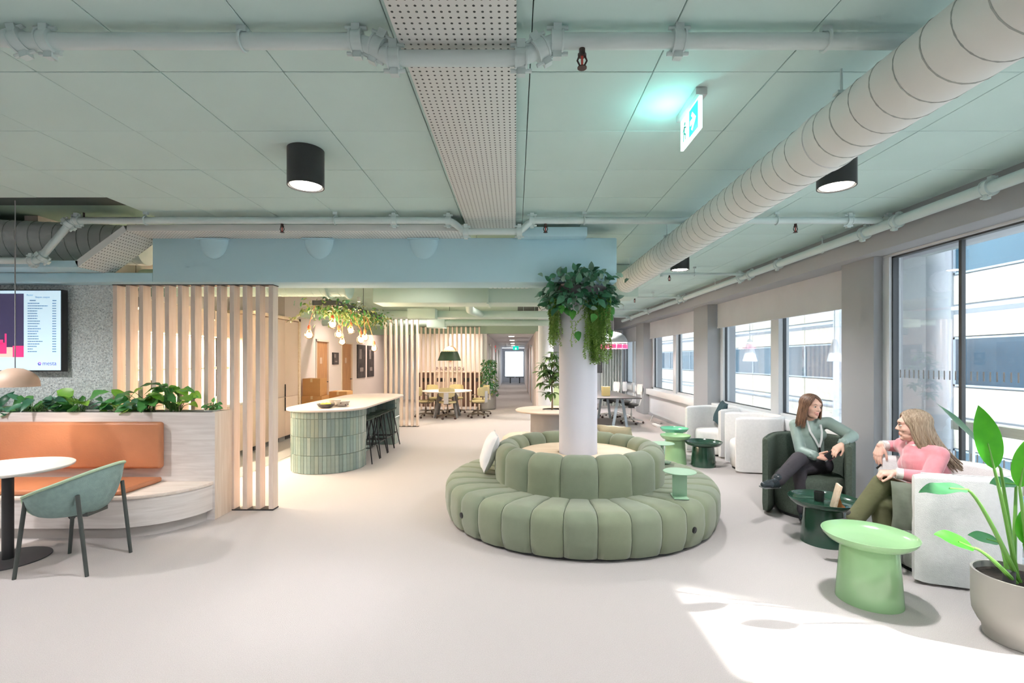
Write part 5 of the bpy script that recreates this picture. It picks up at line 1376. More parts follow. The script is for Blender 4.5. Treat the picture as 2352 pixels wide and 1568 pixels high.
for k in range(205):
    a = rnd.uniform(0, 2 * PI) if rnd.random() < 0.35 else rnd.uniform(PI, 2 * PI)
    rr = 0.22 + 0.20 * rnd.random(); z = 2.27 + rnd.gauss(0, 0.08)
    d = V(math.cos(a), math.sin(a), 0); fr_ = -math.sin(a)
    if fr_ > 0.3: z += 0.07 * rnd.random() ; rr *= 0.95
    z = min(z, 2.36) if rr < 0.24 or fr_ < 0.2 else z
    kind = 'teal' if rnd.random() < 0.68 else 'dark'
    if rr > 0.27 and fr_ > 0.45 and rnd.random() < 0.25: z += 0.12
    outw = d * 1.0 + V(rnd.uniform(-.7, .7), rnd.uniform(-.7, .7), rnd.uniform(-.9, .7))
    link(rnd.choice(LV[kind]), 'leaf', cg, frame(outw, d + V(0, -0.3, 0.9), rnd.uniform(-.6, .6), CC + d * rr + V(0, 0, z), rnd.uniform(0.8, 1.25)))
for (u, v, s) in ((1300, 705, 1.0), (1318, 712, 1.1), (1290, 700, .9), (1328, 760, 1.0), (1398, 757, .9), (1382, 690, 1.1), (1392, 700, 1.2), (1388, 715, 1.2), (1396, 720, 1.0), (1384, 728, 1.1), (1372, 700, 1.0), (1378, 712, 1.1), (1366, 720, 1.0), (1400, 705, .9), (1394, 690, 1.0)):
    p = at(u, v, 4.86 + rnd.uniform(0, 0.12)); link(rnd.choice(LV['bright']), 'leaf', cg, frame((rnd.uniform(-.7, .7), -0.5, -1.0), (0, -1, 0.3), rnd.uniform(-.5, .5), p, s * 0.85))
for k in range(70):               # the tuft that climbs in front of the beam
    p = V(CC.x + rnd.gauss(0.0, 0.15), 4.82 + rnd.uniform(-.06, .07), 2.36 + 0.13 * rnd.random())
    link(rnd.choice(LV['teal'] + LV['dark'][1:]), 'leaf', cg, frame((rnd.uniform(-.9, .9), -0.4, rnd.uniform(-.4, 1.0)), (0, -0.8, 0.5), rnd.uniform(-.6, .6), p, rnd.uniform(.8, 1.2)))
fill = MB()
def fill_pt():
    a = rnd.uniform(0, 2 * PI); d = V(math.cos(a), math.sin(a), 0); rr = rnd.uniform(0.24, 0.37)
    return CC + d * rr + V(0, 0, 2.25 + rnd.gauss(0, 0.055)), d + V(rnd.uniform(-.6, .6), rnd.uniform(-.6, .6), rnd.uniform(-1, .4))
scatter(420, fill_pt, 0.07, 0.045, fill); fill.build('foliage', 'leaf_dark', cg, kind='stuff', smooth=80)
# trailing strands
def strands(specs, mname, L=0.022, W=0.011, per=0.006):
    mb = MB()
    for (x, y, z0, z1, sway) in specs:
        n = max(3, int((z0 - z1) / 0.04)); pts = []
        for i in range(n + 1):
            t = i / n; pts.append(V(x + sway * t + 0.006 * math.sin(9 * t + x * 40), y + 0.01 * math.sin(5 * t + y * 30), z0 + (z1 - z0) * t))
        mb.tube(pts, 0.0015, 4)
        m = int((z0 - z1) / per)
        for i in range(m):
            t = i / m; p = V(x + sway * t + 0.006 * math.sin(9 * t + x * 40), y + 0.01 * math.sin(5 * t + y * 30), z0 + (z1 - z0) * t)
            a = rnd.uniform(0, 2 * PI); l = L * rnd.uniform(.7, 1.3)
            d = V(math.cos(a), math.sin(a), -0.5).normalized(); s_ = d.orthogonal().normalized() * W / 2
            mb.add([p, p + d * l * .5 + s_, p + d * l, p + d * l * .5 - s_], [(0, 1, 2, 3)])
    mb.build('trailing_strands', mname, cg, kind='stuff', smooth=0)
sp_l = []
for k in range(48):
    a = R(rnd.uniform(172, 214)); r = rnd.uniform(0.245, 0.31); sp_l.append((CC.x + r * math.cos(a), CC.y + r * math.sin(a), 2.26, rnd.uniform(1.72, 1.95), rnd.uniform(-.02, .03)))
strands(sp_l, 'leaf_fern')
sp_r = []
for k in range(115):
    u = rnd.gauss(1372, 14); u = min(max(u, 1340), 1400); yy = 4.86 + rnd.uniform(0, 0.16)
    x = (u - CX) * yy / F
    if (x - CC.x) ** 2 + (yy - CC.y) ** 2 < 0.225 ** 2: yy = CC.y - math.sqrt(max(0, 0.23 ** 2 - min((x - CC.x) ** 2, 0.052)))
    sp_r.append((x, yy, rnd.uniform(2.16, 2.27), rnd.uniform(1.62, 1.9) if rnd.random() < .75 else rnd.uniform(1.55, 1.62), rnd.uniform(-.02, .03)))
strands(sp_r, 'leaf_fern')
strands([((1314 - CX) * 4.88 / F, 4.88, 2.0, 1.73, -0.01), ((1322 - CX) * 4.88 / F, 4.88, 2.0, 1.77, -0.005), ((1346 - CX) * 4.88 / F, 4.88, 2.2, 2.02, -0.13), ((1344 - CX) * 4.88 / F, 4.88, 2.08, 1.98, -0.08)], 'leaf_fern', 0.02, 0.012, 0.005)

# ------------------------------------------------------------------ round table with a tree behind the sofa
TC = V(0.645, 8.4, 0)
mat('drum_grey', (176, 172, 172), 0.7, 0.03, 4)
mat('tabletop_warm', (226, 206, 192), 0.45, 0.02, 3)
tt = wthing('tree_table', 'round pale table on a grey drum with a tree growing through it', 'table', TC)
MB().lathe([(0.17, 0.70), (0.63, 0.70), (0.645, 0.715), (0.645, 0.725), (0.63, 0.735), (0.17, 0.735)], 56, TC, False, False).build('tabletop', 'tabletop_warm', tt)
MB().lathe([(0.38, 0.0), (0.38, 0.70), (0.17, 0.70)], 48, TC, True, False).build('drum', 'drum_grey', tt)
MB().lathe([(0.01, 0.715), (0.17, 0.715), (0.17, 0.70), (0.01, 0.70)], 32, TC, False, False).build('insert', 'mid_grey', tt)
wood('bark', (120, 100, 74), (158, 136, 104), 'Z')
tree = wthing('indoor_tree', 'slender tree with star shaped leaf whorls growing from the round table', 'plant', TC + V(0, 0, 0.716))
tb_ = TC + V(0, 0, 0.716)
br = [tb_, tb_ + V(0.005, 0, 0.25), tb_ + V(-0.01, 0, 0.45)]
MB().tube(br, [0.017, 0.014, 0.013], 10).build('trunk', 'bark', tree)
tips = []
bm_ = MB()
for (dx, dy, dz) in ((-0.09, -0.05, 0.28), (0.0, -0.08, 0.30), (-0.13, 0.0, 0.62), (-0.05, -0.06, 0.70), (0.06, -0.04, 0.58), (-0.18, -0.05, 0.48), (0.05, 0.05, 0.95), (-0.07, -0.02, 0.92), (-0.15, 0.04, 0.80), (0.14, 0.03, 0.75), (0.16, 0, 0.45), (-0.02, -0.08, 0.56), (0.02, -0.1, 0.82), (-0.12, -0.08, 0.70), (-0.2, 0.0, 0.66), (0.1, -0.08, 0.66), (-0.06, -0.1, 0.44), (0.0, 0.0, 1.0)):
    q = tb_ + V(dx, dy, dz); s0 = tb_ + V(0, 0, max(0.18, dz - 0.3)) if dz < 0.4 else br[-1]
    bm_.tube([s0, (s0 + q) / 2 + V(dx * 0.1, 0, -0.02), q], [0.008, 0.006, 0.004], 6); tips.append(q)
bm_.build('branches', 'bark', tree)
leafmat('leaf_tree', (56, 96, 48), (120, 152, 88))
tl = [leaf_mb(0.19, 0.060, 0.35, 0.12, 5).mesh('leaf', 'leaf_tree', smooth=80), leaf_mb(0.13, 0.04, 0.6, 0.12, 5).mesh('leaf', 'leaf_tree', smooth=80)]
for q in tips:
    for k in range(13):
        a = 2 * PI * k / 13 + rnd.uniform(-.2, .2); d = V(math.cos(a), math.sin(a), rnd.uniform(-.5, .6))
        link(rnd.choice(tl), 'leaf', tree, frame(d, (0, 0, 1), rnd.uniform(-.3, .3), q, rnd.uniform(.8, 1.15)))

# upholstered pieces between the sofa and the tree table
mat('boucle_beige', (226, 208, 190), 0.95, 0.05, 40, 0.4, 160)
pf = wthing('pouf', 'round beige upholstered pouf behind the sofa', 'pouf', (0.12, 7.55, 0))
MB().lathe([(0.22, 0.02), (0.30, 0.05), (0.34, 0.15), (0.345, 0.28), (0.32, 0.38), (0.24, 0.43), (0.10, 0.44), (0.01, 0.44)], 40, (0.12, 7.55, 0), True, False).build('body', 'boucle_beige', pf, smooth=80)
MB().lathe([(0.20, 0.0), (0.22, 0.0), (0.22, 0.02), (0.20, 0.02)], 30, (0.12, 7.55, 0)).build('base', 'dark_grey', pf)
mat('tray_dark', (38, 74, 58), 0.16, 0.04, 4, coat=0.5)
# ------------------------------------------------------------------ white end column and green glass near the corridor
tag(MB().cyl((0.80, 12.6, 0), (0.80, 12.6, 3.03), 0.2, n=36).build('column', 'wall_white'), 'far white column beside the corridor mouth', 'column')
mat('glass_green', (206, 222, 170), 0.3, 0.05, 3)
gp = wthing('glass_screen', 'pale green glass screen panels behind the tree table', 'screen', (1.2, 13.0, 0))
for k in range(3): MB().box(1.02 + k * 0.2, 1.20 + k * 0.2, 12.9, 12.93, 0.05, 0.95).build('panel', 'glass_green', gp)
MB().box(1.0, 1.62, 12.88, 12.95, 0.0, 0.05).build('base_rail', 'frame_white', gp)
# ------------------------------------------------------------------ tub armchairs
mat('boucle_white', (247, 245, 244), 0.95, 0.03, 30, 0.35, 220, spec=0.15)
mat('wool_green', (88, 98, 88), 0.95, 0.14, 60, 0.4, 240, spec=0.15)
def tub_chair(label, center, rz, mname, group=None, W=0.37):
    """local: opens towards +X; two flat side walls joined by a rounded back"""
    c = thing('tub_armchair', label, 'armchair', center, rz, group)
    H, t = 0.79, 0.085      # height, wall thickness; W = half width
    path = []
    for i in range(9): path.append((0.36 - 0.36 * i / 8, -W + t / 2))
    nb = 20
    for i in range(1, nb):
        a = -PI / 2 - PI * i / nb
        path.append(((W - t / 2) * math.cos(a) * 0.98, (W - t / 2) * math.sin(a)))
    for i in range(9): path.append((0.36 * i / 8, W - t / 2))
    k = len(path); sec = []
    hr = t / 2
    for i in range(9):
        a = PI * i / 8; sec.append((hr * math.cos(a), H - hr * 0.75 + hr * 0.75 * math.sin(a)))
    sec += [(-hr, 0.5), (-hr, 0.10), (-hr * 0.8, 0.02), (hr * 0.8, 0.02), (hr, 0.10), (hr, 0.5)]
    m = len(sec); vs = []; fs = []
    for i in range(k):
        a = Vector(path[max(i - 1, 0)]); b = Vector(path[min(i + 1, k - 1)]); d = (b - a).normalized(); nrm = Vector((d.y, -d.x))
        e = min(i, k - 1 - i); f = (0.55, 0.85, 0.96)[e] if e < 3 else 1.0
        dz = (0.015, 0.004, 0.0)[e] if e < 3 else 0.0
        tt_ = 1.0 - (abs(i - (k - 1) / 2) / ((k - 1) / 2)); lift = 0.0
        for (o_, z) in sec: vs.append((path[i][0] + nrm.x * o_ * f, path[i][1] + nrm.y * o_ * f, z - (dz if z > 0.4 else -dz) - lift))
    for i in range(k - 1):
        for j in range(m): fs.append((i * m + j, i * m + (j + 1) % m, (i + 1) * m + (j + 1) % m, (i + 1) * m + j))
    fs.append(tuple(range(m - 1, -1, -1))); fs.append(tuple((k - 1) * m + j for j in range(m)))
    MB().add(vs, fs).build('wall', mname, c, smooth=60)
    # piping along the top edge
    MB().tube([(p[0], p[1] + (0.0), H + 0.001) for p in path[1:-1]], 0.005, 6).build('piping', mname, c)
    # drum seat
    sp_ = []
    n = 36; sr = W - t + 0.005
    prof = [(0.0, 0.03), (0.92, 0.03), (0.97, 0.06), (1.0, 0.15), (1.0, 0.36), (0.97, 0.40), (0.90, 0.42), (0.0, 0.43)]
    mb = MB()
    mb.grid(lambda i, j: V(0.06 + (0.30 * max(0, math.cos(2 * PI * i)) + 0.28 * min(0, math.cos(2 * PI * i))) * prof[int(round(j * 7))][0], sr * math.sin(2 * PI * i) * prof[int(round(j * 7))][0], prof[int(round(j * 7))][1]), n, 8, cu=True)
    mb.build('seat', mname, c, smooth=60)
    MB().prism([(0.06 + 0.27 * math.cos(2 * PI * i / 24), (sr - 0.04) * math.sin(2 * PI * i / 24)) for i in range(24)], 0.0, 0.032).build('base', 'black_metal', c)
    MB().box(-0.10, -0.085, -W - 0.002, -W + 0.002, 0.10, 0.135).build('tag', 'dark_grey', c)
    return c
tub_chair('dark green wool tub armchair holding the woman with the lanyard', (3.10, 5.04, 0), math.atan2(-0.80, -0.60), 'wool_green', None, 0.40)
tub_chair('white boucle tub armchair nearest the camera holding the woman in pink', (3.31, 3.62, 0), math.atan2(0.34, -0.94), 'boucle_white')
tub_chair('white tub armchair with a dark pillow by the far window', (3.44, 8.2, 0), math.atan2(-0.52, -0.85), 'boucle_white')
tub_chair('white tub armchair seen from its side between the others', (3.54, 7.02, 0), math.atan2(0.20, -0.97), 'boucle_white')
Mx = Matrix.Translation((3.50, 8.16, 0.70)) @ Matrix.Rotation(R(-10), 4, 'Z') @ Matrix.Rotation(R(-68), 4, 'Y') @ Matrix.Rotation(R(85), 4, 'Z')
pillow('throw_pillow', 'dark teal pillow standing in the far white armchair', Mx, 0.42, 0.40, 0.12, 'pillow_teal')
Mx = Matrix.Translation((2.955, 3.47, 0.525)) @ Matrix.Rotation(math.atan2(-0.34, 0.94), 4, 'Z') @ Matrix.Rotation(R(88), 4, 'X')
pillow('throw_pillow', 'crushed grey green velvet pillow beside the woman in pink', Mx, 0.38, 0.36, 0.10, 'pillow_velvet')

# ------------------------------------------------------------------ tray tables
mat('tray_light', (150, 190, 142), 0.22, 0.03, 4, coat=0.4)
mat('tray_mint', (112, 196, 160), 0.22, 0.03, 4, coat=0.4)
def tray_table(label, x, y, h, r, rb, mname):
    t = wthing('tray_table', label, 'side table', (x, y, 0))
    MB().lathe([(rb * 1.0, 0.0), (rb * 1.0, 0.006), (rb * 0.86, h - 0.09), (rb * 0.84, h - 0.075), (0.01, h - 0.075)], 56, (x, y, 0), True, False).build('foot', mname, t, smooth=40)
    prof = [(0.0005, h - 0.075), (r * 0.62, h - 0.072), (r * 0.86, h - 0.052), (r * 0.97, h - 0.02), (r, h), (r * 0.985, h + 0.001), (r * 0.95, h - 0.018), (r * 0.84, h - 0.044), (r * 0.6, h - 0.058), (0.0005, h - 0.060)]
    MB().lathe(prof, 64, (x, y, 0), False, False).build('tray', mname, t, smooth=70)
    return t
tray_table('glossy light green tray table nearest the camera', 2.36, 3.19, 0.445, 0.272, 0.19, 'tray_light')
tray_table('glossy dark green tray table between the two women', 2.715, 4.2, 0.385, 0.285, 0.185, 'tray_dark')
tray_table('light green tray table in front of the far armchairs', 2.47, 7.38, 0.44, 0.228, 0.165, 'tray_light')
tray_table('mint tray table farthest back near the sofa', 2.66, 8.0, 0.46, 0.23, 0.165, 'tray_mint')
tray_table('dark green tray table in front of the far armchairs', 2.84, 7.22, 0.37, 0.272, 0.18, 'tray_dark')
# things on the dark table
mat('cup_black', (44, 46, 44), 0.5, 0.06, 10)
cp = MB().lathe([(0.032, 0.0), (0.038, 0.008), (0.042, 0.085), (0.039, 0.085), (0.035, 0.01), (0.005, 0.008)], 24, (2.74, 4.31, 0.327), True, False).build('cup', 'cup_black')
tag(cp, 'small black cup on the dark green tray table', 'cup')
sg = wthing('wooden_stand', 'small oak card stand on the dark green tray table', 'stand', (2.715, 4.14, 0.327))
bpz = V(2.715, 4.10, 0.327)
mb = MB(); dirx = V(0.94, -0.34, 0); dn = V(0.34, 0.94, 0)
mb.slab([bpz - dn * 0.07, bpz + dn * 0.07, bpz + dn * 0.07 + V(0.045, -0.015, 0.205), bpz - dn * 0.07 + V(0.045, -0.015, 0.205)], dirx * 0.016)
mb.build('plate', 'oak_disc', sg, bevel=0.002)
mat('orange_wood', (222, 140, 84), 0.5, 0.05, 8)
f0 = bpz + dirx * 0.017
mb = MB(); mb.slab([f0, f0 + dirx * 0.10, f0 + dirx * 0.06 + V(0, 0, 0.04), f0 + V(0.03, -0.01, 0.13)], dn * 0.012); mb.build('rear_foot', 'orange_wood', sg)
ph = wthing('phone', 'pale blue phone lying on the dark green tray table', 'phone', (2.83, 4.09, 0.328))
MB().box(2.79, 2.87, 4.06, 4.13, 0.328, 0.336).build('case', 'frame_white', ph, bevel=0.004); 
MB().box(2.795, 2.865, 4.065, 4.125, 0.336, 0.337).build('screen', 'facade_glass', ph)

# ------------------------------------------------------------------ bird of paradise in the grey pot
mat('pot_grey', (160, 157, 151), 0.6, 0.03, 5)
leafmat('leaf_strel', (40, 140, 20), (86, 176, 40), 0.28)
leafmat('leaf_strel_dark', (28, 84, 50), (70, 130, 84), 0.28)
PC = V(2.88, 2.72, 0)
bp_ = wthing('potted_plant', 'tall bird of paradise plant with paddle leaves in a round grey pot', 'plant', PC)
pot_ = MB().lathe([(0.155, 0.0), (0.16, 0.004), (0.165, 0.055), (0.185, 0.085), (0.207, 0.135), (0.212, 0.20), (0.212, 0.375), (0.200, 0.375), (0.198, 0.335), (0.01, 0.335)], 64, PC, True, False).build('pot', 'pot_grey', bp_, smooth=40)
MB().lathe([(0.01, 0.346), (0.10, 0.344), (0.199, 0.338), (0.199, 0.33), (0.01, 0.33)], 40, PC, False, False).build('soil', 'soil', pot_)
MB().cyl(PC + V(-0.10, -0.03, 0.335), PC + V(-0.10, -0.03, 0.41), 0.028, n=20).build('water_gauge', 'dark_grey', bp_)
def paddle(base, tip_base, end, W, up, mname='leaf_strel', droop=0.12, wave=0.02, bend=None):
    """stalk from base to tip_base, blade from tip_base to end"""
    base, tip_base, end = Vector(base), Vector(tip_base), Vector(end)
    c = bend if bend is not None else (base + tip_base) / 2 + V(0, 0, 0.06)
    pts = []
    for i in range(9):
        s = i / 8; pts.append(base * (1 - s) ** 2 + Vector(c) * 2 * s * (1 - s) + tip_base * s * s)
    MB().tube(pts, [0.013 - 0.0008 * i for i in range(9)], 8).build('stalk', 'stalk_green', bp_)
    d = end - tip_base; L = d.length
    me = leaf_mb(L, W, droop, 0.10, 12, 1.0, wave, 0.45).mesh('leaf', mname, smooth=80)
    link(me, 'leaf', bp_, frame(d + V(0, 0, droop * L * 0.8), up, 0, tip_base))
    MB().tube([tip_base, tip_base + d * 0.4 + V(0, 0, droop * L * 0.25)], [0.006, 0.003], 6).build('midrib', 'stalk_green', bp_)
mat('stalk_green', (96, 150, 60), 0.4, 0.06, 8)
yb_ = 2.70
def B(u, v, y=2.70): return at(u, v, y)
b0 = PC + V(-0.0, 0.0, 0.34)
paddle(b0 + V(-0.02, 0, 0), B(2284, 1078, 2.62), B(2248, 930, 2.60), 0.125, (-0.35, -0.9, 0.2), 'leaf_strel', 0.02)
paddle(b0 + V(0.0, 0.03, 0), B(2298, 1075, 2.85), B(2155, 922, 2.9), 0.12, (0.1, -0.5, 0.8), 'leaf_strel_dark', 0.05, 0.03)
paddle(b0 + V(0.03, -0.02, 0), B(2342, 1120, 2.62), B(2362, 1005, 2.58), 0.11, (-0.4, -0.9, 0.2), 'leaf_strel', 0.02)
paddle(b0 + V(-0.03, -0.02, 0), B(2222, 1124, 2.62), B(2116, 1130, 2.5), 0.10, (0.05, -0.35, 0.9), 'leaf_strel_dark', 0.14, 0.07, bend=B(2252, 1140, 2.66))
paddle(b0 + V(-0.06, -0.03, 0), B(2236, 1258, 2.55), B(2150, 1228, 2.48), 0.105, (0.1, -0.6, 0.8), 'leaf_strel', 0.08, 0.03, bend=B(2260, 1260, 2.58))
paddle(b0 + V(-0.02, 0.05, 0), B(2296, 1246, 2.85), B(2222, 1228, 2.9), 0.10, (0.0, -0.5, 0.9), 'leaf_strel_dark', 0.1, 0.03)
paddle(b0 + V(0.02, 0.06, 0), B(2334, 1112, 2.9), B(2272, 1110, 2.95), 0.12, (0.0, -0.4, 0.9), 'leaf_strel_dark', 0.15, 0.03)
paddle(b0 + V(0.05, 0.0, 0), B(2352, 1250, 2.68), B(2375, 1150, 2.66), 0.12, (-0.4, -0.9, 0.2), 'leaf_strel', 0.03)

# ------------------------------------------------------------------ dark work table and saddle chairs at the back right
mat('top_dark', (84, 84, 86), 0.5, 0.03, 5)
mat('leg_blue', (170, 186, 200), 0.5, 0.03, 5)
wt = wthing('work_table', 'long dark topped work table on pale splayed legs near the far windows', 'table', (2.1, 12.2, 0))
MB().prism([(1.3, 10.95), (2.9, 10.95), (2.72, 13.6), (1.5, 13.6)], 0.70, 0.725).build('tabletop', 'top_dark', wt, bevel=0.004)
for (x0, x1, y) in ((2.28, 2.40, 11.2), (2.66, 2.54, 11.4), (2.25, 2.35, 13.0), (2.6, 2.5, 13.1), (1.5, 1.6, 11.2), (1.9, 1.8, 11.4)):
    MB().bar((x0, y, 0), (x1, y, 0.70), 0.06, 0.05, (0, 1, 0)).build('leg', 'leg_blue', wt)
MB().box(1.6, 2.6, 11.9, 12.0, 0.63, 0.70).build('beam', 'leg_blue', wt)
mat('lamp_box', (240, 216, 150), 0.5, 0.03, 4)
o = MB().box(ux(1383, 11.6), ux(1400, 11.6), 11.52, 11.7, 0.727, 0.95).build('yellow_box', 'lamp_box', bevel=0.004); tag(o, 'pale yellow box standing on the dark work table', 'box')
sc_ = office_chair('x', 'white saddle chairs at the dark work table', 'dark_grey', 'white_paint', True)
for i, (u, v, a, lb) in enumerate(((1450, 972, 190, 'white saddle chair at the right end of the dark table'), (1432, 962, 165, 'white saddle chair half under the dark table, second in the row'), (1416, 955, 150, 'white saddle chair half under the dark table, third in the row'), (1400, 958, 200, 'white saddle chair deepest under the dark table'))):
    p = floor_at(u, v)
    if i == 0: sc_.location = p; sc_.rotation_euler = (0, 0, R(a)); sc_['label'] = lb
    else: dup(sc_, p, R(a), lb)
dp = wthing('pendant_lamp', 'wide grey dome pendant with a ring of pink cards over the dark table', 'lamp', (2.48, 12.0, 1.9))
DC = V(2.47, 12.0, 2.03)
MB().lathe([(0.34, 0.0), (0.33, 0.06), (0.27, 0.17), (0.17, 0.24), (0.03, 0.27), (0.03, 0.26), (0.16, 0.23), (0.26, 0.16), (0.325, 0.05), (0.335, 0.0)], 44, DC, False, False).build('shade', 'blind_grey', dp)
MB().lathe([(0.01, 0.03), (0.30, 0.03), (0.30, 0.04), (0.01, 0.04)], 30, DC, False, False).build('diffuser', 'lamp_white', dp)
MB().cyl(DC + V(0, 0, 0.26), (DC.x, DC.y, 3.0), 0.004, n=6).build('cord', 'dark_grey', dp)
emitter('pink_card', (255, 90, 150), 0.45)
for k in range(14):
    a = 2 * PI * k / 14; d = V(math.cos(a), math.sin(a), 0); s = V(-d.y, d.x, 0)
    q = DC + d * 0.335 - V(0, 0, 0.10)
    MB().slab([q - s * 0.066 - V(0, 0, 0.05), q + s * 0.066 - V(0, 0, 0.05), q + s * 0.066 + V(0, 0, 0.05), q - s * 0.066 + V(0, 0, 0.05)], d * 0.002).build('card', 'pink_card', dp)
MB().tube([DC + V(0.332 * math.cos(2 * PI * k / 40), 0.332 * math.sin(2 * PI * k / 40), -0.045) for k in range(40)], 0.004, 5, closed=True).build('hoop', 'light_metal', dp)
for k in range(3):
    a = 2 * PI * k / 3; MB().cyl(DC + V(0.332 * math.cos(a), 0.332 * math.sin(a), -0.045), DC + V(0.332 * math.cos(a), 0.332 * math.sin(a), 0.0), 0.003, n=5).build('tie', 'light_metal', dp)
q = point('dome_lamp', DC - V(0, 0, 0.06), 36, (1, 0.92, 0.82), 0.1); q.parent = dp; q.matrix_parent_inverse = WORLDP[dp.name].copy()
ft = wthing('wall_screen', 'dark screen on a stand far behind the column', 'screen', (2.55, 15.5, 0))
MB().box(2.05, 2.80, 15.4, 15.46, 1.18, 1.74).build('casing', 'black_metal', ft); MB().cyl((2.4, 15.48, 0), (2.4, 15.48, 1.2), 0.03, n=10).box(2.1, 2.7, 15.3, 15.7, 0, 0.03).build('stand', 'dark_grey', ft)
MB().box(2.07, 2.78, 15.395, 15.4, 1.2, 1.72).build('display', 'dark_grey', ft)
mat('curtain', (206, 212, 208), 0.9, 0.06, 4)
cu = MB(); cu.grid(lambda i, j: V(2.95 + 0.75 * i, 16.6 + 0.05 * math.sin(i * 50), 0.004 + 2.6 * j), 80, 3); cu.grid(lambda i, j: V(2.95 + 0.75 * (1 - i), 16.61 + 0.05 * math.sin((1 - i) * 50), 0.004 + 2.6 * j), 80, 3)
tag(cu.build('curtain', 'curtain'), 'pale pleated curtain at the far end by the windows', 'curtain')
pw = wthing('power_strip', 'white cable and socket strip lying by the far window wall', 'cable', (3.5, 12.0, 0))
MB().box(3.35, 3.45, 11.3, 11.75, 0, 0.045).build('strip', 'white_paint', pw, bevel=0.005)
MB().tube([(3.45, 11.6, 0.01), (3.6, 11.9, 0.01), (3.5, 12.4, 0.01), (3.7, 13.0, 0.01), (3.86, 13.4, 0.05)], 0.006, 6).build('cable', 'white_paint', pw)
# made-up lanterns standing in for lamp images seen in the second window
def frosted(name, rgb, mixf):
    m = bpy.data.materials.new(name); m.use_nodes = True; n = m.node_tree.nodes; l = m.node_tree.links
    b = n['Principled BSDF']; b.inputs['Base Color'].default_value = lin(rgb); b.inputs['Roughness'].default_value = 0.5
    t = n.new('ShaderNodeBsdfTransparent'); no = n.new('ShaderNodeTexNoise'); no.inputs['Scale'].default_value = 8
    ra = n.new('ShaderNodeMapRange'); ra.inputs[3].default_value = mixf - 0.05; ra.inputs[4].default_value = mixf + 0.05; l.new(no.outputs[0], ra.inputs[0])
    mx = n.new('ShaderNodeMixShader'); l.new(ra.outputs[0], mx.inputs[0]); l.new(t.outputs[0], mx.inputs[1]); l.new(b.outputs[0], mx.inputs[2]); l.new(mx.outputs[0], n['Material Output'].inputs[0])
    MATS[name] = m
frosted('standin_glass', (240, 244, 248), 0.45)
emitter('standin_white', (240, 248, 255), 1.3)
for (u, lb) in ((1722, 'made-up white cone lantern for the lamp image in the left pane'), (1917, 'made-up white cone lantern for the lamp image in the right pane beside the pilaster')):
    y = 4.65 * F / (u - CX); p = at(u, 830, y); s = y / 9.4
    t = wthing('lamp_image_standin', lb, 'lamp', p)
    MB().lathe([(0.135 * s, 0.0), (0.05 * s, 0.40 * s), (0.03 * s, 0.44 * s)], 28, p, False, True).build('glass_cone', 'standin_glass', t)
    MB().lathe([(0.12 * s, 0.005), (0.13 * s, 0.01), (0.09 * s, 0.15 * s), (0.06 * s, 0.17 * s)], 24, p, True, True).build('diffuser', 'standin_white', t)
    MB().cyl(p + V(0, 0, 0.43 * s), (p.x, p.y, 3.4), 0.006, n=6).build('cord', 'frame_white', t)
struct(MB().box(4.3, 5.2, -4, 17.6, 3.35, 3.5).build('trim_6', 'facade_white'), 'white roof overhang outside the windows')
# ------------------------------------------------------------------ people
mat('skin_light', (236, 190, 168), 0.5, 0.04, 14, spec=0.3)
mat('skin_fair', (232, 186, 168), 0.5, 0.05, 14, spec=0.3)
mat('lip', (198, 96, 92), 0.4, 0.04, 20)
mat('teeth', (248, 246, 240), 0.3, 0.01, 20)
mat('eye_white', (240, 238, 236), 0.2, 0.01, 20)
mat('eye_iris', (58, 44, 36), 0.2, 0.05, 40)
mat('blouse_sage', (142, 162, 154), 0.45, 0.05, 10, 0.2, 30, sheen=0.3)
mat('trouser_charcoal', (60, 56, 62), 0.8, 0.12, 9, 0.3, 40)
mat('boot_black', (46, 54, 60), 0.25, 0.06, 10)
mat('lanyard', (224, 226, 226), 0.6, 0.03, 10)
mat('phone_black', (22, 22, 24), 0.2, 0.03, 10)
mat('phone_pink', (232, 120, 156), 0.4, 0.03, 10)
mat('sweater_pink', (224, 146, 154), 0.95, 0.07, 24, 0.12, 220, sheen=0.6, spec=0.1)
mat('shirt_white', (240, 236, 230), 0.8, 0.03, 10, 0.2, 60)
mat('trouser_olive', (98, 98, 68), 0.8, 0.08, 8, 0.25, 30)
mat('shoe_black', (40, 40, 38), 0.5, 0.06, 10)
def hairmat(name, a, b):
    m = wood(name, a, b, 'Z', 0.45, 4.0); return m
hairmat('hair_brown', (72, 50, 38), (142, 104, 80))
hairmat('hair_blonde', (116, 94, 74), (184, 164, 140))
mat('brow', (84, 62, 50), 0.7, 0.05, 20)

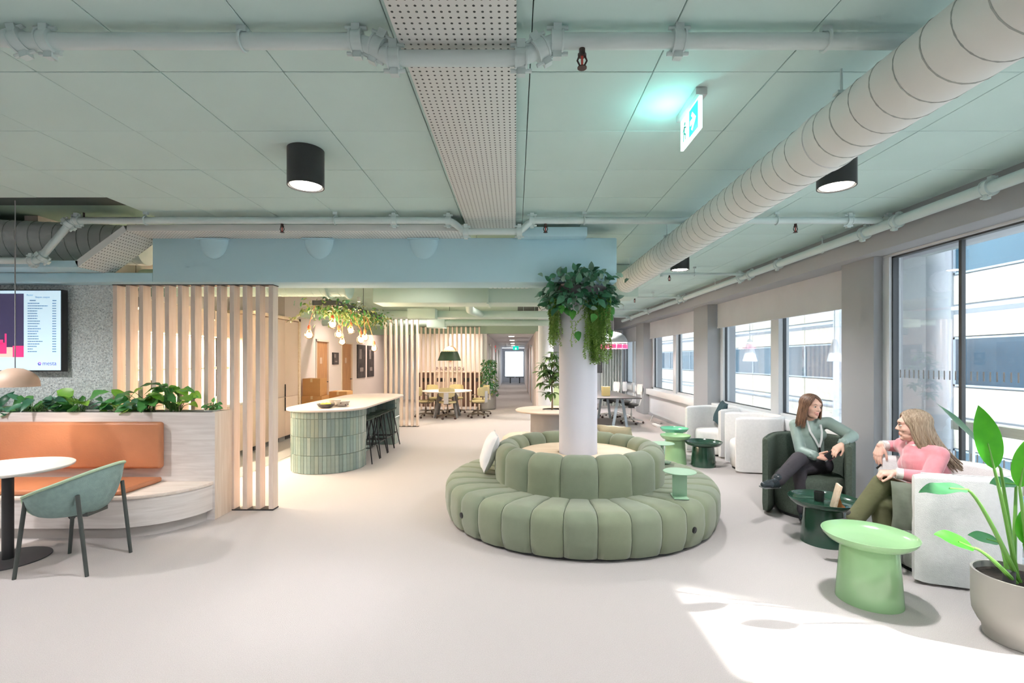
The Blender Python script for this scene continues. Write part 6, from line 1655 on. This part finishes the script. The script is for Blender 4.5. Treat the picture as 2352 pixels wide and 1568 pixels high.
def basis(f, tilt=0.0, up=(0, 0, 1)):
    f = Vector(f).normalized(); r = f.cross(Vector(up)).normalized(); u = r.cross(f)
    M = Matrix((r, f, u)).transposed()
    return M @ Matrix.Rotation(tilt, 3, 'Y')
def hand_prims(wrist, d, n, curls, thumb_side=1, s=1.0, spread=0.1, thumb_curl=0.6):
    """palm and five fingers; d towards the knuckles, n the direction the palm faces, curls per finger in radians"""
    wrist = Vector(wrist); d = Vector(d).normalized(); n = Vector(n); n = (n - d * n.dot(d)).normalized(); sd = d.cross(n).normalized() * thumb_side
    P = []
    ks = []
    for i, off in enumerate((0.030, 0.010, -0.010, -0.028)):
        k = wrist + d * (0.082, 0.087, 0.083, 0.074)[i] * s + sd * off * s; ks.append(k)
        P.append(('cap', wrist + d * 0.012 * s + sd * off * 0.55 * s, k, 0.0155 * s, 0.0125 * s))
    for i, k in enumerate(ks):
        L = (0.070, 0.078, 0.073, 0.058)[i] * s; a = 0.0; p = k; r = (0.0092, 0.0095, 0.0090, 0.0080)[i] * s
        fan = sd * (1.5 - i) * spread * 0.5
        for j, fr_ in enumerate((0.46, 0.31, 0.23)):
            a += curls[i] * (0.75, 1.0, 0.8)[j]
            dd = (d * math.cos(a) + n * math.sin(a) + fan * max(0, math.cos(a))).normalized(); q = p + dd * L * fr_
            P.append(('cap', p, q, r, r * 0.92)); p = q; r *= 0.92
    t0 = wrist + d * 0.022 * s + sd * 0.026 * s
    td = (d * 0.72 + sd * 0.65 + n * 0.25).normalized(); t1 = t0 + td * 0.042 * s
    td2 = (d * 0.85 + sd * (0.25 - thumb_curl * 0.3) + n * (0.2 + thumb_curl * 0.5)).normalized(); t2 = t1 + td2 * 0.030 * s
    t3 = t2 + (d * 0.85 - sd * 0.15 * thumb_curl + n * (0.25 + thumb_curl * 0.5)).normalized() * 0.024 * s
    P += [('cap', t0, t1, 0.0145 * s, 0.0108 * s), ('cap', t1, t2, 0.0105 * s, 0.0098 * s), ('cap', t2, t3, 0.0096 * s, 0.0085 * s)]
    return P
def head_prims(c, B, s=1.0):
    c = Vector(c)
    def L(x, y, z): return c + B @ Vector((x * s, y * s, z * s))
    rot = B.to_4x4().to_3x3()
    def e(x, y, z, a, b, d): return ('ell', L(x, y, z), (a * s, b * s, d * s), rot)
    P = [e(0, -0.014, 0.032, 0.074, 0.090, 0.083), e(0, 0.022, -0.012, 0.061, 0.066, 0.082), e(0, 0.030, -0.070, 0.046, 0.048, 0.040), e(0, 0.064, -0.094, 0.020, 0.018, 0.016),
         e(0, 0.060, 0.030, 0.052, 0.030, 0.030), ('cap', L(0, 0.080, 0.014), L(0, 0.099, -0.020), 0.0065 * s, 0.0095 * s), e(0.0095, 0.090, -0.025, 0.0075, 0.009, 0.007), e(-0.0095, 0.090, -0.025, 0.0075, 0.009, 0.007),
         e(0.034, 0.052, -0.022, 0.022, 0.024, 0.022), e(-0.034, 0.052, -0.022, 0.022, 0.024, 0.022), e(0, 0.071, -0.056, 0.026, 0.016, 0.020),
         e(0.075, -0.006, -0.008, 0.009, 0.018, 0.028), e(-0.075, -0.006, -0.008, 0.009, 0.018, 0.028)]
    return P, L, rot
def face_parts(L, rot, s, parent, smile):
    for sx in (-1, 1):
        ew = MB().ell(L(sx * 0.029, 0.078, 0.006), 0.0125 * s, 0.010 * s, 0.0062 * s, 12, 8, rot).build('eye', 'eye_white', parent)
        MB().ell(L(sx * 0.029 + 0.001, 0.0865, 0.006), 0.0058 * s, 0.003 * s, 0.0056 * s, 10, 8, rot).build('iris', 'eye_iris', ew)
        MB().tube([L(sx * 0.014, 0.088, 0.026), L(sx * 0.03, 0.088, 0.032), L(sx * 0.046, 0.076, 0.027)], [0.0016 * s, 0.0024 * s, 0.0012 * s], 6).build('eyebrow', 'brow', parent)
        MB().tube([L(sx * 0.017, 0.086, 0.010), L(sx * 0.029, 0.0895, 0.0145), L(sx * 0.042, 0.082, 0.010)], [0.0010 * s, 0.0016 * s, 0.0012 * s], 6).build('eyelid', 'brow', parent)
    w = 0.030 if smile else 0.023; lift = 0.010 if smile else 0.003
    up = [L(-w, 0.069, -0.056 + lift), L(-w * .5, 0.083, -0.0545 + lift * .25), L(0, 0.087, -0.0535), L(w * .5, 0.083, -0.0545 + lift * .25), L(w, 0.069, -0.056 + lift)]
    lo = [L(-w, 0.069, -0.056 + lift), L(-w * .5, 0.081, -0.065), L(0, 0.085, -0.0680), L(w * .5, 0.081, -0.065), L(w, 0.069, -0.056 + lift)]
    MB().tube(up, [0.001 * s, 0.0024 * s, 0.0028 * s, 0.0024 * s, 0.001 * s], 8).build('upper_lip', 'lip', parent)
    MB().tube(lo, [0.001 * s, 0.0028 * s, 0.0034 * s, 0.0028 * s, 0.001 * s], 8).build('lower_lip', 'lip', parent)
    if smile: MB().ell(L(0, 0.079, -0.0595), 0.021 * s, 0.0065 * s, 0.0050 * s, 12, 8, rot).build('teeth', 'teeth', parent)
def hair_part(L, rot, s, parent, mname, length, back_bias, face_open, n=110, flow=(0, 0, 0), spread=1.0, seed=3, part_x=0.012, r0=0.0085):
    """clumps of hair from the parting over the skull and down"""
    rr = random.Random(seed); mb = MB(); flow = Vector(flow)
    for k in range(n):
        sx = 1 if k % 2 else -1
        f = (k // 2 + rr.random()) / (n / 2)
        ph = R(face_open) + (PI - R(face_open)) * f            # angle from the front where the clump leaves the skull
        be = R(46) - R(116) * f + rr.uniform(-.05, .05)          # where it leaves the parting
        s0 = Vector((part_x * 4 * 0 + 0.05 * sx, math.sin(be), math.cos(be))).normalized()
        e0 = Vector((math.sin(ph) * sx, math.cos(ph), -0.28)).normalized()
        om = math.acos(max(-1, min(1, s0.dot(e0)))); pts = []
        lift = 1.03 + rr.uniform(0, 0.05)
        for j in range(6):
            t = j / 5
            v = (s0 * math.sin((1 - t) * om) + e0 * math.sin(t * om)) / math.sin(om)
            rx = 0.080 * (1 + 0.06 * spread * t)
            pts.append(Vector((v.x * rx * lift + part_x * (1 - t), -0.016 + v.y * 0.095 * lift, 0.032 + v.z * 0.087 * lift)))
        last = pts[-1].copy(); pts = [L(*p) for p in pts]
        wv = rr.uniform(-.012, .012); ln = length * rr.uniform(0.86, 1.05)
        for j in range(1, 6):
            t = j / 5
            p = L(last.x * (1 + 0.12 * spread * t) + wv * t, last.y - back_bias * t * (0.5 + 0.5 * f), last.z - ln * t)
            pts.append(p + flow * t * t)
        m = len(pts); rad = [r0 * s * (0.8 if i == 0 else 1.0) * (1 - 0.75 * max(0, (i - 5) / (m - 6)) ** 1.5) for i in range(m)]
        mb.tube(pts, rad, 6)
    mb.ell(L(0, -0.020, 0.034), 0.079 * s, 0.090 * s, 0.083 * s, 24, 16, rot)
    return mb.build('hair', mname, parent, smooth=80)

# --- woman with the lanyard, in the green armchair
w1p = wthing('person', 'smiling person in a sage blouse with a white lanyard, legs crossed in the green armchair', 'person', (3.05, 5.0, 0.0))
pel = V(3.13, 5.06, 0.515); che = V(3.125, 5.06, 0.82); nb_ = V(3.125, 5.05, 0.965)
shR, shL = V(3.005, 5.13, 0.900), V(3.255, 4.965, 0.945)
elR, wrR = V(2.965, 4.965, 0.655), V(3.005, 4.775, 0.635)
elL, wrL = V(3.345, 4.745, 0.842), V(3.185, 4.66, 0.775)
hipR, hipL = V(3.05, 5.08, 0.50), V(3.20, 5.0, 0.50)
knA, anA = V(2.815, 4.75, 0.615), V(2.53, 4.62, 0.425)
knB, anB = V(2.865, 4.83, 0.50), V(2.885, 4.79, 0.10)
toeA = V(2.325, 4.47, 0.445); toeB = V(2.80, 4.635, 0.035)
HB = basis((0.14, -0.99, -0.03), R(-5)); hc = V(3.10, 5.0, 1.108)
hp, HL, hrot = head_prims(hc, HB, 1.06)
hdR = hand_prims(wrR, (0.93, -0.35, -0.12), (-0.1, -0.5, 0.85), (0.55, 0.6, 0.65, 0.7), -1, 1.0, 0.05, 0.9)
hdL = hand_prims(wrL, (-0.75, -0.1, -0.55), (0.3, 0.35, -0.9), (0.35, 0.42, 0.5, 0.55), 1, 1.0, 0.1, 0.5)
body = hp + [('cap', nb_ - V(0, 0, 0.03), hc - HB @ V(0, 0.02, 0.05), 0.047, 0.045), ('cap', pel, che, 0.105, 0.10), ('cap', che, nb_ - V(0, 0, 0.05), 0.09, 0.05),
        ('cap', shR, shL, 0.045, 0.045), ('cap', shR, elR, 0.042, 0.034), ('cap', elR, wrR, 0.034, 0.024), ('cap', shL, elL, 0.042, 0.034), ('cap', elL, wrL, 0.034, 0.024),
        ('cap', hipR, knA, 0.072, 0.052), ('cap', knA, anA, 0.050, 0.034), ('cap', hipL, knB, 0.072, 0.052), ('cap', knB, anB, 0.050, 0.034), ('cap', anA, anA * 0.8 + toeA * 0.2, 0.022, 0.016), ('cap', anB, anB - V(0, 0, 0.045), 0.024, 0.018)] + hdR + hdL
blob('body', body, 'skin_light', w1p, 0.0052, 2, 0.45)
face_parts(HL, hrot, 1.06, w1p, True)
hair_part(HL, hrot, 1.06, w1p, 'hair_brown', 0.215, 0.01, 52, 120, (0, 0, 0), 1.5, 5)
ct2 = che + (shR + shL) / 2 * 0
blouse = [('cap', pel + V(-0.01, -0.01, 0.03), che, 0.128, 0.122), ('cap', che, nb_ - V(0, 0, 0.075), 0.115, 0.075), ('cap', shR, shL, 0.062, 0.062), ('cap', che + V(-0.05, -0.04, 0.0), che + V(0.05, -0.07, 0.0), 0.068, 0.068),
          ('cap', shR, elR, 0.060, 0.055), ('cap', elR, wrR - (wrR - elR).normalized() * 0.02, 0.055, 0.046), ('cap', shL, elL, 0.062, 0.057), ('cap', elL, wrL - (wrL - elL).normalized() * 0.03, 0.055, 0.042), ('cap', nb_ - V(0, 0, 0.06), nb_ - V(0, 0, 0.02), 0.075, 0.060)]
blob('blouse', blouse, 'blouse_sage', w1p, 0.0085, 5)
for (w, e) in ((wrR, elR), (wrL, elL)):     # gathered cuffs
    d = (w - e).normalized(); a = d.orthogonal().normalized(); b = d.cross(a); cf = MB()
    cf.grid(lambda i, j, w=w, d=d, a=a, b=b: w - d * (0.055 - 0.052 * j) + (a * math.cos(2 * PI * i) + b * math.sin(2 * PI * i)) * (0.034 + 0.014 * math.sin(PI * j) + 0.006 * math.sin(2 * PI * i * 9) * (0.4 + 0.6 * abs(2 * j - 1))), 54, 8, cu=True)
    cf.build('cuff', 'blouse_sage', w1p, smooth=80)
tr1 = [('cap', hipR, hipL, 0.112, 0.112), ('cap', pel, pel + V(0, 0, 0.05), 0.118, 0.115), ('cap', hipR, knA, 0.092, 0.070), ('cap', knA, knA * 0.25 + anA * 0.75, 0.070, 0.060), ('cap', knA * 0.25 + anA * 0.75, anA + (knA - anA) * 0.06, 0.060, 0.062),
       ('cap', hipL, knB, 0.092, 0.070), ('cap', knB, anB + V(0, 0, 0.06), 0.068, 0.058), ('cap', anB + V(0, 0, 0.06), anB + V(0, 0, 0.0), 0.058, 0.058)]
blob('trousers', tr1, 'trouser_charcoal', w1p, 0.0085, 4)
def shoe(name, an, toe, mname, parent, s=1.0, up=(0, 0, 1)):
    an, toe = Vector(an), Vector(toe); d = (toe - an).normalized(); u = Vector(up); u = (u - d * u.dot(d)).normalized()
    P = [('cap', an + u * 0.03, an - u * 0.015, 0.041 * s, 0.040 * s), ('cap', an - u * 0.020, an + (toe - an) * 0.55 - u * 0.016, 0.040 * s, 0.038 * s), ('cap', an + (toe - an) * 0.5 - u * 0.018, toe - u * 0.014, 0.036 * s, 0.024 * s), ('cap', an - d * 0.03 - u * 0.02, an - u * 0.03, 0.034 * s, 0.036 * s)]
    blob(name, P, mname, parent, 0.006, 3)
shoe('boot', anA, toeA, 'boot_black', w1p, 1.12, (0.5, 0.1, 0.85))
blob('boot_shaft', [('cap', anA, anA * 0.72 + knA * 0.28, 0.046, 0.046)], 'boot_black', w1p, 0.008, 2)
blob('boot_shaft', [('cap', anB + V(0, 0, -0.03), anB * 0.75 + knB * 0.25, 0.044, 0.044)], 'boot_black', w1p, 0.008, 2)
shoe('boot', anB + V(0, 0, -0.035), toeB + V(0, 0, 0.012), 'boot_black', w1p, 1.0)
mb = MB()                                   # welt sole of the raised boot
d_ = (toeA - anA).normalized(); u_ = (V(0.5, 0.1, 0.85) - d_ * V(0.5, 0.1, 0.85).dot(d_)).normalized()
mb.bar(anA - d_ * 0.055 - u_ * 0.058, toeA + d_ * 0.015 - u_ * 0.040, 0.062, 0.012, u_); mb.build('sole', 'mid_grey', w1p, bevel=0.004)
# lanyard: two ribbons meeting at a clip, badge below
fv = V(-0.55, -0.83, 0)
def front(p, k): return p + fv * k
lan = MB(); cl_ = V(3.115, 4.895, 0.70)
for (a, m1, m2) in ((nb_ + V(-0.055, -0.02, 0.0), V(3.045, 4.935, 0.86), V(3.08, 4.905, 0.78)), (nb_ + V(0.055, -0.06, 0.0), V(3.135, 4.885, 0.86), V(3.13, 4.885, 0.78))):
    pts = [a, m1, m2, cl_]
    for p, q in zip(pts[:-1], pts[1:]): lan.bar(p, q, 0.018, 0.003, fv)
lan.build('lanyard', 'lanyard', w1p)
MB().bar(cl_ + V(0, 0, 0.004), cl_ + V(0.006, -0.002, -0.045), 0.014, 0.010, fv).build('lanyard_clip', 'phone_black', w1p)
MB().bar(cl_ + V(0.006, -0.004, -0.045), V(3.14, 4.82, 0.575), 0.022, 0.003, fv).build('badge_strap', 'lanyard', w1p)
MB().ell(HL(-0.079, -0.002, -0.034), 0.005, nu=8, nv=6).build('earring', 'light_metal', w1p)
# phone in her hand
hp_ = wthing('phone', 'black phone in a pink case held by the person in the green armchair', 'phone', (3.085, 4.69, 0.65))
Mph = frame((0.6, -0.2, 0.55), (-0.45, -0.75, 0.45), 0, (3.060, 4.685, 0.640))
link(MB().box(-0.036, 0.036, -0.01, 0.125, -0.009, 0.0).mesh('case', 'phone_pink', bevel=0.004), 'case', hp_, Mph)
link(MB().box(-0.034, 0.034, -0.008, 0.123, 0.0, 0.004).mesh('screen', 'phone_black', bevel=0.002), 'screen', hp_, Mph)

# --- woman in the pink jumper, in the near white armchair
w2p = wthing('person', 'long haired person in a pink jumper and olive trousers in the white armchair', 'person', (3.15, 3.65, 0.0))
pel = V(3.20, 3.63, 0.50); che = V(3.145, 3.68, 0.80); nb_ = V(3.12, 3.715, 0.955)
shN, shF = V(3.155, 3.555, 0.895), V(3.150, 3.875, 0.905)
elN, wrN = V(3.03, 3.50, 0.725), V(2.855, 3.60, 0.748)
elF, wrF = V(3.30, 4.07, 0.862), V(3.10, 4.06, 0.872)
hipN, hipF = V(3.17, 3.56, 0.49), V(3.18, 3.72, 0.49)
knA, anA = V(2.815, 3.66, 0.650), V(2.615, 3.685, 0.370)
knB, anB = V(2.805, 3.665, 0.50), V(2.825, 3.64, 0.10)
toeA = V(2.455, 3.76, 0.300); toeB = V(2.64, 3.70, 0.035)
HB = basis((-0.86, 0.46, -0.05), R(0)); hc = V(3.095, 3.72, 1.085)
hp, HL, hrot = head_prims(hc, HB, 1.04)
hdN = hand_prims(wrN, (-0.97, 0.22, -0.05), (0.0, 0.25, -0.95), (1.15, 1.2, 1.2, 1.2), 1, 1.0, 0.0, 1.0)
hdF = hand_prims(wrF, (-0.35, -0.12, -0.9), (0.85, 0.2, -0.35), (0.22, 0.26, 0.3, 0.36), 1, 1.02, 0.1, 0.3)
body = hp + [('cap', nb_ - V(0, 0, 0.03), hc - HB @ V(0, 0.02, 0.05), 0.050, 0.048), ('cap', pel, che, 0.115, 0.11), ('cap', che, nb_ - V(0, 0, 0.05), 0.09, 0.05),
        ('cap', shN, shF, 0.045, 0.045), ('cap', shN, elN, 0.044, 0.036), ('cap', elN, wrN, 0.036, 0.026), ('cap', shF, elF, 0.044, 0.036), ('cap', elF, wrF, 0.036, 0.026),
        ('cap', hipN, knB, 0.075, 0.055), ('cap', knB, anB, 0.050, 0.034), ('cap', hipF, knA, 0.075, 0.055), ('cap', knA, anA, 0.050, 0.034), ('cap', anA, anA * 0.8 + toeA * 0.2, 0.022, 0.016), ('cap', anB, anB - V(0, 0, 0.045), 0.024, 0.018)] + hdN + hdF
blob('body', body, 'skin_fair', w2p, 0.0052, 2, 0.45)
face_parts(HL, hrot, 1.04, w2p, False)
hair_part(HL, hrot, 1.0, w2p, 'hair_blonde', 0.30, 0.05, 60, 170, (0.10, -0.05, -0.01), 0.0, 9, 0.0, 0.0068)
sw = [('cap', pel + V(0.0, 0, 0.03), che, 0.148, 0.140), ('cap', che, nb_ - V(0, 0, 0.085), 0.130, 0.085), ('cap', shN, shF, 0.060, 0.060), ('cap', che + V(-0.02, -0.05, -0.03), che + V(-0.02, 0.08, -0.03), 0.095, 0.095), ('cap', che + V(0.0, 0.0, 0.02), shN, 0.115, 0.062), ('cap', che + V(0.0, 0.0, 0.02), shF, 0.115, 0.062), ('cap', shN, nb_ - V(0, 0, 0.04), 0.058, 0.062), ('cap', shF, nb_ - V(0, 0, 0.04), 0.058, 0.062),
      ('cap', shN - V(0, 0, 0.012), elN, 0.060, 0.056), ('cap', elN, wrN - (wrN - elN).normalized() * 0.05, 0.060, 0.044), ('cap', shF, elF, 0.068, 0.060), ('cap', elF, wrF - (wrF - elF).normalized() * 0.06, 0.058, 0.044), ('cap', nb_ - V(0, 0, 0.06), nb_ - V(0, 0, 0.025), 0.085, 0.066)]
blob('jumper', sw, 'sweater_pink', w2p, 0.0085, 4)
for (w, e) in ((wrN, elN), (wrF, elF)):
    d = (w - e).normalized()
    MB().tube([w - d * 0.065, w - d * 0.05, w - d * 0.012, w - d * 0.008, w - d * 0.03], [0.040, 0.043, 0.042, 0.036, 0.032], 20).build('cuff', 'shirt_white', w2p, smooth=60)
cb = HB
MB().tube([nb_ + V(0.052 * math.cos(a), 0.060 * math.sin(a), 0.0 - 0.018 * math.cos(a - PI)) for a in [2 * PI * k / 24 for k in range(24)]], 0.012, 8, closed=True).build('collar', 'shirt_white', w2p)
tr2 = [('cap', hipN, hipF, 0.122, 0.122), ('cap', pel, pel + V(0, 0, 0.05), 0.13, 0.13), ('cap', hipF, knA, 0.098, 0.075), ('cap', knA, anA + (knA - anA) * 0.12, 0.074, 0.062), ('cap', anA + (knA - anA) * 0.14, anA + (knA - anA) * 0.04, 0.062, 0.064),
       ('cap', hipN, knB, 0.098, 0.078), ('cap', knB, anB + V(0, 0, 0.04), 0.072, 0.062)]
blob('trousers', tr2, 'trouser_olive', w2p, 0.0085, 4)
shoe('shoe', anA, toeA, 'shoe_black', w2p, 1.05, (-0.3, 0.2, 0.9)); blob('sock', [('cap', anA, anA * 0.8 + knA * 0.2, 0.042, 0.042)], 'shoe_black', w2p, 0.008, 2); shoe('shoe', anB + V(0, 0, -0.035), toeB + V(0, 0, 0.012), 'shoe_black', w2p, 0.98)
pn = MB().cyl((2.775, 3.67, 0.765), (2.80, 3.655, 0.80), 0.007, n=10).build('pen', 'phone_black'); tag(pn, 'short dark pen in the fist of the person in pink', 'pen')
